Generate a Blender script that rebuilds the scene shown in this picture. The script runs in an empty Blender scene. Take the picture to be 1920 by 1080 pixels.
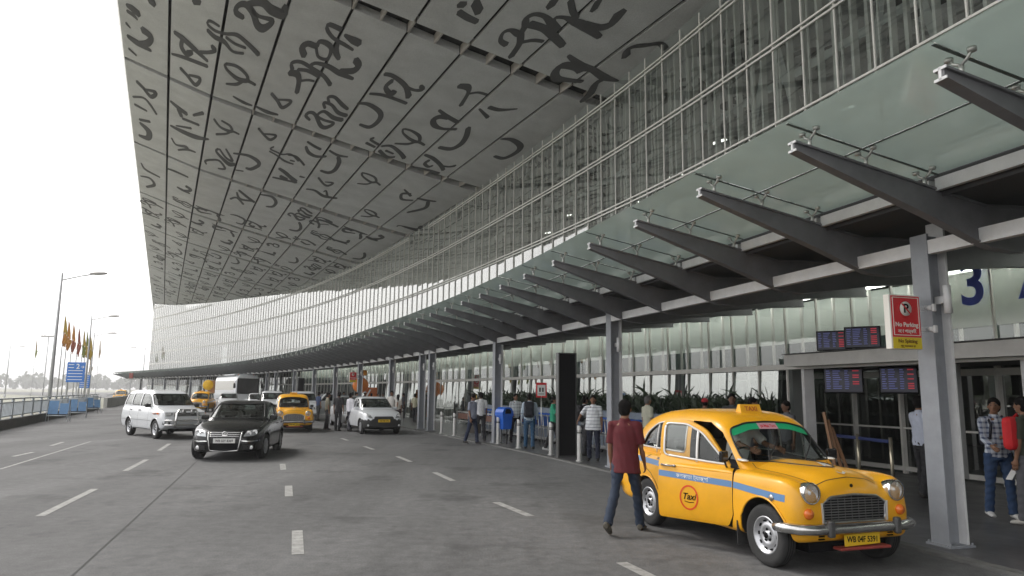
import bpy, bmesh, math, random
import numpy as np
from mathutils import Vector, Matrix
from mathutils.bvhtree import BVHTree
random.seed(7)
rad = math.radians
sc = bpy.context.scene
# ---------------------------------------------------------------- camera, sky, sun, exposure
CAMZ = 1.75
cd = bpy.data.cameras.new('camera'); cam = bpy.data.objects.new('camera', cd); sc.collection.objects.link(cam)
cd.sensor_width = 36.0; cd.lens = 36.0 * 1330 / 1920; cd.clip_end = 3000; cd.clip_start = 0.1
cam.matrix_world = Matrix.Translation((0, 0, CAMZ)) @ Matrix.Rotation(math.pi / 2 + 0.1470, 4, 'X') @ Matrix.Rotation(0.0109, 4, 'Z')
sc.camera = cam
SUN_EL, SUN_AZ = 46.0, -62.0      # azimuth measured from +Y towards +X
w = bpy.data.worlds.new('World'); sc.world = w; w.use_nodes = True
wt = w.node_tree; wt.nodes.clear()
sky = wt.nodes.new('ShaderNodeTexSky'); sky.sky_type = 'NISHITA'; sky.sun_disc = False
sky.sun_elevation = rad(SUN_EL); sky.sun_rotation = rad(SUN_AZ); sky.dust_density = 6.0; sky.air_density = 1.6; sky.ozone_density = 1.0
hs = wt.nodes.new('ShaderNodeHueSaturation'); hs.inputs['Saturation'].default_value = 0.16
mxw = wt.nodes.new('ShaderNodeMix'); mxw.data_type = 'RGBA'; mxw.inputs[0].default_value = 0.6
mxw.inputs[7].default_value = (13.8, 13.6, 13.7, 1)
bg = wt.nodes.new('ShaderNodeBackground'); bg.inputs[1].default_value = 0.13
wo = wt.nodes.new('ShaderNodeOutputWorld')
wt.links.new(sky.outputs[0], hs.inputs['Color']); wt.links.new(hs.outputs[0], mxw.inputs[6])
wt.links.new(mxw.outputs[2], bg.inputs[0]); wt.links.new(bg.outputs[0], wo.inputs[0])
sl = bpy.data.lights.new('sun', 'SUN'); sl.energy = 1.4; sl.angle = rad(14); sl.color = (1.0, 0.955, 0.89)
so = bpy.data.objects.new('sun', sl); sc.collection.objects.link(so)
sd = Vector((math.sin(rad(SUN_AZ)) * math.cos(rad(SUN_EL)), math.cos(rad(SUN_AZ)) * math.cos(rad(SUN_EL)), math.sin(rad(SUN_EL))))
so.rotation_euler = sd.to_track_quat('Z', 'Y').to_euler()
sc.view_settings.view_transform = 'Standard'; sc.view_settings.look = 'None'
sc.view_settings.exposure = 0.46; sc.view_settings.gamma = 1.0
sc.cycles.max_bounces = 8; sc.cycles.transparent_max_bounces = 16; sc.cycles.glossy_bounces = 4
sc.cycles.caustics_reflective = False; sc.cycles.caustics_refractive = False
try: sc.cycles.use_denoising = True
except Exception: pass

# ---------------------------------------------------------------- helpers
COL = sc.collection
TMP = bpy.data.scenes.new('workbench'); TMPL = TMP.view_layers[0]      # scratch scene for booleans and remeshing
def tmp_dg():
    with bpy.context.temp_override(scene=TMP, view_layer=TMPL):
        d = bpy.context.evaluated_depsgraph_get(); d.update()
    return d
def tag(o, label=None, cat=None, group=None, kind=None):
    if label: o['label'] = label
    if cat: o['category'] = cat
    if group: o['group'] = group
    if kind: o['kind'] = kind
    return o
def empty(name, loc=(0, 0, 0), rz=0, label=None, cat=None, group=None):
    o = bpy.data.objects.new(name, None); COL.objects.link(o); o.empty_display_size = 0.2
    o.location = loc; o.rotation_euler = (0, 0, rz)
    return tag(o, label, cat, group)
def copy_tree(o, parent=None):
    c = o.copy(); COL.objects.link(c)
    if parent is not None: c.parent = parent
    for ch in list(o.children): copy_tree(ch, c)
    return c
class MB:
    """collects faces; faces carry a material slot index"""
    def __init__(s): s.v = []; s.f = []; s.m = []; s.sm = []
    def add(s, vs, fs, mi=0, smooth=False):
        n = len(s.v); s.v += [tuple(v) for v in vs]
        for f in fs: s.f.append([n + i for i in f]); s.m.append(mi); s.sm.append(smooth)
    def quad(s, a, b, c, d, mi=0): s.add([a, b, c, d], [(0, 1, 2, 3)], mi)
    def box(s, c, d, M=None, mi=0, bev=0.0):
        x, y, z = d[0] / 2, d[1] / 2, d[2] / 2
        if bev > 0:
            bm = bmesh.new(); bmesh.ops.create_cube(bm, size=1.0)
            for v in bm.verts: v.co = Vector((v.co.x * d[0], v.co.y * d[1], v.co.z * d[2]))
            bmesh.ops.bevel(bm, geom=list(bm.edges), offset=bev, segments=2, profile=0.5, affect='EDGES')
            vs = [v.co.copy() for v in bm.verts]; fs = [[v.index for v in f.verts] for f in bm.faces]; bm.free()
        else:
            vs = [Vector(p) for p in ((-x, -y, -z), (x, -y, -z), (x, y, -z), (-x, y, -z), (-x, -y, z), (x, -y, z), (x, y, z), (-x, y, z))]
            fs = [(0, 3, 2, 1), (4, 5, 6, 7), (0, 1, 5, 4), (1, 2, 6, 5), (2, 3, 7, 6), (3, 0, 4, 7)]
        R = M if M is not None else Matrix.Identity(3)
        s.add([R @ v + Vector(c) for v in vs], fs, mi)
    def bar(s, a, b, wx, wz, up=(0, 0, 1), mi=0):
        """box beam from a to b, width wx sideways, wz along up"""
        a = Vector(a); b = Vector(b); t = (b - a); L = t.length
        if L < 1e-6: return
        t.normalize(); u = Vector(up); sd_ = t.cross(u)
        if sd_.length < 1e-5: sd_ = t.cross(Vector((1, 0, 0)))
        sd_.normalize(); u = sd_.cross(t).normalized()
        p = []
        for q in (a, b):
            for i, j in ((-1, -1), (1, -1), (1, 1), (-1, 1)): p.append(q + sd_ * (i * wx / 2) + u * (j * wz / 2))
        s.add(p, [(0, 1, 2, 3), (7, 6, 5, 4), (0, 4, 5, 1), (1, 5, 6, 2), (2, 6, 7, 3), (3, 7, 4, 0)], mi)
    def tube(s, pts, r, n=10, mi=0, cap=True, smooth=True, squash=None, ref=None):
        """swept tube; r scalar or list (or list of (rx,ry)); ref = lateral reference axis"""
        P = [Vector(p) for p in pts]; N = len(P)
        R = r if isinstance(r, (list, tuple)) else [r] * N
        vs = []; fs = []
        for i in range(N):
            t = (P[min(i + 1, N - 1)] - P[max(i - 1, 0)])
            if t.length < 1e-9: t = Vector((0, 0, 1))
            t.normalize()
            rf = Vector(ref) if ref is not None else (Vector((0, 0, 1)) if abs(t.z) < .9 else Vector((1, 0, 0)))
            a = rf - t * rf.dot(t)
            if a.length < 1e-4: a = Vector((0, 1, 0)) - t * t.y
            a.normalize(); b = t.cross(a)
            ra, rb = (R[i] if isinstance(R[i], (list, tuple)) else (R[i], R[i]))
            for k in range(n):
                an = 2 * math.pi * k / n
                vs.append(P[i] + a * (ra * math.cos(an)) + b * (rb * math.sin(an)))
        for i in range(N - 1):
            for k in range(n):
                fs.append((i * n + k, i * n + (k + 1) % n, (i + 1) * n + (k + 1) % n, (i + 1) * n + k))
        if cap:
            fs.append(tuple(range(n - 1, -1, -1))); fs.append(tuple(range((N - 1) * n, N * n)))
        s.add(vs, fs, mi, smooth)
    def lathe(s, prof, c=(0, 0, 0), axis='Z', n=24, mi=0, smooth=True, close=False):
        """prof = [(r, h)] revolved about axis through c"""
        vs = []; fs = []; c = Vector(c)
        for r, h in prof:
            for k in range(n):
                an = 2 * math.pi * k / n; x, y = r * math.cos(an), r * math.sin(an)
                v = {'Z': (x, y, h), 'Y': (x, h, y), 'X': (h, x, y)}[axis]
                vs.append(c + Vector(v))
        m = len(prof)
        for i in range(m - 1 if not close else m):
            j = (i + 1) % m
            for k in range(n): fs.append((i * n + k, i * n + (k + 1) % n, j * n + (k + 1) % n, j * n + k))
        s.add(vs, fs, mi, smooth)
    def ball(s, c, r, mi=0, nu=12, nv=8, M=None):
        r = r if isinstance(r, (tuple, list)) else (r, r, r)
        vs = []; fs = []; c = Vector(c)
        for i in range(nv + 1):
            ph = math.pi * i / nv
            for k in range(nu):
                th = 2 * math.pi * k / nu
                p = Vector((r[0] * math.sin(ph) * math.cos(th), r[1] * math.sin(ph) * math.sin(th), r[2] * math.cos(ph)))
                if M is not None: p = M @ p
                vs.append(c + p)
        for i in range(nv):
            for k in range(nu): fs.append((i * nu + k, (i + 1) * nu + k, (i + 1) * nu + (k + 1) % nu, i * nu + (k + 1) % nu))
        s.add(vs, fs, mi, True)
    def prism(s, poly, f0, f1, mi=0):
        """poly list of 2D; f0,f1 map (u,v)->3D for near and far cap"""
        n = len(poly); vs = [Vector(f0(*p)) for p in poly] + [Vector(f1(*p)) for p in poly]
        s.add(vs, [tuple(range(n - 1, -1, -1)), tuple(range(n, 2 * n))] + [(i, (i + 1) % n, n + (i + 1) % n, n + i) for i in range(n)], mi)
    def mesh(s, name, mats=None, weld=False):
        me = bpy.data.meshes.new(name); me.from_pydata(s.v, [], s.f)
        me.polygons.foreach_set('material_index', s.m); me.polygons.foreach_set('use_smooth', s.sm)
        if mats is not None:
            for m in (mats if isinstance(mats, (list, tuple)) else [mats]): me.materials.append(m)
        me.update()
        bm = bmesh.new(); bm.from_mesh(me)
        if weld: bmesh.ops.remove_doubles(bm, verts=bm.verts, dist=1e-4)
        bmesh.ops.recalc_face_normals(bm, faces=bm.faces); bm.to_mesh(me); bm.free()
        return me
    def build(s, name, mats, parent=None, weld=False, loc=None):
        o = bpy.data.objects.new(name, s.mesh(name, mats, weld)); COL.objects.link(o)
        if parent is not None: o.parent = parent
        if loc is not None: o.location = loc
        return o
def sheet(name, quads, mat, parent=None):
    b = MB()
    for q in quads: b.add(q, [tuple(range(len(q)))])
    me = bpy.data.meshes.new(name); me.from_pydata(b.v, [], b.f); me.materials.append(mat); me.update()
    o = bpy.data.objects.new(name, me); COL.objects.link(o)
    if parent: o.parent = parent
    return o

# ---------------------------------------------------------------- materials
def nm(name):
    m = bpy.data.materials.new(name); m.use_nodes = True
    return m, m.node_tree, m.node_tree.nodes['Principled BSDF']
def mat(name, col, rough=.5, metal=0., coat=0., spec=.5, noise=0., nscale=6., bump=0., bscale=40., emit=0., alpha=None, var=None):
    m, t, b = nm(name)
    b.inputs['Base Color'].default_value = (*col, 1); b.inputs['Roughness'].default_value = rough
    b.inputs['Metallic'].default_value = metal; b.inputs['Coat Weight'].default_value = coat; b.inputs['Coat Roughness'].default_value = .06
    b.inputs['Specular IOR Level'].default_value = spec
    if emit: b.inputs['Emission Color'].default_value = (*col, 1); b.inputs['Emission Strength'].default_value = emit
    if noise or bump:
        tc = t.nodes.new('ShaderNodeTexCoord')
    if noise:
        n = t.nodes.new('ShaderNodeTexNoise'); n.inputs['Scale'].default_value = nscale; n.inputs['Detail'].default_value = 8; n.inputs['Roughness'].default_value = .65
        t.links.new(tc.outputs['Object'], n.inputs['Vector'])
        r = t.nodes.new('ShaderNodeMapRange'); r.inputs[1].default_value = .3; r.inputs[2].default_value = .7
        r.inputs[3].default_value = 1 - noise; r.inputs[4].default_value = 1 + noise * .6
        mx = t.nodes.new('ShaderNodeVectorMath'); mx.operation = 'SCALE'; mx.inputs[0].default_value = col
        t.links.new(n.outputs[0], r.inputs[0]); t.links.new(r.outputs[0], mx.inputs['Scale']); t.links.new(mx.outputs[0], b.inputs['Base Color'])
        r2 = t.nodes.new('ShaderNodeMapRange'); r2.inputs[3].default_value = max(.02, rough - noise * .4); r2.inputs[4].default_value = min(1, rough + noise * .5)
        t.links.new(n.outputs[0], r2.inputs[0]); t.links.new(r2.outputs[0], b.inputs['Roughness'])
    if bump:
        n2 = t.nodes.new('ShaderNodeTexNoise'); n2.inputs['Scale'].default_value = bscale; n2.inputs['Detail'].default_value = 5
        t.links.new(tc.outputs['Object'], n2.inputs['Vector'])
        bp = t.nodes.new('ShaderNodeBump'); bp.inputs['Strength'].default_value = bump; bp.inputs['Distance'].default_value = .02
        t.links.new(n2.outputs[0], bp.inputs['Height']); t.links.new(bp.outputs[0], b.inputs['Normal'])
    return m
def glass(name, tint=(.6, .66, .63), refl=.12, ior=1.5, rough=0.02, dif=0.0, difcol=(.5, .55, .5), gcol=(.95, .97, .95), power=4.0):
    """thin sheet glass: transparent + mirror by Fresnel (+ some dust / frit)"""
    m = bpy.data.materials.new(name); m.use_nodes = True; t = m.node_tree; t.nodes.clear()
    o = t.nodes.new('ShaderNodeOutputMaterial'); tr = t.nodes.new('ShaderNodeBsdfTransparent'); tr.inputs[0].default_value = (*tint, 1)
    g = t.nodes.new('ShaderNodeBsdfGlossy'); g.inputs[0].default_value = (*gcol, 1); g.inputs[1].default_value = rough
    ge = t.nodes.new('ShaderNodeNewGeometry')
    def mth(op, a, bb=None, c=None):
        q = t.nodes.new('ShaderNodeMath'); q.operation = op
        for i, x in enumerate((a, bb, c)):
            if x is None: continue
            if isinstance(x, (int, float)): q.inputs[i].default_value = x
            else: t.links.new(x, q.inputs[i])
        return q.outputs[0]
    dt = t.nodes.new('ShaderNodeVectorMath'); dt.operation = 'DOT_PRODUCT'
    t.links.new(ge.outputs['Incoming'], dt.inputs[0]); t.links.new(ge.outputs['Normal'], dt.inputs[1])
    f5 = mth('POWER', mth('SUBTRACT', 1.0, mth('ABSOLUTE', dt.outputs['Value'])), power)
    fr = mth('MULTIPLY_ADD', f5, 1.0 - refl, refl)
    mx = t.nodes.new('ShaderNodeMixShader')
    t.links.new(fr, mx.inputs[0])
    last = tr.outputs[0]
    if dif > 0:
        d = t.nodes.new('ShaderNodeBsdfDiffuse'); d.inputs[0].default_value = (*difcol, 1)
        tl = t.nodes.new('ShaderNodeBsdfTranslucent'); tl.inputs[0].default_value = (*difcol, 1)
        m0 = t.nodes.new('ShaderNodeMixShader'); m0.inputs[0].default_value = .5
        t.links.new(d.outputs[0], m0.inputs[1]); t.links.new(tl.outputs[0], m0.inputs[2])
        m1 = t.nodes.new('ShaderNodeMixShader')
        tc = t.nodes.new('ShaderNodeTexCoord'); n = t.nodes.new('ShaderNodeTexNoise'); n.inputs['Scale'].default_value = .9; n.inputs['Detail'].default_value = 9
        r = t.nodes.new('ShaderNodeMapRange'); r.inputs[1].default_value = .3; r.inputs[2].default_value = .7; r.inputs[3].default_value = dif * .82; r.inputs[4].default_value = min(1, dif * 1.15)
        t.links.new(tc.outputs['Object'], n.inputs['Vector']); t.links.new(n.outputs[0], r.inputs[0]); t.links.new(r.outputs[0], m1.inputs[0])
        t.links.new(tr.outputs[0], m1.inputs[1]); t.links.new(m0.outputs[0], m1.inputs[2]); last = m1.outputs[0]
    t.links.new(last, mx.inputs[1]); t.links.new(g.outputs[0], mx.inputs[2]); t.links.new(mx.outputs[0], o.inputs[0])
    return m
M = {}
M['white_steel'] = mat('painted_steel_white', (.62, .61, .58), .45, noise=.12, nscale=3)
M['mullion'] = mat('mullion_paint', (.74, .73, .68), .4, noise=.08, nscale=4)
M['grey_steel'] = mat('column_grey', (.27, .285, .31), .5, noise=.14, nscale=5)
M['light_steel'] = mat('column_light', (.70, .70, .70), .5, noise=.12, nscale=4)
M['dark_steel'] = mat('rafter_grey', (.18, .18, .19), .5, noise=.16, nscale=4)
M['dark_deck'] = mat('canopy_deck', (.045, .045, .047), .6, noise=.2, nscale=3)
M['black'] = mat('matte_black', (.008, .008, .009), .8, spec=.12)
M['gloss_black'] = mat('gloss_black', (.008, .008, .009), .25, coat=.2)
M['stainless'] = mat('stainless', (.62, .62, .60), .32, metal=.85, noise=.1, nscale=10)
M['chrome'] = mat('chrome', (.75, .75, .74), .12, metal=1.0)
M['dull_chrome'] = mat('worn_chrome', (.42, .42, .42), .3, metal=.9, noise=.25, nscale=14)
M['rubber'] = mat('tyre_rubber', (.028, .028, .028), .85, noise=.3, nscale=20, bump=.3, bscale=90)
M['white'] = mat('white_paint', (.75, .75, .73), .5)
M['road_white'] = None
M['blue_plastic'] = mat('blue_plastic', (.015, .13, .62), .4, coat=.2)
M['red'] = mat('sign_red', (.62, .012, .02), .4)
M['yellow_sign'] = mat('sign_yellow', (.72, .55, .02), .45)
M['blue_letter'] = mat('letter_blue', (.09, .14, .62), .5)
# measured ground marks (metres) and traced lettering strokes (across, along, pen width in metres on the soffit)
DASH = [(1.18,7.79,1.75,6.1,.13),(-.22,11.84,.3,10.57,.13),(-1.66,16.05,-1.13,14.57,.13),(-3.08,19.86,-2.52,18.4,.13),(-4.7,23.34,-4.17,22.11,.13),(-2.68,9.32,-2.28,8.0,.13),(-4.11,13.58,-3.69,12.24,.13),(-5.48,17.53,-5.06,16.26,.13),(-6.47,10.14,-7.3,12.87,.12),(-8.29,15.71,-9.1,18.21,.12),(-10.11,20.9,-11.08,23.57,.12),(-14.05,22.19,-14.66,23.76,.12),(-12.75,18.66,-13.1,19.94,.12),(-11.02,15.75,-13.97,24.13,.07),(-6.33,27.13,-5.84,26.01,.13)]
JOINT = [(-3.2,4.4,0),(-4.12,7.02,0),(-5.04,9.82,0),(-7.36,16.83,0),(-10.93,27.63,0),(-16.6,44.69,0)]
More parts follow.
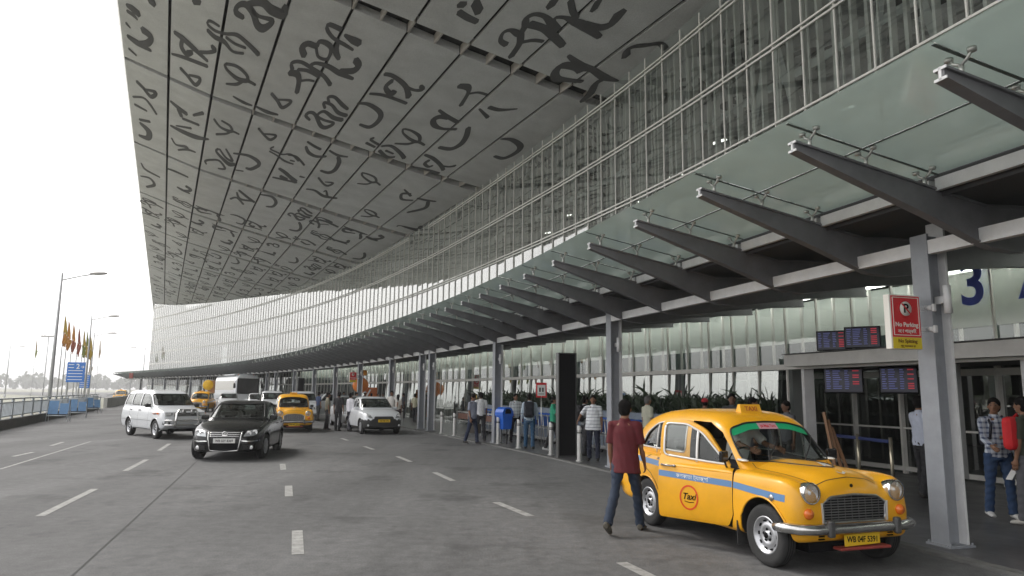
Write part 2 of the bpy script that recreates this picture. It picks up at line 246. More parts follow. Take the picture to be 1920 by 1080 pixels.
GLYPH = [[[0.33,-5.69,0.07],[0.55,-5.63,0.14],[0.8,-5.44,0.14]],[[0.33,-5.17,0.07],[0.58,-5.08,0.09],[0.72,-4.85,0.04]],[[0.24,-3.96,0.07],[0.4,-3.69,0.04]],[[0.25,-2.7,0.09],[0.63,-2.5,0.15],[1.22,-2.4,0.07]],[[0.72,-2.51,0.11],[1.09,-3.04,0.15],[1.24,-3.84,0.14],[0.89,-4.15,0.16]],[[0.25,-1.37,0.06],[0.56,-1.0,0.05]],[[2.17,-5.5,0.08],[2.5,-5.33,0.12],[2.95,-4.94,0.12],[3.57,-4.37,0.07]],[[2.5,-5.23,0.1],[2.48,-4.43,0.12],[2.71,-3.95,0.11],[2.92,-4.45,0.09],[2.7,-4.28,0.05]],[[2.09,-3.19,0.05],[2.63,-3.49,0.09],[3.59,-3.81,0.09]],[[3.22,-4.85,0.08],[3.6,-5.34,0.08],[3.8,-5.82,0.1],[3.65,-6.01,0.1]],[[3.82,-8.1,0.05],[3.45,-8.12,0.06],[3.39,-7.76,0.06],[3.69,-7.55,0.06],[4.1,-7.75,0.06],[4.49,-8.06,0.08],[4.95,-7.74,0.09],[5.44,-7.21,0.11]],[[3.41,-7.25,0.08],[3.72,-6.99,0.1],[4.07,-7.01,0.1],[4.46,-6.47,0.06],[4.88,-6.7,0.06]],[[4.12,-7.47,0.06],[4.48,-7.24,0.06],[4.91,-7.28,0.06]],[[4.27,-4.89,0.08],[4.39,-4.43,0.07],[4.86,-3.96,0.1],[5.27,-4.17,0.12],[5.21,-4.74,0.08],[4.75,-5.19,0.07],[4.3,-4.99,0.07]],[[4.47,-2.86,0.05],[4.91,-3.31,0.09],[5.22,-4.12,0.09],[5.66,-4.1,0.07]],[[2.48,-2.12,0.09],[2.78,-1.69,0.09],[3.19,-1.05,0.11],[3.35,-2.08,0.09],[2.87,-1.82,0.06]],[[4.59,-9.68,0.09],[4.3,-9.82,0.12],[4.33,-10.37,0.09],[4.57,-10.7,0.11],[4.88,-10.33,0.14],[5.12,-9.59,0.15],[5.37,-9.57,0.15],[5.59,-10.44,0.09],[5.12,-10.31,0.06],[4.83,-10.45,0.09]],[[4.57,-10.7,0.08],[5.07,-11.38,0.14],[5.45,-11.17,0.17],[5.87,-11.26,0.17],[5.83,-11.81,0.14]],[[6.41,-3.91,0.09],[6.73,-3.44,0.09],[7.07,-2.83,0.1],[7.3,-3.99,0.08],[6.76,-3.55,0.05]],[[4.88,-1.74,0.04],[5.38,-1.53,0.09],[5.78,-1.57,0.05]],[[5.98,-1.66,0.05],[6.52,-1.55,0.11],[7.01,-1.77,0.05]],[[0.48,2.3,0.11],[0.78,2.77,0.11],[1.14,3.5,0.13],[1.38,2.52,0.11],[0.78,2.93,0.06]],[[0.22,4.82,0.07],[0.75,4.21,0.07],[1.07,4.74,0.09],[1.39,5.81,0.09]],[[0.27,5.91,0.09],[0.88,6.04,0.07]],[[2.1,2.74,0.08],[2.48,3.15,0.13],[2.92,3.49,0.13]],[[2.48,3.31,0.13],[2.67,4.23,0.13]],[[3.24,3.18,0.08],[3.69,2.16,0.12]],[[1.2,-7.13,0.1],[1.4,-7.1,0.15]],[[2.81,-8.96,0.12],[3.03,-9.19,0.12]],[[7.86,-12.08,0.09],[7.42,-12.03,0.08],[7.43,-11.63,0.08],[7.76,-11.23,0.07],[8.21,-11.13,0.07],[8.57,-11.03,0.05]],[[8.05,-11.82,0.05],[8.4,-11.72,0.13],[8.66,-11.71,0.13]],[[7.98,-10.99,0.08],[8.04,-10.35,0.14],[8.27,-9.88,0.09]],[[7.06,-8.87,0.15],[6.88,-9.41,0.15],[7.0,-9.94,0.11],[7.32,-10.08,0.11],[7.36,-10.52,0.08],[7.63,-10.62,0.1],[7.86,-10.36,0.11],[7.88,-9.45,0.07],[7.55,-9.3,0.06],[7.35,-9.91,0.07]],[[6.78,-6.76,0.13],[7.07,-6.97,0.16],[7.25,-6.44,0.13],[7.37,-5.16,0.13]],[[7.26,-6.39,0.06],[7.55,-6.85,0.06],[7.81,-7.02,0.05]],[[6.85,-7.19,0.11],[6.73,-7.75,0.08],[7.04,-8.2,0.08],[7.61,-8.05,0.09],[8.06,-7.86,0.09],[8.46,-7.33,0.11]],[[7.04,-7.41,0.08],[7.4,-7.7,0.08],[7.87,-7.64,0.09]],[[7.43,-8.3,0.09],[7.58,-8.69,0.07],[8.04,-8.87,0.1],[8.53,-8.73,0.12],[9.12,-8.75,0.07]],[[8.52,-8.95,0.1],[8.96,-9.43,0.14],[9.03,-10.06,0.15],[8.82,-10.37,0.14]],[[10.05,-10.31,0.08],[10.38,-10.45,0.08],[11.0,-10.11,0.1],[11.4,-9.34,0.14]],[[10.45,-10.07,0.11],[10.39,-9.3,0.1],[10.7,-8.91,0.12],[10.85,-9.21,0.07],[10.69,-9.27,0.04]],[[10.02,-8.12,0.06],[10.44,-8.47,0.07],[10.89,-8.61,0.07],[11.51,-8.69,0.07]],[[11.06,-10.06,0.06],[11.43,-10.12,0.06],[11.64,-10.48,0.1],[11.48,-10.66,0.08]],[[8.41,-2.72,0.07],[8.16,-3.04,0.1],[8.24,-3.6,0.09],[8.5,-3.61,0.1],[8.96,-2.6,0.12],[9.23,-2.61,0.12],[9.43,-3.5,0.08],[8.96,-3.4,0.07],[8.61,-3.59,0.08],[8.77,-4.38,0.08],[9.29,-4.12,0.12],[9.68,-4.28,0.12]],[[8.74,-4.79,0.08],[8.58,-5.31,0.08],[8.91,-5.42,0.08],[9.33,-4.91,0.1],[9.73,-4.96,0.11]],[[8.78,-5.55,0.06],[8.63,-6.05,0.08],[8.86,-6.33,0.08],[9.31,-5.9,0.1],[9.61,-5.69,0.08]],[[9.82,-6.71,0.05],[10.23,-7.06,0.09],[10.8,-6.83,0.12],[11.02,-6.23,0.14],[11.01,-5.31,0.13],[10.85,-4.71,0.1],[10.45,-4.61,0.07]],[[12.17,-6.11,0.06],[12.31,-5.65,0.05],[12.82,-5.28,0.08],[13.18,-5.38,0.09],[13.01,-6.02,0.09],[12.55,-6.26,0.06],[12.21,-6.16,0.05]],[[12.37,-4.12,0.05],[12.86,-4.64,0.08],[13.14,-5.33,0.08],[13.52,-5.28,0.06]],[[12.79,-9.33,0.06],[13.29,-9.08,0.09],[13.8,-8.97,0.09]],[[13.36,-9.02,0.11],[13.04,-8.79,0.12],[12.93,-8.23,0.15],[13.16,-7.76,0.12],[13.53,-7.75,0.07],[14.03,-8.27,0.07]],[[11.25,-2.77,0.08],[11.73,-2.68,0.07]],[[11.39,-3.74,0.07],[11.32,-3.38,0.07],[11.83,-3.16,0.07]],[[11.95,-3.14,0.07],[12.32,-3.61,0.08],[12.9,-3.24,0.1],[13.28,-2.77,0.12]],[[12.02,-2.49,0.1],[12.56,-2.03,0.1],[12.86,-2.42,0.07]],[[12.27,-2.81,0.07],[12.69,-2.78,0.05]],[[8.88,0.99,0.09],[9.16,1.71,0.12],[9.6,1.84,0.1],[10.03,1.26,0.08]],[[8.82,0.2,0.07],[9.22,0.45,0.09],[9.59,0.54,0.09]],[[9.99,0.21,0.06],[10.5,0.41,0.09],[10.97,0.08,0.05]],[[10.56,0.64,0.11],[10.78,1.38,0.15],[10.85,2.83,0.15],[10.65,3.69,0.12],[10.23,3.82,0.08]],[[10.37,5.18,0.08],[10.86,5.99,0.08],[11.13,5.98,0.1],[11.25,5.15,0.08],[10.83,5.51,0.04]],[[10.19,8.19,0.07],[10.68,7.87,0.09],[11.33,8.31,0.13],[12.06,7.77,0.09]],[[11.15,7.44,0.06],[11.22,7.07,0.06],[11.49,8.06,0.11]],[[12.16,1.67,0.08],[12.34,2.13,0.06],[12.9,2.55,0.08],[13.14,2.22,0.09],[12.9,1.59,0.07],[12.48,1.46,0.06],[12.14,1.59,0.06]],[[12.39,3.63,0.05],[12.85,3.11,0.07],[13.09,2.28,0.07],[13.47,2.49,0.06]],[[13.93,-4.18,0.08],[14.35,-4.15,0.1],[14.92,-3.73,0.1],[15.3,-3.21,0.1]],[[14.32,-3.73,0.1],[14.3,-3.11,0.1],[14.57,-2.86,0.08],[14.69,-3.22,0.07]],[[13.9,-1.97,0.05],[14.5,-2.35,0.07],[15.29,-2.57,0.08]],[[14.97,-3.59,0.06],[15.34,-3.89,0.06],[15.53,-4.33,0.09]],[[14.36,-8.89,0.11],[14.63,-7.99,0.14],[14.76,-7.0,0.15],[14.62,-6.06,0.12],[14.13,-5.7,0.09]],[[14.71,1.74,0.05],[15.33,2.41,0.09]],[[15.21,2.06,0.07],[14.84,2.59,0.11],[15.13,3.52,0.09],[15.66,3.02,0.07]],[[15.73,2.37,0.07],[16.27,2.15,0.09],[16.71,1.83,0.06]],[[16.38,2.27,0.11],[16.65,3.63,0.15],[16.14,5.57,0.1]],[[8.28,3.3,0.06],[8.73,3.11,0.08],[9.31,3.96,0.08]],[[8.52,4.05,0.06],[8.75,3.96,0.06]],[[8.8,6.69,0.09],[9.43,7.31,0.09]],[[9.45,6.25,0.08],[9.7,6.15,0.06]],[[12.86,-16.01,0.09],[12.59,-16.09,0.07],[12.47,-16.57,0.07],[12.6,-16.9,0.06],[12.91,-16.93,0.11],[12.86,-17.45,0.11],[12.7,-17.84,0.1],[12.81,-18.25,0.06],[13.1,-18.38,0.06],[13.47,-18.21,0.11],[13.77,-18.11,0.08]],[[12.94,-16.96,0.11],[13.17,-16.42,0.11],[13.3,-15.46,0.12]],[[13.21,-16.59,0.06],[13.44,-16.96,0.06],[13.72,-17.15,0.05]],[[12.91,-17.66,0.11],[13.37,-17.8,0.1],[13.82,-17.67,0.11],[14.34,-17.43,0.09]],[[13.44,-18.34,0.08],[13.38,-18.58,0.05],[13.62,-18.81,0.05],[13.96,-18.85,0.1],[14.31,-18.88,0.12],[14.98,-18.75,0.07]],[[14.23,-18.95,0.1],[14.67,-19.16,0.09],[14.86,-19.57,0.14],[14.75,-20.27,0.17]],[[13.31,-19.67,0.08],[13.63,-19.27,0.08],[13.93,-19.04,0.06]],[[12.99,-18.94,0.14],[12.94,-19.31,0.14]],[[14.76,-17.07,0.05],[15.16,-16.93,0.09],[15.53,-16.84,0.13],[15.82,-16.96,0.09],[16.4,-16.85,0.11],[16.9,-17.0,0.03]],[[15.58,-16.61,0.13],[15.33,-16.64,0.11],[14.93,-16.4,0.13],[14.94,-15.83,0.14],[15.19,-15.48,0.12],[15.53,-15.69,0.08],[15.98,-16.03,0.06]],[[16.44,-16.79,0.11],[16.41,-16.25,0.11],[16.64,-15.51,0.14],[16.73,-14.81,0.12]],[[16.21,-18.47,0.11],[16.02,-18.81,0.09],[16.08,-19.16,0.07],[16.3,-19.45,0.07],[16.58,-19.84,0.06],[16.89,-19.72,0.08]],[[10.7,-16.84,0.09],[10.87,-17.01,0.09]],[[11.07,-17.36,0.13],[11.38,-17.0,0.13]],[[10.85,-16.47,0.09],[11.19,-16.42,0.09],[11.54,-16.45,0.08]],[[12.66,-11.97,0.1],[12.95,-12.17,0.13],[13.15,-11.81,0.08],[13.33,-10.53,0.1]],[[13.22,-11.76,0.05],[13.45,-12.14,0.05],[13.77,-12.26,0.05]],[[14.02,-10.92,0.04],[14.6,-10.52,0.08]],[[14.26,-11.39,0.08],[14.69,-11.56,0.08],[15.17,-12.23,0.03]],[[14.08,-19.77,0.1],[13.95,-20.28,0.1]],[[0.46,8.13,0.1],[1.02,7.64,0.1]],[[0.47,8.68,0.1],[0.93,9.55,0.25],[0.85,10.94,0.2],[0.35,11.21,0.1]],[[2.73,4.48,0.09],[3.57,4.27,0.09]],[[2.13,6.59,0.07],[2.78,6.64,0.16],[3.48,6.5,0.18],[4.17,5.86,0.07]],[[2.42,6.15,0.05],[3.21,5.39,0.09]],[[2.21,8.75,0.07],[2.47,9.61,0.07],[3.02,9.14,0.12],[3.16,9.58,0.12]],[[2.61,10.49,0.07],[3.1,9.57,0.1],[3.59,9.31,0.06]],[[4.25,2.32,0.08],[4.64,3.16,0.08],[5.2,3.16,0.12],[5.08,2.41,0.08],[4.62,2.12,0.06]],[[4.5,4.54,0.09],[4.97,3.84,0.08],[5.25,3.1,0.08],[5.6,3.12,0.06]],[[4.77,6.92,0.09],[4.68,7.47,0.09],[5.05,8.31,0.12],[5.55,9.03,0.19],[5.84,8.62,0.14]],[[4.83,6.84,0.07],[5.28,8.0,0.09],[5.67,8.15,0.11],[5.16,6.4,0.07]],[[4.3,10.79,0.07],[4.21,10.19,0.1],[4.55,9.47,0.09],[4.98,9.11,0.09],[5.39,10.25,0.1],[5.02,10.76,0.07]],[[5.61,6.65,0.07],[6.36,6.06,0.11],[6.95,6.36,0.15],[7.1,7.08,0.15],[6.79,8.37,0.14],[6.51,8.52,0.09]],[[6.4,1.08,0.08],[6.83,1.8,0.08],[7.15,2.04,0.1],[7.3,1.09,0.08],[6.69,1.61,0.05]],[[6.0,9.74,0.06],[6.43,9.38,0.06]],[[8.21,6.23,0.11],[8.73,6.7,0.15],[9.43,7.74,0.13]],[[8.47,7.58,0.13],[8.89,7.74,0.13]],[[8.11,8.35,0.07],[8.67,8.06,0.09],[9.48,7.66,0.09]],[[7.44,2.92,0.06],[7.33,3.47,0.06],[7.71,3.58,0.06],[8.01,3.59,0.06],[8.41,3.04,0.06],[8.93,3.63,0.08]],[[7.33,3.89,0.06],[7.78,4.11,0.06],[8.27,4.53,0.08],[8.77,4.51,0.06]],[[6.59,13.98,0.1],[7.1,14.73,0.13],[7.78,15.59,0.13]],[[6.51,14.71,0.08],[6.86,16.08,0.13],[7.63,15.51,0.1]],[[6.26,17.02,0.11],[6.63,16.1,0.1],[7.19,17.22,0.11]],[[7.94,13.1,0.07],[8.62,12.68,0.12],[9.04,13.62,0.15],[9.0,15.01,0.13],[8.62,15.61,0.08]],[[0.32,17.36,0.07],[0.57,18.57,0.12],[1.51,18.92,0.09]],[[0.19,21.02,0.07],[0.83,20.46,0.12],[1.12,21.81,0.16],[0.55,23.53,0.13]],[[2.01,15.75,0.08],[2.56,15.58,0.11],[3.34,15.58,0.08]]]
# ---------------------------------------------------------------- plan curve of the facade
KS = [0, 12, 24, 40, 60, 85, 120, 170]
TH = [0.2835, 0.3017, 0.3984, 0.4255, 0.5049, 0.6, 0.6929, 0.7887]
_s = np.arange(0, 175, 0.5); _th = np.interp(_s, KS, TH)
_th = np.convolve(np.pad(_th, 10, 'edge'), np.ones(21) / 21, 'valid')
_X = 10.3088 + np.concatenate([[0], np.cumsum(-np.sin(_th) * .5)[:-1]]); _Y = 4.2457 + np.concatenate([[0], np.cumsum(np.cos(_th) * .5)[:-1]])
def FR(s):
    """point on the facade line, unit tangent (away from camera), unit normal (towards the road)"""
    if s < 0:
        th = _th[0]; x = _X[0] + math.sin(th) * (-s); y = _Y[0] - math.cos(th) * (-s)
    else:
        th = float(np.interp(s, _s, _th)); x = float(np.interp(s, _s, _X)); y = float(np.interp(s, _s, _Y))
    return Vector((x, y, 0)), Vector((-math.sin(th), math.cos(th), 0)), Vector((-math.cos(th), -math.sin(th), 0))
def PT(s, off, z=0.0):
    c, t, n = FR(s); return c + n * off + Vector((0, 0, z))
def RZ(s):
    """rotation about Z so that local X points along the tangent, local Y away from the road"""
    c, t, n = FR(s); return math.atan2(t.y, t.x)
def rotz(a): return Matrix.Rotation(a, 3, 'Z')
SEND = 150.0; S0 = -9.0
O_CURB, O_COL, O_TIP = 4.02, 3.63, 6.2
PAVE = 0.03
# soffit grid
SQ = [-18.8499, 32.3014, 0.452, 13.0765, -0.1262, 1.9778]; TK = [0, 4, 8, 12, 16, 20, 28]; HK = [15.825, 14.3994, 13.368, 12.3653, 11.4404, 10.641, 9.8416]
sdx = Vector((-math.sin(SQ[2]), math.cos(SQ[2]), 0)); snx = Vector((math.cos(SQ[2]), math.sin(SQ[2]), 0))
def hz(t): return CAMZ + float(np.interp(t, TK, HK))
def SP(t, a, dz=0.0):
    """soffit point: t across from the outer edge, a along"""
    return Vector((SQ[0], SQ[1], 0)) + snx * t + sdx * a + Vector((0, 0, hz(t) + dz))
def SK(t, j): return j * SQ[3] + t * math.tan(SQ[4])      # 'a' of the skewed cross joint j at t
def tOf(p): return (Vector((p.x, p.y, 0)) - Vector((SQ[0], SQ[1], 0))).dot(snx)

# ---------------------------------------------------------------- ground, road, pavement
def asphalt(name, c0, c1, sc_=1.0, rough=.85):
    m, t, b = nm(name)
    tc = t.nodes.new('ShaderNodeTexCoord')
    def noise(s, d=8, r=.6, vec=None):
        n = t.nodes.new('ShaderNodeTexNoise'); n.inputs['Scale'].default_value = s; n.inputs['Detail'].default_value = d; n.inputs['Roughness'].default_value = r
        t.links.new(vec or tc.outputs['Object'], n.inputs['Vector']); return n.outputs[0]
    def rng(x, a, bb, c, d):
        r = t.nodes.new('ShaderNodeMapRange'); r.inputs[1].default_value = a; r.inputs[2].default_value = bb; r.inputs[3].default_value = c; r.inputs[4].default_value = d
        t.links.new(x, r.inputs[0]); return r.outputs[0]
    def mul(x, y):
        q = t.nodes.new('ShaderNodeMath'); q.operation = 'MULTIPLY'; t.links.new(x, q.inputs[0]); t.links.new(y, q.inputs[1]); return q.outputs[0]
    # wear runs along the lanes: rotate and stretch
    mp = t.nodes.new('ShaderNodeMapping'); mp.inputs['Rotation'].default_value = (0, 0, -0.345); mp.inputs['Scale'].default_value = (.55, .06, 1)
    t.links.new(tc.outputs['Object'], mp.inputs[0])
    big = noise(.16, 5, .55); lane = noise(1.0, 6, .6, mp.outputs[0]); fine = noise(5.5 * sc_, 12, .78); grit = noise(60 * sc_, 3, .6)
    f = mul(mul(rng(big, .3, .7, .76, 1.20), rng(lane, .32, .68, .70, 1.18)), mul(rng(fine, .25, .75, .54, 1.48), rng(grit, .3, .7, .72, 1.24)))
    # oil spots and patches
    st = noise(.55, 4, .7); st2 = rng(st, .54, .68, 1.0, .62); f = mul(f, st2)
    vo = t.nodes.new('ShaderNodeTexVoronoi'); vo.inputs['Scale'].default_value = 1.3; t.links.new(tc.outputs['Object'], vo.inputs[0])
    f = mul(f, rng(vo.outputs['Distance'], .02, .09, .72, 1.0))
    sc3 = t.nodes.new('ShaderNodeVectorMath'); sc3.operation = 'SCALE'; sc3.inputs[0].default_value = c0
    t.links.new(f, sc3.inputs['Scale']); t.links.new(sc3.outputs[0], b.inputs['Base Color'])
    t.links.new(rng(fine, .3, .7, rough - .12, min(1, rough + .1)), b.inputs['Roughness'])
    b.inputs['Specular IOR Level'].default_value = .35
    bp = t.nodes.new('ShaderNodeBump'); bp.inputs['Strength'].default_value = .35; bp.inputs['Distance'].default_value = .01
    t.links.new(grit, bp.inputs['Height']); t.links.new(bp.outputs[0], b.inputs['Normal'])
    return m
M['asphalt'] = asphalt('worn_concrete_road', (.130, .130, .130), None)
M['ground'] = mat('far_ground', (.24, .24, .19), .9, noise=.25, nscale=.05)
M['tile'] = None
def tile_mat():
    m, t, b = nm('dark_granite_paving')
    tc = t.nodes.new('ShaderNodeTexCoord'); mp = t.nodes.new('ShaderNodeMapping'); mp.inputs['Rotation'].default_value = (0, 0, -.33)
    t.links.new(tc.outputs['Object'], mp.inputs[0])
    br = t.nodes.new('ShaderNodeTexBrick'); br.inputs['Scale'].default_value = 1.0; br.offset = 0
    br.inputs['Color1'].default_value = (.050, .050, .054, 1); br.inputs['Color2'].default_value = (.066, .066, .068, 1); br.inputs['Mortar'].default_value = (.03, .03, .03, 1)
    br.inputs['Brick Width'].default_value = .6; br.inputs['Row Height'].default_value = .6; br.inputs['Mortar Size'].default_value = .008
    t.links.new(mp.outputs[0], br.inputs['Vector'])
    n = t.nodes.new('ShaderNodeTexNoise'); n.inputs['Scale'].default_value = 3; n.inputs['Detail'].default_value = 8; t.links.new(tc.outputs['Object'], n.inputs['Vector'])
    r = t.nodes.new('ShaderNodeMapRange'); r.inputs[1].default_value = .3; r.inputs[2].default_value = .7; r.inputs[3].default_value = .75; r.inputs[4].default_value = 1.3; t.links.new(n.outputs[0], r.inputs[0])
    s3 = t.nodes.new('ShaderNodeVectorMath'); s3.operation = 'SCALE'; t.links.new(br.outputs[0], s3.inputs[0]); t.links.new(r.outputs[0], s3.inputs['Scale'])
    t.links.new(s3.outputs[0], b.inputs['Base Color'])
    r2 = t.nodes.new('ShaderNodeMapRange'); r2.inputs[3].default_value = .22; r2.inputs[4].default_value = .5; t.links.new(n.outputs[0], r2.inputs[0]); t.links.new(r2.outputs[0], b.inputs['Roughness'])
    return m
M['tile'] = tile_mat()
tag(sheet('ground', [[(-1600, -200, -.03), (1600, -200, -.03), (1600, 2400, -.03), (-1600, 2400, -.03)]], M['ground']), kind='structure')
ss = [S0 + i * 1.5 for i in range(int((SEND + 3 - S0) / 1.5) + 1)]
# railing line (left edge of the road)
RA = Vector((-21.29, 30.18, 0)); RB = Vector((-34.79, 60.42, 0)); RD = (RB - RA).normalized()
def RP(d, z=0.): return RA + RD * d + Vector((0, 0, z))
road_q = []
b = MB()
rp = []
for i, s in enumerate(ss):
    a = PT(s, O_CURB + .15)
    dd = -42 + (160 + 42) * i / (len(ss) - 1)
    l = RP(dd) if s > -1 else RP(dd)
    rp.append((l, a))
for (l0, a0), (l1, a1) in zip(rp, rp[1:]): road_q.append([l0, a0, a1, l1])
a_last = rp[-1]
road_q.append([a_last[0], a_last[1], a_last[1] + Vector((-150, 140, 0)), a_last[0] + Vector((-90, 190, 0))])
road_q.append([Vector((-80, -60, 0)), Vector((40, -60, 0)), rp[0][1], rp[0][0]])
tag(sheet('road', road_q, M['asphalt']), kind='structure')
# pavement with a low kerb
b = MB()
for s0, s1 in zip(ss, ss[1:]):
    b.add([PT(s0, O_CURB, PAVE), PT(s0, -14, PAVE), PT(s1, -14, PAVE), PT(s1, O_CURB, PAVE)], [(0, 1, 2, 3)])
tag(b.build('pavement', M['tile']), kind='structure')
M['kerb'] = mat('kerb_granite', (.12, .12, .115), .7, noise=.25, nscale=5)
b = MB()
for s0, s1 in zip(ss, ss[1:]):
    p = [PT(s0, O_CURB + .002, -.02), PT(s0, O_CURB + .17, -.02), PT(s0, O_CURB + .15, PAVE + .004), PT(s0, O_CURB + .002, PAVE + .004)]
    q = [PT(s1, O_CURB + .002, -.02), PT(s1, O_CURB + .17, -.02), PT(s1, O_CURB + .15, PAVE + .004), PT(s1, O_CURB + .002, PAVE + .004)]
    b.add(p + q, [(1, 5, 6, 2), (2, 6, 7, 3)])
tag(b.build('kerb', M['kerb']), kind='structure')
# painted dashes, measured end points on the ground
def paint_mat():
    m, t, bb = nm('worn_road_paint')
    tc = t.nodes.new('ShaderNodeTexCoord'); n = t.nodes.new('ShaderNodeTexNoise'); n.inputs['Scale'].default_value = 7; n.inputs['Detail'].default_value = 9; n.inputs['Roughness'].default_value = .75
    t.links.new(tc.outputs['Object'], n.inputs['Vector'])
    r = t.nodes.new('ShaderNodeMapRange'); r.inputs[1].default_value = .38; r.inputs[2].default_value = .66; r.inputs[3].default_value = 1; r.inputs[4].default_value = 0
    mx = t.nodes.new('ShaderNodeMix'); mx.data_type = 'RGBA'; mx.inputs[6].default_value = (.19, .187, .178, 1); mx.inputs[7].default_value = (.38, .38, .365, 1)
    t.links.new(n.outputs[0], r.inputs[0]); t.links.new(r.outputs[0], mx.inputs[0]); t.links.new(mx.outputs[2], bb.inputs['Base Color']); bb.inputs['Roughness'].default_value = .8
    return m
M['paint'] = paint_mat()
q = []
for x0, y0, x1, y1, wd in DASH:
    a = Vector((x0, y0, .004)); c = Vector((x1, y1, .004)); t_ = (c - a).normalized(); n_ = Vector((-t_.y, t_.x, 0)) * wd / 2
    q.append([a - n_, c - n_, c + n_, a + n_])
tag(sheet('lane_markings', q, M['paint']), kind='structure')
# long paving joint and darker resurfaced strip
M['joint'] = mat('bitumen_joint', (.06, .06, .06), .8, noise=.3, nscale=3)
jp = [Vector(p) for p in JOINT]
q = []
for a, c in zip(jp, jp[1:]):
    t_ = (c - a).normalized(); n_ = Vector((-t_.y, t_.x, 0)) * .010
    q.append([a - n_, c - n_, c + n_, a + n_])
tag(sheet('paving_joint', [[v + Vector((0, 0, .004)) for v in f] for f in q], M['joint']), kind='structure')

# ---------------------------------------------------------------- the terminal
T = empty('terminal_building', tuple(FR(0)[0]), 0, 'curved glass airport terminal with huge overhanging roof lettered underneath, canopy along the kerb', 'terminal building')
TL = Vector(T.location)
def tb(mbx, name, mats, parent=None, **k):
    """parts of the terminal keep world coordinates"""
    o = mbx.build(name, mats, None, **k); o.parent = parent or T
    o.matrix_parent_inverse = Matrix.Translation(-TL)
    return o
def sub(mbx, name, mats, parent):
    o = mbx.build(name, mats, None); o.parent = parent; return o
# --- roof soffit
def soffit_mat():
    m, t, b = nm('perforated_soffit_panel')
    tc = t.nodes.new('ShaderNodeTexCoord')
    n = t.nodes.new('ShaderNodeTexNoise'); n.inputs['Scale'].default_value = 1.1; n.inputs['Detail'].default_value = 8
    n2 = t.nodes.new('ShaderNodeTexNoise'); n2.inputs['Scale'].default_value = 26; n2.inputs['Detail'].default_value = 2
    mpp = t.nodes.new('ShaderNodeMapping'); mpp.inputs['Scale'].default_value = (.12, 1.0, 1); mpp.inputs['Rotation'].default_value = (0, 0, .45)
    n3 = t.nodes.new('ShaderNodeTexNoise'); n3.inputs['Scale'].default_value = .7; n3.inputs['Detail'].default_value = 4
    for k in (n, n2): t.links.new(tc.outputs['Object'], k.inputs['Vector'])
    t.links.new(tc.outputs['Object'], mpp.inputs[0]); t.links.new(mpp.outputs[0], n3.inputs['Vector'])
    def rg(x, lo, hi):
        r = t.nodes.new('ShaderNodeMapRange'); r.inputs[1].default_value = .3; r.inputs[2].default_value = .7; r.inputs[3].default_value = lo; r.inputs[4].default_value = hi; t.links.new(x, r.inputs[0]); return r.outputs[0]
    def ml(a, c):
        q = t.nodes.new('ShaderNodeMath'); q.operation = 'MULTIPLY'; t.links.new(a, q.inputs[0]); t.links.new(c, q.inputs[1]); return q.outputs[0]
    f = ml(ml(rg(n.outputs[0], .9, 1.08), rg(n2.outputs[0], .88, 1.1)), rg(n3.outputs[0], .92, 1.06))
    s3 = t.nodes.new('ShaderNodeVectorMath'); s3.operation = 'SCALE'; s3.inputs[0].default_value = (.53, .535, .54)
    t.links.new(f, s3.inputs['Scale']); t.links.new(s3.outputs[0], b.inputs['Base Color'])
    b.inputs['Roughness'].default_value = .38; b.inputs['Specular IOR Level'].default_value = .6
    return m
M['soffit'] = soffit_mat(); M['glyph'] = mat('calligraphy_grey', (.075, .075, .077), .65, noise=.1, nscale=8)
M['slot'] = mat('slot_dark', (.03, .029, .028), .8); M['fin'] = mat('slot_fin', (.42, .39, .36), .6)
WS = SQ[5]; NT = 14
JA, JB = -5, 13
b = MB(); bk = MB(); fin = MB(); FINS = []
for j in range(JA, JB):
    for k in range(NT):
        t0, t1 = k * WS, (k + 1) * WS
        g0 = .06 if k else 0.0; g1 = .06
        # slot grows towards the facade
        def sw(t): return min(.42, .17 + .022 * t)
        for (ta, tb_) in ((t0 + g0, (t0 + t1) / 2), ((t0 + t1) / 2, t1 - g1)):
            # slightly different level per panel
            p = [SP(ta, SK(ta, j) + sw(ta)), SP(tb_, SK(tb_, j) + sw(tb_)), SP(tb_, SK(tb_, j + 1) - sw(tb_)), SP(ta, SK(ta, j + 1) - sw(ta))]
            b.add(p, [(0, 1, 2, 3)])
            up = Vector((0, 0, .10))
            # returns (panel edges) so joints read as real grooves
            for a_, c_ in ((0, 1), (2, 3)): b.add([p[a_], p[c_], p[c_] + up * 3, p[a_] + up * 3], [(0, 1, 2, 3)])
        for tt in (t0 + g0, t1 - g1):
            b.add([SP(tt, SK(tt, j) + sw(tt)), SP(tt, SK(tt, j + 1) - sw(tt)), SP(tt, SK(tt, j + 1) - sw(tt), .1), SP(tt, SK(tt, j) + sw(tt), .1)], [(0, 1, 2, 3)])
        # fins in the cross slot
        for tt in (t0, (t0 + t1) / 2):
            if tt < 5: continue
            big = -1 <= j <= 2 and tt < 27
            if big: fin, keep = MB(), fin
            wz = .30
            for e in (-.035,):
                A_ = SP(tt, SK(tt, j) - sw(tt) - .02); B_ = SP(tt, SK(tt, j) + sw(tt) + .02)
                fin.bar(A_ + Vector((0, 0, .02)), B_ + Vector((0, 0, .02)), .07, .05)
                fin.bar(A_ + Vector((0, 0, .2)), B_ + Vector((0, 0, .2)), .05, .30)
            if big: FINS.append(fin); fin = keep
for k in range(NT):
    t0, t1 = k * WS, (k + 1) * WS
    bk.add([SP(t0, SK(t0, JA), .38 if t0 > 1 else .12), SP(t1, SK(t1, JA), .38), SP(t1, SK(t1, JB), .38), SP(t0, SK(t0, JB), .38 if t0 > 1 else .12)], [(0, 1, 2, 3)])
sof = tb(b, 'roof_soffit', M['soffit'])
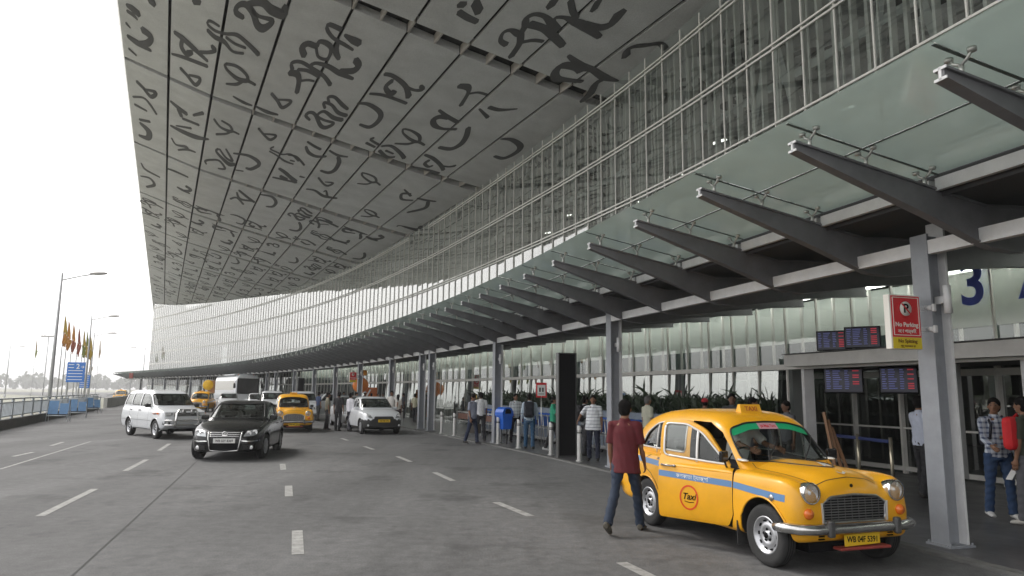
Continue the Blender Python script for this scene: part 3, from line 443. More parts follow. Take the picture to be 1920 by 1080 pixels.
bko = tb(bk, 'soffit_backing', M['slot'])
tb(fin, 'soffit_fins', M['fin'])['kind'] = 'stuff'
for f_ in FINS: tb(f_, 'soffit_fin', M['fin'])
# roof deck and outer fascia
b = MB()
for k in range(NT):
    t0, t1 = k * WS, (k + 1) * WS
    b.add([SP(t0, SK(t0, JA), .45 + t0 * .03), SP(t1, SK(t1, JA), .45 + t1 * .3), SP(t1, SK(t1, JB), .45 + t1 * .3), SP(t0, SK(t0, JB), .45 + t0 * .03)], [(0, 1, 2, 3)])
b.add([SP(0, SK(0, JA)), SP(0, SK(0, JB)), SP(-.12, SK(0, JB), .3), SP(-.12, SK(0, JA), .3)], [(0, 1, 2, 3)])
b.add([SP(-.12, SK(0, JA), .3), SP(-.12, SK(0, JB), .3), SP(0, SK(0, JB), .5), SP(0, SK(0, JA), .5)], [(0, 1, 2, 3)])
tb(b, 'roof_deck', M['white_steel'])
# --- calligraphy on the soffit
def stroke(mb, pts, lift=-.006, asp=3.2):
    P = np.array(pts, float); n = len(P)
    X = P[:, :2].copy(); X[:, 1] /= asp
    d_ = np.r_[0, np.cumsum(np.hypot(*np.diff(X, axis=0).T))]
    m = max(4, int(n * 5)); u = np.linspace(0, d_[-1], m)
    # Catmull-Rom through the points
    def cr(vals):
        out = []
        for x in u:
            i = min(n - 2, max(0, int(np.searchsorted(d_, x)) - 1)); h = d_[i + 1] - d_[i] or 1; f = (x - d_[i]) / h
            p0 = vals[max(0, i - 1)]; p1 = vals[i]; p2 = vals[i + 1]; p3 = vals[min(n - 1, i + 2)]
            out.append(.5 * (2 * p1 + (p2 - p0) * f + (2 * p0 - 5 * p1 + 4 * p2 - p3) * f * f + (3 * p1 - p0 - 3 * p2 + p3) * f ** 3))
        return np.array(out)
    cx, cy = cr(X[:, 0]), cr(X[:, 1]); ww = np.interp(u, d_, P[:, 2]) * .5
    tx, ty = np.gradient(cx), np.gradient(cy); l = np.hypot(tx, ty) + 1e-9; nx, ny = -ty / l, tx / l
    ww = ww * 1.48
    # rounded ends
    L_, R_ = [], []
    L_.append((cx[0] - tx[0] / l[0] * ww[0] * .7, cy[0] - ty[0] / l[0] * ww[0] * .7)); R_.append(L_[0])
    for i in range(m): L_.append((cx[i] + nx[i] * ww[i], cy[i] + ny[i] * ww[i])); R_.append((cx[i] - nx[i] * ww[i], cy[i] - ny[i] * ww[i]))
    L_.append((cx[-1] + tx[-1] / l[-1] * ww[-1] * .7, cy[-1] + ty[-1] / l[-1] * ww[-1] * .7)); R_.append(L_[-1])
    vs = [SP(t, a * asp, lift) for t, a in L_] + [SP(t, a * asp, lift) for t, a in R_]
    k = len(L_); mb.add(vs, [(i, i + 1, k + i + 1, k + i) for i in range(k - 1)])
b = MB()
for i, st in enumerate(GLYPH): stroke(b, st, -.006 - (i % 7) * .0012)
# more letters of the same hand further along (beyond the traced ones)
groups = [GLYPH[6:10], GLYPH[10:13], GLYPH[13:15], GLYPH[15:16], GLYPH[3:5], GLYPH[32:33], GLYPH[33:37], GLYPH[39:43], GLYPH[43:46], GLYPH[46:47], GLYPH[47:49], GLYPH[51:55], GLYPH[78:82], GLYPH[86:89], GLYPH[65:69], GLYPH[69:70], GLYPH[82:84]]
def gcen(g): A_ = np.array([p for s_ in g for p in s_]); return A_[:, 0].mean(), A_[:, 1].mean(), A_[:, 0].min(), A_[:, 0].max(), A_[:, 1].min(), A_[:, 1].max()
rg = random.Random(11); li = 0
TR = np.array([(p[0], p[1]) for s_ in GLYPH for p in s_])
for j in range(-4, 12):
    for k in range(0, 11):
        for c in range(3):
            if rg.random() < .10: continue
            tc_, ac = (k + .5 + rg.uniform(-.25, .25)) * WS, SK(k * WS, j) + SQ[3] * (.2 + .3 * c) + rg.uniform(-.5, .5)
            g = rg.choice(groups); x0, y0, *_b = gcen(g)
            if ((np.abs(TR[:, 0] - tc_) < 1.5) & (np.abs(TR[:, 1] - ac) < 2.6)).any(): continue
            if j < -3 and k < 3: continue
            sc_ = rg.uniform(.8, 1.02); li += 1
            for s_ in g: 
                stroke(b, [((p[0] - x0) * sc_ + tc_, (p[1] - y0) * sc_ + ac, p[2]) for p in s_], -.006 - (li % 5) * .0012)
tb(b, 'soffit_calligraphy', M['glyph'])
# --- facade glass, mullions, transoms
M['fglass'] = glass('facade_glass', (.74, .79, .77), .085, power=2.3, rough=.015, gcol=(.92, .93, .91))
M['gglass'] = glass('entrance_level_glass', (.42, .48, .46), .36, rough=.01, gcol=(.86, .90, .86))
SM = [15.16 + 1.045 * (i - 22) for i in range(0, 152)]; SM = [s for s in SM if s < SEND] + [SEND]
S0M = SM[0]
TZ = [2.42, 4.22, 6.28, 8.34, 10.41, 12.52, 14.6, 16.6]
def top(s): return hz(tOf(FR(s)[0])) - .0
gl = MB(); glo = MB(); glu = MB(); mu = MB(); tr = MB(); ip = MB(); rr = random.Random(3)
for s0, s1 in zip(SM, SM[1:]):
    zt = min(top(s0), top(s1)); lv = [PAVE] + [z for z in TZ if z < zt - .3] + [zt]; ztA, ztB = top(s0), top(s1)
    for z0, z1 in zip(lv, lv[1:]):
        za, zb = (ztA, ztB) if z1 == zt else (z1, z1)
        tl = [rr.gauss(0, .0022) for _ in range(4)]
        c0, c1 = PT(s0, 0), PT(s1, 0); nn = FR(s0)[2]
        p = [c0 + nn * tl[0] + Vector((0, 0, z0)), c0 + nn * tl[1] + Vector((0, 0, za)), c1 + nn * tl[2] + Vector((0, 0, zb)), c1 + nn * tl[3] + Vector((0, 0, z0))]
        if z1 < 2.5:
            if s0 < 12.6: continue
            p[0] += nn * .09; p[3] += nn * .09
        (glo if z1 < 2.5 else glu if z1 < 4.3 else gl).add(p, [(0, 1, 2, 3)])
for s in SM:
    c, t_, n_ = FR(s); zt = top(s)
    zr = max([z for z in TZ if z < zt - .3])
    # slim mullion, stands proud of the glass on the upper floors and as a stub above the top rail
    ztm = zr + .5 if zt - zr < 1.2 else zt
    mu.box(c + n_ * .025 + Vector((0, 0, (4.2 + ztm) / 2)), (.04, .034, ztm - 4.2), rotz(RZ(s)))
    zlo = PAVE if s > 12.4 else 2.6
    mu.box(c + n_ * .03 + Vector((0, 0, (zlo + 4.1) / 2)), (.03, .05, 4.1 - zlo), rotz(RZ(s)))
    if True:
        ip.box(c - n_ * .5 + Vector((0, 0, 4.3 + (zt - 4.3) / 2)), (.07, .16, zt - 4.4), rotz(RZ(s)))
        if s < 60:
            ip.box(c - n_ * 1.15 + t_ * .22 + Vector((0, 0, 4.4 + (zt - 4.4) / 2)), (.10, .10, zt - 4.5), rotz(RZ(s)))
            ip.box(c - n_ * .30 + t_ * .16 + Vector((0, 0, 4.4 + (zt - 4.4) / 2)), (.03, .05, zt - 4.5), rotz(RZ(s)))
        if s < 70: ip.box(c - n_ * .45 + Vector((0, 0, (zlo + 4.05) / 2)), (.04, .07, 4.0 - zlo), rotz(RZ(s)))
for z in TZ:
    for s0, s1 in zip(SM, SM[1:]):
        if top(s0) < z + .3 or top(s1) < z + .3: continue
        a, c = PT(s0, .045, z), PT(s1, .045, z)
        if z < 3:
            tr.bar(PT(s0, .06, z), PT(s1, .06, z), .10, .12)
        else:
            tr.bar(a - Vector((0, 0, .075)), c - Vector((0, 0, .065)), .05, .05); tr.bar(a + Vector((0, 0, .065)), c + Vector((0, 0, .065)), .05, .05)
tb(gl, 'facade_glass', M['fglass']); tb(glo, 'entrance_glass', M['gglass']); tb(glu, 'clerestory_glass', glass('clerestory_glass', (.74, .79, .76), .13, rough=.01))
for o in [x for x in T.children if x.name in ('facade_glass', 'entrance_glass')]:
    pass
tb(mu, 'mullions', M['mullion']); tb(tr, 'transoms', M['mullion']); tb(ip, 'inner_posts', M['white_steel'])
# --- interior seen through the glass
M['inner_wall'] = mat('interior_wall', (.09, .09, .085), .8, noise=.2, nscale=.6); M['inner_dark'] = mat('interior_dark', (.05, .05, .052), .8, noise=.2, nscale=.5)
M['inner_truss'] = mat('interior_truss', (.42, .43, .42), .6)
b = MB()
sg = [S0 + i * 6 for i in range(int((SEND - S0) / 6) + 1)]
for s0, s1 in zip(sg, sg[1:]):
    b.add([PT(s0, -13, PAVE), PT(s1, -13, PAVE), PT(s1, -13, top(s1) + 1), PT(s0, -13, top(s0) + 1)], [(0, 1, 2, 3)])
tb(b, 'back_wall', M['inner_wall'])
b = MB()
for s0, s1 in zip(sg, sg[1:]):
    for z in (4.05,):
        b.add([PT(s0, -.7, z), PT(s1, -.7, z), PT(s1, -13, z), PT(s0, -13, z)], [(0, 1, 2, 3)])
        b.add([PT(s0, -.7, z + .3), PT(s1, -.7, z + .3), PT(s1, -13, z + .3), PT(s0, -13, z + .3)], [(0, 1, 2, 3)])
        b.add([PT(s0, -.7, z), PT(s1, -.7, z), PT(s1, -.7, z + .3), PT(s0, -.7, z + .3)], [(0, 1, 2, 3)])
for s in (S0, SEND):
    b.add([PT(s, -.02, PAVE), PT(s, -13, PAVE), PT(s, -13, top(s)), PT(s, -.02, top(s))], [(0, 1, 2, 3)])
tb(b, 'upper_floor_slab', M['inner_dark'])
b = MB()
for i, s in enumerate([S0 + 4.5 * k for k in range(26)]):
    z1 = top(s) - .1
    b.bar(PT(s, -2.2, 4.4), PT(s + 2.2, -2.2, z1), .22, .22); b.bar(PT(s + 4.4, -2.2, 4.4), PT(s + 2.2, -2.2, z1), .22, .22)
    b.bar(PT(s, -2.2, 7.6), PT(s + 4.5, -2.2, 7.6), .2, .25); b.bar(PT(s, -2.2, 10.8), PT(s + 4.5, -2.2, 10.8), .2, .25)
    b.bar(PT(s, -1.2, z1 - .5), PT(s, -12, z1 - 1.2), .2, .5)
    b.bar(PT(s + 1, -1.4, .2), PT(s + 1, -1.4, 4.0), .25, .25)
tb(b, 'inner_trusses', M['inner_truss'])
M['lit'] = mat('strip_light', (1, .98, .92), .5, emit=2.2)
b = MB()
for i in range(11):
    s = -4 + i * 4.1
    b.bar(PT(s, -4.2 - (i % 3), 11.2), PT(s + .8, -4.2 - (i % 3), 11.3), .12, .05)
tb(b, 'strip_lights', M['lit'])

# bulkhead added behind entrance-level glass for its pale zone and dark band, with added lights
M['backing_pale'] = mat('glass_backing_pale', (.62, .66, .62), .7, noise=.08, nscale=.7); M['backing_green'] = mat('glass_backing_green', (.035, .060, .052), .35, noise=.15, nscale=1)
M['cove'] = mat('added_glow_strip', (1, .98, .93), .5, emit=9.0)  # glowing strip added to brighten the panels behind the glass
b = MB(); b2 = MB(); b3 = MB()
for s0, s1 in zip(SM, SM[1:]):
    if s0 > 80: break
    b.add([PT(s0, -.75, 3.02), PT(s1, -.75, 3.02), PT(s1, -.75, 4.02), PT(s0, -.75, 4.02)], [(0, 1, 2, 3)])
    b2.add([PT(s0, -.72, 2.46), PT(s1, -.72, 2.46), PT(s1, -.72, 3.04), PT(s0, -.72, 3.04)], [(0, 1, 2, 3)])
    b3.bar(PT(s0, -.22, 4.0), PT(s1, -.22, 4.0), .12, .04)
tb(b, 'bulkhead', M['backing_pale']); tb(b2, 'bulkhead_band', M['backing_green']); tb(b3, 'added_glow_strip', M['cove'])

# --- canopy: glass on spider clamps, rafters, beams, columns
M['cglass'] = glass('canopy_glass', (.50, .60, .56), .08, rough=.12, dif=.95, difcol=(.68, .82, .75))
M['joint_green'] = mat('silicone_joint', (.10, .13, .12), .6)
SR0, DSR = 4.96, 1.845
SR = [SR0 + DSR * i for i in range(-5, 79)]; SR = [s for s in SR if s < SEND + 2]
ROOT_Z, TIP_Z = 3.95, 4.42            # rafter top at column line / tip
def rtop(off): return ROOT_Z + (TIP_Z - ROOT_Z) * (off - O_COL) / (O_TIP - O_COL)
G_IN = 4.26
b = MB(); jn = MB(); rr = random.Random(5)
for s0, s1 in zip(SR, SR[1:]):
    g = .004; dz = rr.uniform(-.004, .004)
    jn.bar(PT(s0, O_TIP + .06, rtop(O_TIP) + .192), PT(s0, G_IN, rtop(G_IN) + .192), .035, .006)
    jn.bar(PT(s0, 5.29, rtop(5.29) + .19), PT(s1, 5.29, rtop(5.29) + .19), .03, .006)
    for o0, o1 in ((O_TIP + .08, 5.3), (5.28, G_IN)):
        p = [PT(s0 + g, o0, rtop(o0) + .20 + dz), PT(s1 - g, o0, rtop(o0) + .20 + dz), PT(s1 - g, o1, rtop(o1) + .20), PT(s0 + g, o1, rtop(o1) + .20)]
        q = [v + Vector((0, 0, .02)) for v in p]
        b.add(p, [(0, 1, 2, 3)])
tb(b, 'canopy_glass', M['cglass']); tb(jn, 'glass_joints', M['joint_green'])
M['clamp'] = mat('clamp_steel', (.55, .55, .52), .3, metal=.6)
def rafter(s, name='rafter', full=True):
    c, t_, n_ = FR(s)
    mb = MB()
    O = PT(s, 0)
    def pt(off, z, e=0.): return n_ * off + Vector((0, 0, z)) + t_ * e
    # tapered I: web + flanges from tip to column line, then bellied inner part to the facade
    offs = [O_TIP, 5.4, 4.5, O_COL, 3.2, 2.6, 1.8, .9, .12]
    tops = [rtop(O_TIP), rtop(5.4), rtop(4.5), ROOT_Z, 3.98, 3.98, 3.98, 3.98, 3.98]
    bots = [TIP_Z - .11, 4.05, 3.76, 3.45, 3.42, 3.50, 3.62, 3.70, 3.75]
    for i in range(len(offs) - 1):
        a0, a1 = offs[i], offs[i + 1]
        hw = .06
        T0, T1, B0, B1 = tops[i], tops[i + 1], bots[i], bots[i + 1]
        if full:
            for (z0, z1, dz) in ((T0, T1, -.022), (B0, B1, .022)):
                vs = [pt(a0, z0, -hw), pt(a0, z0, hw), pt(a1, z1, hw), pt(a1, z1, -hw)]
                vs += [v + Vector((0, 0, dz)) for v in vs]
                mb.add(vs, [(0, 1, 2, 3), (7, 6, 5, 4), (0, 4, 5, 1), (1, 5, 6, 2), (2, 6, 7, 3), (3, 7, 4, 0)])
            e = .03
            for sg_ in (-e, e): mb.add([pt(a0, T0 - .02, sg_), pt(a0, B0 + .02, sg_), pt(a1, B1 + .02, sg_), pt(a1, T1 - .02, sg_)], [(0, 1, 2, 3)])
        else:
            for sg_ in (-hw, hw): mb.add([pt(a0, T0, sg_), pt(a0, B0, sg_), pt(a1, B1, sg_), pt(a1, T1, sg_)], [(0, 1, 2, 3)])
            mb.add([pt(a0, B0, -hw), pt(a0, B0, hw), pt(a1, B1, hw), pt(a1, B1, -hw)], [(0, 1, 2, 3)])
            mb.add([pt(a0, T0, -hw), pt(a0, T0, hw), pt(a1, T1, hw), pt(a1, T1, -hw)], [(0, 1, 2, 3)])
    mb.add([pt(O_TIP, TIP_Z, -.03), pt(O_TIP, TIP_Z, .03), pt(O_TIP, TIP_Z - .1, .03), pt(O_TIP, TIP_Z - .1, -.03)], [(0, 1, 2, 3)])
    o = mb.build(name, M['dark_steel']); o.parent = T; o.location = O - TL
    if full:
        for off in (O_TIP - .22, 5.25, 4.45):
            z = rtop(off); mb = MB()
            mb.tube([pt(off, z), pt(off, z + .10)], .022, 8)
            for e in (-.11, .11):
                mb.tube([pt(off, z + .09), pt(off + .0, z + .13, e * .6), pt(off, z + .19, e)], .014, 6)
                mb.tube([pt(off, z + .165, e), pt(off, z + .20, e)], .036, 8)
            sub(mb, 'glass_clamp', M['clamp'], o)
    # end cap rim, lighter steel
    mb = MB()
    mb.box(pt(O_TIP + .006, TIP_Z - .10), (.012, .21, .22), None) if False else mb.bar(pt(O_TIP + .006, TIP_Z + .005, 0), pt(O_TIP + .006, TIP_Z - .108, 0), .025, .012, up=n_)
    mb.bar(pt(O_TIP + .006, TIP_Z - .01, -.06), pt(O_TIP + .006, TIP_Z - .01, .06), .012, .024)
    mb.bar(pt(O_TIP + .006, TIP_Z - .10, -.06), pt(O_TIP + .006, TIP_Z - .10, .06), .012, .024)
    if full: sub(mb, 'end_cap', M['light_steel'], o)
    return o
for s in SR: rafter(s, full=s < 75)
b = MB(); b2 = MB(); b3 = MB()
for i, (s0, s1) in enumerate(zip(SR, SR[1:])):
    # outer longitudinal beam on the column line: pale channel between rafters
    b.bar(PT(s0 + .04, O_COL + .09, 3.58), PT(s1 - .04, O_COL + .09, 3.58), .10, .17)
    b.bar(PT(s0 + .04, 4.30, 4.12), PT(s1 - .04, 4.30, 4.12), .10, .14)
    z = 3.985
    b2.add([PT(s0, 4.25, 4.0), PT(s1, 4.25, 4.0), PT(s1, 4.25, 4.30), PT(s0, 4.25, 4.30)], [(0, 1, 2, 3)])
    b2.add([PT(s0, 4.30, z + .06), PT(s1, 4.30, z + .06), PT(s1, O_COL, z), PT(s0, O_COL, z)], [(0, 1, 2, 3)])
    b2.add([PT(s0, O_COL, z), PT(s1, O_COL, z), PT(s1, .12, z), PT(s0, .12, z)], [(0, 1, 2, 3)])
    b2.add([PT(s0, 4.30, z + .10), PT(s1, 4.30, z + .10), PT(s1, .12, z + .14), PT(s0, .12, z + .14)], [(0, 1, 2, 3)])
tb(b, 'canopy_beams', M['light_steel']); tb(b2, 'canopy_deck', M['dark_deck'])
SC = [-3.1, 5.74, 14.88, 23.62, 31.75, 33.3, 39.0, 46.6, 53.6, 60.4, 67.4, 74.5, 78, 85, 92, 99, 106, 113, 120, 127, 134, 141]
def column():
    mb = MB(); H_ = 3.75 - PAVE; zc = H_ / 2
    # flange plates: local X along the facade, local -Y towards the road
    mb.box((0, -.135, zc + .09), (.25, .03, H_ + .18), mi=1); mb.box((0, .135, zc), (.25, .03, H_), mi=0)  # light on the road-facing flange is put into its paler colour
    mb.box((0, 0, zc), (.03, .24, H_), mi=0)
    mb.box((0, 0, .012), (.34, .38, .024), mi=0)
    for sx_ in (-1, 1):
        for sy_ in (-1, 1): mb.tube([(sx_ * .145, sy_ * .165, .02), (sx_ * .145, sy_ * .165, .05)], .014, 8, mi=0)
    return mb
cm = column().mesh('column', [M['grey_steel'], M['light_steel']])
lm = MB(); lm.tube([(0, 0, -.17), (0, 0, .17)], .045, 14, mi=0); lm.box((0, .09, 0), (.07, .12, .09)); lampm = lm.mesh('column_lamp', [M['light_steel']])
for i, s in enumerate(SC):
    o = bpy.data.objects.new('column', cm); COL.objects.link(o); o.parent = T; o.location = PT(s, O_COL, PAVE) - TL; o.rotation_euler = (0, 0, RZ(s))
    l = bpy.data.objects.new('column_lamp', lampm); COL.objects.link(l); l.parent = o; l.location = (-.20, -.02, 2.9); l.rotation_euler = (0, 0, math.pi / 2 * -1)
# blue lettering on the glass
def text_mesh(txt, size, ext=.0, font=None, res=6, bold=0.0, shear=0.0):
    cu = bpy.data.curves.new('txt', 'FONT'); cu.body = txt; cu.size = size; cu.extrude = ext; cu.align_x = 'CENTER'; cu.align_y = 'CENTER'; cu.resolution_u = res; cu.offset = bold; cu.shear = shear
    to = bpy.data.objects.new('txt', cu); TMP.collection.objects.link(to)
    dg = tmp_dg()
    me = bpy.data.meshes.new_from_object(to.evaluated_get(dg), depsgraph=dg)
    bpy.data.objects.remove(to); bpy.data.curves.remove(cu); return me
def text_obj(name, txt, size, m, parent, loc, rot=(math.pi / 2, 0, 0), ext=.002, bold=0., sx=1., shear=0.0):
    me = text_mesh(txt, size, ext, bold=bold, shear=shear); me.materials.clear(); me.materials.append(m)
    o = bpy.data.objects.new(name, me); COL.objects.link(o); o.parent = parent; o.location = loc; o.rotation_euler = rot; o.scale = (sx, 1, 1); return o
# ================================================================ vehicles
def pchip(xs, ys, x):
    xs = np.asarray(xs, float); ys = np.asarray(ys, float); x = np.asarray(x, float)
    h = np.diff(xs); d = np.diff(ys, axis=0) / h.reshape(-1, *([1] * (ys.ndim - 1)))
    m = np.zeros_like(ys); m[0] = d[0]; m[-1] = d[-1]
    for i in range(1, len(xs) - 1):
        a, b = d[i - 1], d[i]; s = a * b > 0
        m[i] = np.where(s, 2 * a * b / np.where(s, a + b, 1), 0)
    i = np.clip(np.searchsorted(xs, x, side='right') - 1, 0, len(xs) - 2)
    sh = (-1,) + (1,) * (ys.ndim - 1)
    hh = h[i].reshape(sh); u = ((x - xs[i]).reshape(sh)) / hh
    return ys[i] * (1 + 2 * u) * (1 - u) ** 2 + hh * m[i] * u * (1 - u) ** 2 + ys[i + 1] * u * u * (3 - 2 * u) + hh * m[i + 1] * u * u * (u - 1)
def loft_grid(st, dx=.05, nu=4):
    """st: list of (x, half profile [(y,z)..]) -> grid of points [nx][nk] for y>=0, bottom to top"""
    st = sorted(st, key=lambda a: a[0]); xs = [a[0] for a in st]; Y = np.array([a[1] for a in st], float)
    X = [xs[0]]
    for a, b in zip(xs, xs[1:]):
        n = max(1, int(round((b - a) / dx))); X += list(np.linspace(a, b, n + 1)[1:])
    X = np.array(X); G = pchip(xs, Y, X)                      # nx,k,2
    k = Y.shape[1]; u = np.arange(k); U = np.linspace(0, k - 1, (k - 1) * nu + 1)
    out = []
    for i in range(len(X)): out.append(pchip(u, G[i], U))
    return X, np.array(out)
def loft_mesh(st, dx=.05, nu=4, off=0.0, capends=True):
    X, G = loft_grid(st, dx, nu); nx, nk = G.shape[:2]
    vs = []; fs = []
    ring = []
    for i in range(nx):
        r = [(X[i], -G[i, k, 0], G[i, k, 1]) for k in range(nk - 1, 0, -1)] if False else None
        full = [(X[i], G[i, k, 0], G[i, k, 1]) for k in range(nk)] + [(X[i], -G[i, k, 0], G[i, k, 1]) for k in range(nk - 2, -1, -1)]
        vs += full
    m = 2 * nk - 1
    for i in range(nx - 1):
        for k in range(m): fs.append((i * m + k, i * m + (k + 1) % m, (i + 1) * m + (k + 1) % m, (i + 1) * m + k))
    if capends:
        fs.append(tuple(range(m))); fs.append(tuple((nx - 1) * m + k for k in range(m - 1, -1, -1)))
    me = bpy.data.meshes.new('loft'); me.from_pydata(vs, [], fs)
    bm = bmesh.new(); bm.from_mesh(me); bmesh.ops.remove_doubles(bm, verts=bm.verts, dist=2e-4)
    bmesh.ops.recalc_face_normals(bm, faces=bm.faces)
    if off:
        bm.normal_update()
        N = [v.normal.copy() for v in bm.verts]
        for v, n in zip(bm.verts, N): v.co += n * off
    for f in bm.faces: f.smooth = True
    bm.to_mesh(me); bm.free(); return me
def boolean(me, cutters, op='DIFFERENCE'):
    """me minus / intersect cutter meshes (exact solver), returns a new mesh"""
    o = bpy.data.objects.new('t', me); TMP.collection.objects.link(o); tmp = []
    for c in cutters:
        co = bpy.data.objects.new('c', c); TMP.collection.objects.link(co); tmp.append(co)
        m = o.modifiers.new('b', 'BOOLEAN'); m.operation = op; m.object = co; m.solver = 'EXACT'
        try: m.material_mode = 'TRANSFER'
        except Exception: pass
    dg = tmp_dg()
    r = bpy.data.meshes.new_from_object(o.evaluated_get(dg), depsgraph=dg)
    for t in tmp + [o]: bpy.data.objects.remove(t)
    return r
def prism_y(poly, y0, y1, mt=None):
    b = MB(); b.prism(poly, lambda u, v: (u, y0, v), lambda u, v: (u, y1, v)); return b.mesh('p', mt or [])
def prism_x(poly, x0, x1, mt=None):
    b = MB(); b.prism(poly, lambda u, v: (x0, u, v), lambda u, v: (x1, u, v)); return b.mesh('p', mt or [])
def cyl_y(c, r, y0, y1, mt=None, n=40):
    return prism_y([(c[0] + r * math.cos(2 * math.pi * k / n), c[1] + r * math.sin(2 * math.pi * k / n)) for k in range(n)], y0, y1, mt)
def round_poly(poly, r=.06, n=4):
    out = []; N = len(poly)
    for i in range(N):
        p = Vector(poly[i]); a = Vector(poly[i - 1]); b = Vector(poly[(i + 1) % N])
        da = (a - p); db = (b - p); rr_ = min(r, da.length * .45, db.length * .45)
        A_ = p + da.normalized() * rr_; B_ = p + db.normalized() * rr_
        for k in range(n + 1):
            u = k / n; out.append(tuple((1 - u) ** 2 * A_ + 2 * u * (1 - u) * p + u * u * B_))
    return out
def mobj(name, me, mats, parent, smooth_angle=None):
    if mats is not None and len(me.materials) == 0:
        for m in (mats if isinstance(mats, (list, tuple)) else [mats]): me.materials.append(m)
    o = bpy.data.objects.new(name, me); COL.objects.link(o); o.parent = parent
    return o
def sharp(me, ang=35):
    try: me.set_sharp_from_angle(angle=rad(ang))
    except Exception: pass
class Surf:
    """ray-casting helper to lay strips, trims and lettering on a car body"""
    def __init__(s, meshes):
        vs = []; fs = []
        for me in meshes:
            n = len(vs); vs += [v.co.copy() for v in me.vertices]; fs += [[n + i for i in p.vertices] for p in me.polygons]
        s.t = BVHTree.FromPolygons(vs, fs)
    def side(s, x, z, sg, lift=.003):
        h = s.t.ray_cast(Vector((x, 3 * sg, z)), Vector((0, -sg, 0)))
        return h[0] + Vector((0, sg * lift, 0)) if h[0] is not None else Vector((x, .8 * sg, z))
    def front(s, y, z, dr=1, lift=.003):
        h = s.t.ray_cast(Vector((6 * dr, y, z)), Vector((-dr, 0, 0)))
        return h[0] + Vector((dr * lift, 0, 0)) if h[0] is not None else Vector((3 * dr, y, z))
    def topp(s, x, y, lift=.003):
        h = s.t.ray_cast(Vector((x, y, 4)), Vector((0, 0, -1)))
        return h[0] + Vector((0, 0, lift)) if h[0] is not None else Vector((x, y, 1))
def dens(poly, step=.05, close=False):
    out = []; P = list(poly) + ([poly[0]] if close else [])
    for a, b in zip(P, P[1:]):
        a = Vector(a); b = Vector(b); n = max(1, int((b - a).length / step))
        for k in range(n): out.append(tuple(a.lerp(b, k / n)))
    out.append(tuple(P[-1])); return out
def line_on(mb, fn, poly, wd, mi=0, thick=.003, step=.05, close=False):
    """flat ribbon of width wd following poly (2D) on surface fn(u,v)->3D"""
    P = dens(poly, step, close); L_ = []; R_ = []
    for i, p in enumerate(P):
        a = Vector(P[max(0, i - 1)]); b = Vector(P[min(len(P) - 1, i + 1)]); t = b - a
        if t.length < 1e-9: t = Vector((1, 0))
        t.normalize(); n = Vector((-t.y, t.x)) * wd / 2; q = Vector(p)
        L_.append(fn(*(q + n))); R_.append(fn(*(q - n)))
    k = len(P); mb.add(L_ + R_, [(i, i + 1, k + i + 1, k + i) for i in range(k - 1)], mi)
def tube_on(mb, fn, poly, r, mi=0, step=.05, close=False, n=6):
    mb.tube([fn(*p) for p in dens(poly, step, close)], r, n, mi)
def text_on(name, txt, size, m, parent, fn, cu, cv, sx=1., bold=0., flip=1, shear=0.):
    """lettering projected on surface; fn(u,v)->3D"""
    me = text_mesh(txt, size, 0, bold=bold, shear=shear); me.materials.clear(); me.materials.append(m)
    for v in me.vertices: v.co = fn(cu + flip * v.co.x * sx, cv + v.co.y)
    o = bpy.data.objects.new(name, me); COL.objects.link(o); o.parent = parent; return o

def wheel_parts(parent, x, y, R, wid, kind='steel', sg=1, steer=0.):
    """wheel > tyre, rim"""
    w_ = empty('wheel', (x, y, R)); w_.parent = parent; w_.rotation_euler = (0, 0, steer + (0 if sg > 0 else math.pi))
    b = MB(); h = wid / 2; r = R * .62
    b.lathe([(r, -h * .8), (R * .82, -h), (R * .95, -h * .92), (R, -h * .6), (R, h * .6), (R * .95, h * .92), (R * .82, h), (r, h * .8)], axis='Y', n=40)
    for k in (-.35, 0, .35): b.lathe([(R + .001, h * (k - .06)), (R + .001, h * (k + .06))], axis='Y', n=40, mi=1)
    b.build('tyre', [M['rubber'], M['black']], w_)
    b = MB()
    if kind == 'steel':
        b.lathe([(r, h * .78), (r * .97, h * .86), (r * .90, h * .80), (r * .84, h * .35), (r * .72, h * .30), (r * .60, h * .52), (r * .40, h * .58), (r * .34, h * .42), (r * .22, h * .42), (r * .2, h * .7), (0.001, h * .75)], axis='Y', n=36)
        for k in range(10):
            a = 2 * math.pi * k / 10; b.box((r * .745 * math.cos(a), h * .37, r * .745 * math.sin(a)), (.035, .02, .014), Matrix.Rotation(-a - math.pi / 2, 3, 'Y'), 1)
        for k in range(5):
            a = 2 * math.pi * k / 5 + .2; b.ball((r * .30 * math.cos(a), h * .46, r * .30 * math.sin(a)), .016, 1, 8, 5)
        b.lathe([(r * .17, h * .70), (r * .16, h * .80), (.001, h * .86)], axis='Y', n=16, mi=1)
    else:
        b.lathe([(r, h * .80), (r * .93, h * .86), (r * .90, h * .6), (r * .9, h * .15), (.001, h * .1)], axis='Y', n=36, mi=0)
        for k in range(10 if kind == 'alloy' else 7):
            a = 2 * math.pi * k / (10 if kind == 'alloy' else 7)
            b.bar((r * .18 * math.cos(a), h * .72, r * .18 * math.sin(a)), (r * .93 * math.cos(a), h * .74, r * .93 * math.sin(a)), .035 if kind == 'alloy' else .07, .04, up=(0, 1, 0))
        b.lathe([(r * .24, h * .6), (r * .22, h * .84), (.001, h * .88)], axis='Y', n=20)
        b.lathe([(r * .89, h * .2), (.001, h * .18)], axis='Y', n=24, mi=1)
    b.build('rim', [M['rim'], M['black']], w_)
    return w_
M['rim'] = mat('silver_rim', (.52, .53, .55), .35, metal=.7, noise=.15, nscale=12)
M['cglass_car'] = glass('car_glass', (.34, .38, .36), .09, rough=.0)
M['clear_glass'] = glass('clear_car_glass', (.80, .84, .82), .07, rough=.0)
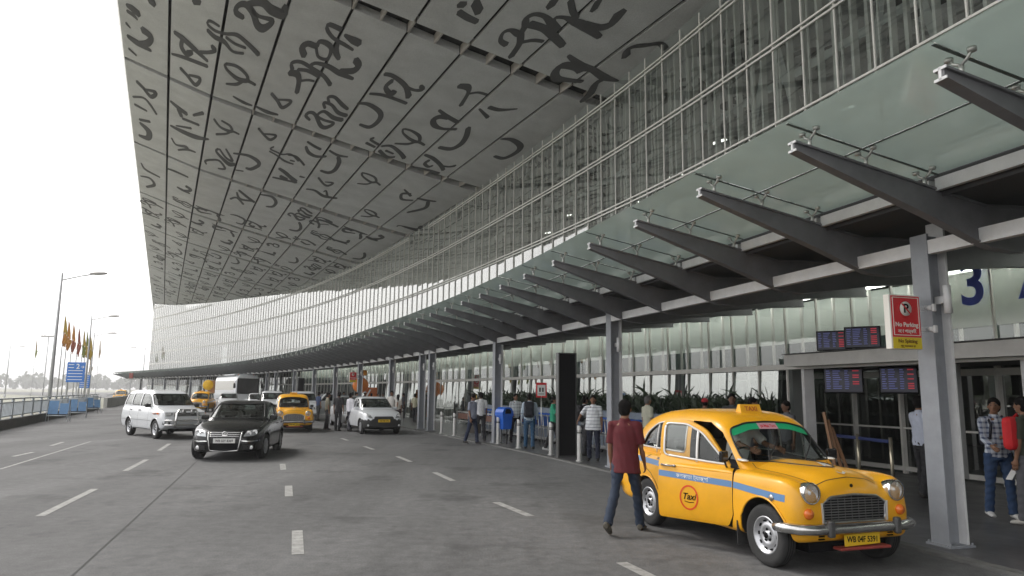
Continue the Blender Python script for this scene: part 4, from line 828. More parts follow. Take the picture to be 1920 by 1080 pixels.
M['lens'] = glass('lamp_lens', (.9, .9, .9), .16, rough=.05, dif=.30, difcol=(.85, .86, .86))
M['amber'] = mat('amber_lens', (.75, .16, .01), .15, coat=.6); M['redlens'] = mat('red_lens', (.5, .01, .01), .15, coat=.6)
M['interior'] = mat('cabin_dark', (.018, .017, .016), .8); M['seat'] = mat('seat_cover', (.03, .03, .032), .7, noise=.2)
M['reflector'] = mat('reflector', (.85, .85, .85), .3, metal=.55)
M['plate_y'] = mat('plate_yellow', (.78, .50, .02), .45); M['plate_w'] = mat('plate_white', (.72, .72, .70), .45)
M['taxi_yellow'] = mat('taxi_yellow', (.82, .395, .008), .36, coat=.35, noise=.13, nscale=2.2)
M['taxi_yellow'].node_tree.nodes['Principled BSDF'].inputs['Coat Roughness'].default_value = .12
M['stripe_blue'] = mat('taxi_stripe_blue', (.10, .22, .42), .4, coat=.3)
M['car_black'] = mat('car_black', (.004, .0045, .005), .22, coat=.45, spec=.35); M['car_white'] = mat('car_white', (.70, .72, .74), .28, coat=.7, noise=.03, nscale=3)
M['car_silver'] = mat('car_silver', (.40, .41, .42), .3, metal=.5, coat=.6); M['trim_black'] = mat('black_trim', (.02, .02, .02), .55)
M['green_strip'] = mat('windscreen_green', (.02, .40, .17), .35)

def person_bust(parent, loc, shirt, sk=None, hairc=None, rz=0, s=1.0):
    """seated occupant seen through glass"""
    o = empty('person', loc, rz)
    return o
def finish_body(bm_, gh_, arches, win_side, win_front, win_rear, paint, root, xmid, cuts_extra=(), names=('body', 'roof')):
    """body: lofted lower shell with wheel arches cut; roof: hollow greenhouse with real window openings; returns surfaces"""
    body = bm_.copy(); body.materials.clear(); body.materials.append(paint); body.materials.append(M['trim_black'])
    cut = []
    for (ax, az, ar, hw) in arches:
        for sg in (-1, 1):
            c = cyl_y((ax, az), ar, sg * (hw - .30), sg * (hw + .5), [M['trim_black']]); cut.append(c)
    cut += list(cuts_extra)
    body = boolean(body, cut); sharp(body, 40)
    return body
def ghouse(st, paint, win_prisms, inset=.035, dx=.04, nu=4):
    outer = loft_mesh(st, dx, nu)
    S_ = sorted(st, key=lambda a: a[0]); x0, x1 = S_[0][0], S_[-1][0]; L_ = x1 - x0; ins = []
    for x, pr in S_:
        zb = pr[0][1]; h = pr[-1][1] - zb; bw = max(p[0] for p in pr)
        if h < .10: continue
        ins.append((x0 + .07 + (x - x0) * (L_ - .14) / L_, [(y * (bw - inset) / bw, zb + .012 + (z - zb) * (h - .012 - inset) / h) for y, z in pr]))
    inner = loft_mesh(ins, dx, nu)
    outer.materials.append(paint); inner.materials.append(M['interior'])
    r = boolean(outer, [inner] + win_prisms); sharp(r, 45)
    return outer, r
def glass_faces(st, tests, off=-.016, dx=.03, nu=4):
    """faces of the inset loft whose centre passes a test -> glass mesh; one mesh per test"""
    me = loft_mesh(st, dx, nu, off=off); out = []
    for ts in tests:
        b = MB(); idx = {}
        for p in me.polygons:
            c = p.center
            if ts(c, p.normal):
                f = []
                for i in p.vertices:
                    if i not in idx: idx[i] = len(b.v); b.v.append(tuple(me.vertices[i].co))
                    f.append(idx[i])
                b.f.append(f); b.m.append(0); b.sm.append(True)
        out.append(b)
    return out
def inpoly(x, z, P):
    c = False; n = len(P)
    for i in range(n):
        x1, z1 = P[i]; x2, z2 = P[i - 1]
        if (z1 > z) != (z2 > z) and x < (x2 - x1) * (z - z1) / (z2 - z1) + x1: c = not c
    return c
def grow(P, d):
    cx = sum(p[0] for p in P) / len(P); cz = sum(p[1] for p in P) / len(P)
    out = []
    for x, z in P:
        v = Vector((x - cx, z - cz)); l = v.length; v = v * ((l + d) / l); out.append((cx + v.x, cz + v.y))
    return out

# ---------------------------------------------------------------- the rounded old saloon taxi
def taxi(name, label, loc, heading, detail=True, open_door=False, board=False, group=None, plate='WB 04F 5391'):
    root = empty(name, loc, heading, label, 'taxi', group)
    Y = M['taxi_yellow']
    dx = .045 if detail else .09
    def S(x, hw, zb, F, G, H, I, J, side=1.0):
        """half section"""
        return (x, [(0, zb), (hw * .80, zb), (hw - .045, zb + .03), (hw - .012, zb + .12), (hw, (zb + F[1]) * .5), (hw - .012, F[1] - .12), F, G, H, I, (0, J)])
    tub = dict(H=(.655, .93), I=(.60, .58), J=.56)
    st = [
        S(-1.09, .50, .44, (.44, .66), (.38, .70), (.28, .70), (.15, .71), .71),
        S(-1.05, .62, .36, (.58, .72), (.50, .765), (.38, .76), (.2, .775), .78),
        S(-.95, .70, .31, (.66, .80), (.57, .845), (.44, .83), (.24, .86), .87),
        S(-.75, .765, .29, (.725, .89), (.64, .93), (.52, .92), (.28, .96), .975),
        S(-.60, .785, .28, (.745, .915), (.66, .955), (.62, .95), (.30, .98), .99),
        S(-.52, .79, .28, (.755, .925), (.70, .965), (.655, .965), (.60, .60), .58),
        S(0., .80, .27, (.765, .945), (.71, .985), (.665, .98), (.61, .58), .56),
        S(.9, .80, .25, (.765, .94), (.715, .975), (.67, .97), (.61, .58), .56),
        S(1.80, .80, .25, (.765, .91), (.715, .95), (.665, .94), (.60, .60), .58),
        S(1.86, .80, .25, (.765, .91), (.715, .95), (.64, .96), (.32, 1.02), 1.05),
        S(2.05, .80, .26, (.765, .915), (.70, .95), (.57, .95), (.33, 1.02), 1.055),
        S(2.46, .805, .28, (.77, .915), (.685, .95), (.51, .925), (.31, 1.00), 1.045),
        S(2.70, .80, .29, (.765, .905), (.67, .94), (.48, .895), (.29, .965), 1.01),
        S(2.80, .785, .30, (.745, .88), (.65, .925), (.45, .86), (.27, .925), .965),
        S(2.87, .755, .31, (.71, .84), (.62, .88), (.42, .82), (.25, .87), .90),
        S(2.91, .72, .33, (.67, .79), (.58, .82), (.40, .77), (.24, .81), .83),
        S(2.93, .66, .36, (.60, .72), (.52, .745), (.36, .72), (.2, .745), .76),
    ]
    shell = loft_mesh(st, dx, 3 if detail else 2)
    surf0 = Surf([shell])
    shell.materials.append(Y); shell.materials.append(M['trim_black'])
    cut = []
    for ax, ar, az in ((2.46, .385, .33), (0, .375, .30)):
        for sg in (-1, 1): cut.append(cyl_y((ax, az), ar, sg * .52, sg * 1.2, [M['trim_black']]))
    # grille recess
    cut.append(prism_x(round_poly([(-.40, .50), (-.42, .70), (-.30, .765), (0, .785), (.30, .765), (.42, .70), (.40, .50)], .04), 2.85, 3.4, [M['trim_black']]))
    if open_door:
        cut.append(prism_y([(.93, .30), (.93, 1.2), (1.93, 1.2), (1.96, .92), (1.96, .45), (1.90, .30)], -1.2, -.60, [M['interior']]) if False else prism_y([(.93, .30), (.93, 1.2), (1.93, 1.2), (1.96, .92), (1.96, .45), (1.90, .30)], -1.2, -.655, [M['interior']]))
    body = boolean(shell, cut); sharp(body, 38)
    # dark cabin lining: faces inside the tub
    for p in body.polygons:
        c = p.center
        if -.56 < c.x < 1.84 and abs(c.y) < .665 and c.z > .5 and c.z < .935 and p.normal.z > -.9: 
            if len(body.materials) < 3: body.materials.append(M['interior'])
            p.material_index = 2
    o = mobj('body', body, None, root)
    for k, m_ in enumerate((Y, M['trim_black'], M['interior'])):
        pass
    # greenhouse
    def Gs(x, b, t, k=1.0):
        """x, half width at base, top height"""
        zb_ = .90; h = t - zb_
        return (x, [(0, zb_), (b * .9, zb_), (b, zb_ + .02), (b - .010, zb_ + h * .28), (b - .03, zb_ + h * .52), (b - .065, zb_ + h * .74), (b - .13, zb_ + h * .90), (b - .26, zb_ + h * .975), (b * .4, zb_ + h * .998), (0, t)])
    gs = [Gs(-.86, .42, .93), Gs(-.80, .52, 1.02), Gs(-.66, .60, 1.20), Gs(-.45, .655, 1.385), Gs(-.2, .685, 1.50), Gs(.15, .705, 1.575), Gs(.6, .71, 1.605), Gs(1.1, .71, 1.595), Gs(1.38, .705, 1.555), Gs(1.55, .70, 1.475), Gs(1.72, .685, 1.30), Gs(1.90, .675, 1.12), Gs(2.02, .64, .99), Gs(2.07, .60, .95)]
    front = round_poly([(.98, 1.05), (.98, 1.435), (1.28, 1.43), (1.50, 1.33), (1.83, .985)], .06)
    rear = round_poly([(.86, 1.05), (.86, 1.435), (.40, 1.435), (.10, 1.39), (-.16, 1.26), (-.33, 1.06)], .07)
    wsc = round_poly([(-.615, 1.04), (-.56, 1.39), (-.32, 1.455), (0, 1.47), (.32, 1.455), (.56, 1.39), (.615, 1.04), (0, 1.02)], .07)
    rsc = round_poly([(-.42, 1.06), (-.36, 1.36), (.36, 1.36), (.42, 1.06)], .08)
    dark_ = [M['trim_black']]
    opn = [prism_x(wsc, 1.40, 2.4, dark_), prism_x(rsc, -1.4, -.30, dark_)]
    fd = [(.96, .80), (.96, 1.46), (1.32, 1.455), (1.56, 1.345), (1.93, .94), (1.93, .80)]
    if open_door:
        opn += [prism_y(rear, -1.2, -.3, dark_), prism_y(fd, -1.2, -.3, dark_), prism_y(rear, .3, 1.2, dark_), prism_y(front, .3, 1.2, dark_)]
    else:
        opn += [prism_y(rear, -1.2, 1.2, dark_), prism_y(front, -1.2, 1.2, dark_)]
    outer, gh = ghouse(gs, Y, opn, .03, dx, 3)
    mobj('roof', gh, None, root)
    surf = Surf([shell, outer])
    wg, rg_ = grow(wsc, .03), grow(rsc, .03); fg, rrg = grow(front, .03), grow(rear, .03)
    gls = glass_faces(gs, [lambda c, n: c.x > 1.40 and inpoly(c.y, c.z, wg) and n.x > .15, lambda c, n: c.x < -.3 and inpoly(c.y, c.z, rg_) and n.x < -.1,
                           lambda c, n: c.y > .3 and inpoly(c.x, c.z, rrg) and abs(n.y) > .5, lambda c, n: c.y < -.3 and inpoly(c.x, c.z, rrg) and abs(n.y) > .5,
                           lambda c, n: c.y > .3 and inpoly(c.x, c.z, fg) and abs(n.y) > .5, lambda c, n: c.y < -.3 and inpoly(c.x, c.z, fg) and abs(n.y) > .5], dx=.04)
    for i, (n_, g_) in enumerate(zip(('windscreen', 'rear_window', 'side_window', 'side_window', 'side_window', 'side_window'), gls)):
        if open_door and i == 5: continue
        if g_.f: g_.build(n_, M['clear_glass'] if i != 1 else M['cglass_car'], root)
    # rubber seal round the windscreen, green sun strip
    b = MB(); tube_on(b, lambda y, z: surf.front(y, z, 1, 0.0), wsc, .011, 0, .05, True); b.build('windscreen_seal', M['trim_black'], root)
    if detail:
        b = MB()
        up = [(-.55, 1.385), (-.30, 1.452), (0, 1.466), (.30, 1.452), (.55, 1.385)]
        lo = [(-.575, 1.30), (-.30, 1.375), (0, 1.395), (.30, 1.375), (.575, 1.30)]
        U = dens(up, .05); n = len(U); Lw = [tuple(Vector(lo[0]).lerp(Vector(lo[0]), 0))]
        Lw = [(y, float(np.interp(y, [p[0] for p in lo], [p[1] for p in lo]))) for y, z in U]
        b.add([surf.front(y, z, 1, -.012) for y, z in U] + [surf.front(y, z, 1, -.012) for y, z in Lw], [(i, i + 1, n + i + 1, n + i) for i in range(n - 1)])
        b.build('sun_strip', M['green_strip'], root)
        b = MB(); b.add([surf.front(y, z, 1, -.008) for y, z in ((-.14, 1.385), (.14, 1.385), (.14, 1.455), (-.14, 1.455))], [(0, 1, 2, 3)])
        st_ = b.build('strip_label', M['pinkish'], root)
        text_on('strip_lettering', 'Jai Maa Tara', .045, M['red'], st_, lambda u, v: surf.front(u, 1.42 + v, 1, -.003), 0, 0, flip=1, bold=.001)
    # side trims
    for sg in (-1, 1):
        b = MB()
        tube_on(b, lambda x, z: surf.side(x, z, sg, .002), rear, .012, 0, .05, True)
        if not (open_door and sg < 0): tube_on(b, lambda x, z: surf.side(x, z, sg, .002), front, .012, 0, .05, True); tube_on(b, lambda x, z: surf.side(x, z, sg, .0), [(1.42, .99), (1.42, 1.37)], .011)
        tube_on(b, lambda x, z: surf.side(x, z, sg, .0), [(.14, .99), (.14, 1.39)], .010)
        b.build('window_trim', M['chrome'] if not open_door else M['pale_chrome'], root)
        b = MB()
        if not (open_door and sg < 0): line_on(b, lambda x, z: surf.side(x, z, sg, .003), [(.93, 1.40), (.93, .34), (1.05, .29), (1.88, .29), (1.96, .42), (1.96, .92), (1.90, .96)], .009)
        line_on(b, lambda x, z: surf.side(x, z, sg, .003), [(.90, .29), (.42, .29), (.38, .45), (.25, .62), (.12, .72), (-.02, .78), (-.02, .92), (.08, .96)], .009)
        line_on(b, lambda x, z: surf.side(x, z, sg, .003), [(-.33, .97), (-.36, .93), (-.55, .93)], .006)
        b.build('panel_gaps', M['trim_black'], root)
        b = MB()
        # blue stripe with a downward taper towards the headlamp
        xs_ = [x for x in np.arange(-.80, 2.84, .06)]
        def zc(x): return .835 - .05 * (x - .9)
        segs = [[x for x in xs_ if not (open_door and sg < 0 and .92 < x < 1.97)]]
        top_ = []; bot_ = []; 
        for x in xs_:
            if open_door and sg < 0 and .93 < x < 1.94: 
                top_.append(None); bot_.append(None); continue
            top_.append(surf.side(x, zc(x) + .035, sg, .003)); bot_.append(surf.side(x, zc(x) - .035, sg, .003))
        for i in range(len(xs_) - 1):
            if top_[i] is not None and top_[i + 1] is not None: b.add([top_[i], top_[i + 1], bot_[i + 1], bot_[i]], [(0, 1, 2, 3)])
            elif b.f: b.build('blue_stripe', M['stripe_blue'], root); b = MB()
        b.build('blue_stripe', M['stripe_blue'], root)
        # wheel arch lips
        for ax, ar, az, a0, a1 in ((2.46, .385, .33, 22, 186), (0, .375, .30, -2, 182)):
            b = MB()
            P = [(ax + ar * math.cos(rad(a)), az + ar * math.sin(rad(a))) for a in np.linspace(a0, a1, 26)]
            b.tube([surf0.side(x, z, sg, .004) for x, z in P], .012, 6); b.build('arch_lip', Y, root)
        # handles, marker
        hx = [.40] if (open_door and sg < 0) else [.40, 1.12]
        for x in hx: door_handle(root, surf, x, .93, sg)
        b = MB(); c = surf.side(2.62, .725, sg, .004); b.lathe([(.001, .012), (.03, .01), (.036, 0)], c, 'Y', 16) if sg > 0 else b.lathe([(.001, -.012), (.03, -.01), (.036, 0)], c, 'Y', 16)
        b.build('side_badge', M['dull_chrome'], root)
    # bonnet lines, chrome strip and crest
    b = MB()
    for sg in (-1, 1):
        line_on(b, lambda x, y: surf.topp(x, y, .003), [(1.98, sg * .53), (2.4, sg * .475), (2.65, sg * .45), (2.80, sg * .42)], .008)
    line_on(b, lambda x, y: surf.topp(x, y, .003), [(2.82, -.40), (2.835, 0), (2.82, .40)], .008)
    b.build('bonnet_gaps', M['trim_black'], root)
    b = MB(); L_ = [(2.74, .0), (2.78, .022), (2.98, .026), (3.0, 0)]
    P = [(x, y) for x, y in ((2.72, 0), (2.80, .03), (3.0, .034))]
    b.add([surf.topp(x, y, .012) for x, y in ((2.40, 0), (2.50, .04), (2.78, .05), (2.81, 0), (2.78, -.05), (2.50, -.04))], [(0, 1, 2, 3, 4, 5)])
    b.build('bonnet_strip', M['pale_chrome'], root)
    if detail:
        for sg in (-1, 1):
            b = MB(); c = surf.topp(1.92, sg * .62, .012); b.ball(c + Vector((0, 0, .0)), (.10, .045, .018), 0, 14, 8); b.build('bonnet_vent', M['pale_chrome'], root)
        b = MB(); c = surf.front(0, .86, 1, .004); b.lathe([(.001, .01), (.016, .008), (.02, 0)], c, 'X', 12); b.build('crest', M['black'], root)
    # headlamps
    for sg in (-1, 1):
        c = Vector((2.885, sg * .56, .80))
        hl = MB(); hl.lathe([(.085, -.10), (.108, -.02), (.112, .055), (.105, .07), (.094, .066)], c, 'X', 28); h = hl.build('headlight', M['chrome'], root)
        b = MB(); b.lathe([(.001, -.03), (.05, -.01), (.094, .045)], c, 'X', 24); b.build('reflector', M['reflector'], h)
        b = MB(); b.ball(c + Vector((.02, 0, 0)), .022); b.build('bulb', M['white'], h)
        b = MB(); b.lathe([(.095, .058), (.07, .078), (.035, .088), (.001, .092)], c, 'X', 24); b.build('lens', M['lens'], h)
        b = MB(); c2 = surf.front(sg * .60, .60, 1, 0); c2.x = max(c2.x, 2.89); b.lathe([(.055, -.03), (.055, .014), (.046, .03), (.001, .042)], c2, 'X', 20); b.build('indicator', M['amber'], root)
    # grille
    b = MB(); gx = 2.91
    out = [(-.40, .50), (-.415, .69), (-.30, .755), (0, .775), (.30, .755), (.415, .69), (.40, .50)]
    for k in range(9):
        z = .522 + k * .0265; hw_ = .395 + (.01 if z < .68 else -(z - .68) * 1.1)
        b.bar((gx, -hw_, z), (gx + .0, hw_, z), .022, .008, mi=0)
    for y in np.arange(-.36, .37, .09): b.bar((gx - .02, y, .51), (gx - .02, y, .75 - abs(y) * .1), .004, .006)
    b.tube([(gx + .012, y, z) for y, z in dens(out, .05, True)], .013, 6)
    b.build('grille', M['dull_chrome'], root)
    for sg in (-1, 1):
        b = MB(); b.bar((gx + .02, sg * .418, .50), (gx + .02, sg * .428, .70), .016, .02); b.build('grille_trim', M['pale_chrome'], root)
    # bumper with overriders, wraps round the corners
    def bumper(x0, sgx, z):
        b = MB(); P = [(x0 - sgx * .32, -.81), (x0 - sgx * .18, -.80), (x0 - sgx * .06, -.73), (x0, -.58), (x0 + sgx * .02, 0), (x0, .58), (x0 - sgx * .06, .73), (x0 - sgx * .18, .80), (x0 - sgx * .32, .81)]
        P = dens(P, .07); b.tube([(x, y, z) for x, y in P], [(.022, .052)] * len(P) if False else .053, 12, 0, ref=None)
        for v in range(len(b.v)):
            pass
        bo = b.build('bumper', M['bumper'], root)
        for sg in (-1, 1): b = MB(); b.box((x0 + sgx * .045, sg * .43, z + .01), (.06, .075, .17), bev=.02); b.build('overrider', M['dark_bump'], bo)
        return bo
    bumper(3.005, 1, .455); bumper(-1.13, -1, .47)
    b = MB()
    for k in range(24):
        pass
    # valance with slots, number plates
    b = MB()
    for sg in (-1, 1):
        for k in range(3): b.box((2.929, sg * .45, .345 + k * .028), (.02, .07, .012))
    b.build('valance_slots', M['black'], root)
    b = MB(); b.box((2.985, .02, .335), (.012, .46, .115), Matrix.Rotation(.03, 3, 'X'), bev=.004); pl = b.build('number_plate', M['plate_y'], root)
    text_obj('plate_lettering', plate, .082, M['black'], pl, (2.993, .02, .333), (math.pi / 2, .03, math.pi / 2), ext=.001, bold=.0015, sx=.88)
    b = MB(); b.box((2.96, .04, .25), (.12, .66, .03), bev=.012); b.build('lower_guard', M['dull_red'], root)
    b = MB(); b.box((-1.16, 0, .40), (.012, .44, .11)); b.build('number_plate', M['plate_y'], root)
    for sg in (-1, 1):
        b = MB(); c = surf.front(sg * .56, .66, -1, .0); b.ball(c, (.03, .045, .07)); b.build('tail_light', M['redlens'], root)
    # roof sign
    b = MB(); zr = surf.topp(1.28, 0, 0).z
    b.add([(1.31, -.16, zr - .01), (1.31, .16, zr - .01), (1.27, .15, zr + .10), (1.27, -.15, zr + .10), (1.19, -.16, zr - .01), (1.19, .16, zr - .01), (1.23, .15, zr + .10), (1.23, -.15, zr + .10)], [(0, 1, 2, 3), (5, 4, 7, 6), (1, 5, 6, 2), (4, 0, 3, 7), (3, 2, 6, 7)])
    rs = b.build('roof_sign', M['sign_amber'], root)
    tx = text_obj('sign_lettering', 'TAXI', .085, M['sign_brown'], rs, (1.299, 0, zr + .043), (math.pi / 2 - .35, 0, math.pi / 2), ext=.001, bold=.001)
    # mirrors
    for sg in ((1,) if open_door else (-1, 1)):
        mirror(root, surf, 1.80, .955, sg)
    # wipers
    for y0 in (-.30, .22):
        b = MB()
        p0 = surf.front(y0, 1.035, 1, .02); p1 = surf.front(y0 + .10, 1.20, 1, .03); p2 = surf.front(y0 + .36, 1.06, 1, .02)
        b.tube([p0, p1], .007, 6); b.tube([surf.front(y0 + u, 1.05 + .25 * (u / .36), 1, .016) for u in (0, .12, .24, .36)], .007, 6)
        b.build('wiper', M['trim_black'], root)
    # cabin
    b = MB(); b.box((.75, .0, .66), (.50, 1.18, .22), bev=.05); b.box((.46, 0, .95), (.14, 1.18, .50), Matrix.Rotation(-.18, 3, 'Y'), bev=.05)
    b.box((-.20, 0, .64), (.5, 1.12, .20), bev=.05); b.box((-.46, 0, .90), (.14, 1.12, .48), Matrix.Rotation(-.22, 3, 'Y'), bev=.05); b.build('seats', M['seat'], root)
    b = MB(); b.box((1.74, 0, .86), (.22, 1.24, .16), bev=.03); b.build('dashboard', M['interior'], root)
    b = MB(); b.tube([(1.50 + .06 * math.cos(a), -.32 + .19 * math.sin(a), .99 + .17 * math.cos(a)) for a in np.linspace(0, 2 * math.pi, 25)], .013, 6); b.tube([(1.50, -.32, .99), (1.74, -.32, .88)], .02, 6)
    b.build('steering_wheel', M['black'], root)
    # wheels
    for (x, R_) in ((2.46, .318), (0, .318)):
        for sg in (-1, 1):
            wheel_parts(root, x, sg * .70, R_, .165, 'steel', sg)
    # underbody
    b = MB(); b.box((1.0, 0, .25), (3.6, 1.0, .12)); b.build('underbody', M['black'], root)
    for sg in (-1, 1):
        b = MB(); b.box((2.02, sg * .70, .27), (.012, .20, .26)); b.build('mud_flap', M['rubber'], root)
    # doors
    if open_door:
        hinge = Vector((1.95, -.79, 0))
        d = empty('door', hinge); d.parent = root
        # skin cut from the same shell
        dp = round_poly([(.945, .31), (.945, 1.0), (1.92, 1.0), (1.945, .92), (1.945, .44), (1.88, .31)], .04)
        sk = loft_mesh(st, dx, 3); sk.materials.append(Y)
        dm = boolean(sk, [prism_y(dp, -1.2, -.70, [M['interior']])], 'INTERSECT')
        sharp(dm, 40)
        for v in dm.vertices: v.co -= hinge
        skin = mobj('door_skin', dm, None, d)
        b = MB(); n_ = len(dens(front, .03, True))
        IN = [Vector(p) for p in dens(front, .03, True)]; cc = Vector((1.36, 1.2))
        OUT = []
        for p in IN:
            v = (p - cc).normalized(); OUT.append(p + v * .055)
        for lf, flip in ((.006, 0), (-.03, 1)):
            b.add([surf.side(p.x, max(p.y, .90), -1, lf) for p in OUT] + [surf.side(p.x, p.y, -1, lf) for p in IN], [(i, i + 1, n_ + i + 1, n_ + i) for i in range(n_ - 1)])
        b.add([surf.side(p.x, p.y, -1, .006) for p in OUT] + [surf.side(p.x, p.y, -1, -.03) for p in OUT], [(i, i + 1, n_ + i + 1, n_ + i) for i in range(n_ - 1)])
        # apron between the window and the door skin
        b.add([surf.side(.935, .93, -1, .004), surf.side(1.93, .90, -1, .004), surf.side(1.86, .99, -1, .004), surf.side(.935, 1.06, -1, .004)], [(0, 1, 2, 3)])
        b.build('window_frame', Y, d, loc=-hinge)
        b = MB(); tube_on(b, lambda x, z: surf.side(x, z, -1, .004), front, .014, 0, .05, True); tube_on(b, lambda x, z: surf.side(x, z, -1, .0), [(1.44, .99), (1.44, 1.36)], .018)
        t_ = b.build('window_trim', M['pale_chrome'], d, loc=-hinge)
        if gls[5].f: 
            g_ = gls[5].build('side_window', M['clear_glass'], d, loc=-hinge)
        b = MB()
        xs2 = list(np.arange(.95, 1.95, .06)) + [1.94]
        for a, c in zip(xs2, xs2[1:]):
            b.add([surf.side(a, zc(a) + .035, -1, .003), surf.side(c, zc(c) + .035, -1, .003), surf.side(c, zc(c) - .035, -1, .003), surf.side(a, zc(a) - .035, -1, .003)], [(0, 1, 2, 3)])
        b.build('blue_stripe', M['stripe_blue'], d, loc=-hinge)
        text_on('stripe_lettering', 'কলকাতা ট্যাক্সি', .062, M['white'], d, lambda u, v: surf.side(u, v + zc(u), -1, .006), 1.42, 0., flip=1).location = -hinge
        # round badge with the word Taxi
        b = MB()
        P = [(1.38 + .118 * math.cos(a), .575 + .135 * math.sin(a)) for a in np.linspace(0, 2 * math.pi, 37)]
        line_on(b, lambda x, z: surf.side(x, z, -1, .004), P, .020, step=.03); b.build('badge_ring', M['badge_red'], d, loc=-hinge)
        text_on('badge_lettering', 'Taxi', .105, M['black'], d, lambda u, v: surf.side(u, v, -1, .005), 1.38, .585, flip=1, shear=.3, bold=.002).location = -hinge
        b = MB(); line_on(b, lambda x, z: surf.side(x, z, -1, .005), [(1.32, .53), (1.39, .52), (1.45, .527)], .008); b.build('badge_underline', M['black'], d, loc=-hinge)
        hd = door_handle(d, surf, 1.08, .93, -1); hd.location = hd.location - hinge
        mm = mirror(d, surf, 1.84, .955, -1); mm.location = mm.location - hinge
        b = MB(); b.box((.50 - 1.95 + .95, .06, .62), (.86, .05, .50)); b.build('door_lining', M['interior'], d)
        d.rotation_euler = (0, 0, rad(25))
    return root
def door_handle(parent, surf, x, z, sg):
    b = MB(); c = surf.side(x, z, sg, 0); v = Vector((0, sg, 0))
    b.ball(c + Vector((-.085, 0, .0)) + v * .012, (.022, .018, .014)); b.ball(c + Vector((.085, 0, -.004)) + v * .012, (.026, .018, .016))
    b.tube([c + Vector((-.085, 0, 0)) + v * .02, c + v * .045, c + Vector((.08, 0, -.004)) + v * .035], .011, 8)
    return b.build('door_handle', M['dull_chrome'], parent)
def mirror(parent, surf, x, z, sg):
    b = MB(); c = surf.side(x, z, sg, 0); v = Vector((0, sg, 0))
    b.tube([c - Vector((0, 0, .03)), c + v * .05 + Vector((0, 0, .02)), c + v * .09 + Vector((0, 0, .09))], .012, 8)
    b.box(c + v * .10 + Vector((0, 0, .13)), (.05, .15, .13), bev=.02); b.ball(c - Vector((0, 0, .03)), (.03, .02, .02))
    return b.build('wing_mirror', M['gloss_black'], parent)
M['pale_chrome'] = mat('bright_trim', (.78, .77, .74), .28, metal=.35); M['pinkish'] = mat('pink_label', (.62, .36, .40), .5); M['dull_red'] = mat('dull_red_guard', (.30, .05, .04), .5, noise=.3)
M['bumper'] = mat('bumper_chrome', (.55, .55, .54), .22, metal=.95, noise=.3, nscale=7); M['dark_bump'] = mat('overrider_dark', (.12, .12, .12), .4, metal=.6)
M['sign_amber'] = mat('roof_sign_amber', (.80, .42, .02), .4); M['sign_brown'] = mat('roof_sign_brown', (.45, .10, .02), .5); M['badge_red'] = mat('badge_orange_red', (.68, .06, .01), .45)
HT = math.atan2(-2.25, .77)
def carpos(rear_pt, heading, rear_half):
    """rear_pt: ground point under the visible side's rear wheel"""
    return rear_pt
# nearest taxi: rear axle centre, from the measured wheel contacts
_u = Vector((.3238, -.946, 0)); _k = .98; _r = Vector((2.735, 7.72, 0)) + Vector((.946, .324, 0)) * .70 * _k - _u * (2.46 * _k)
near_taxi = taxi('taxi_car', 'yellow taxi with round Taxi badge and driver door ajar, nearest the camera beside the column', tuple(_r), HT, True, True)
near_taxi.scale = (_k, _k, _k)
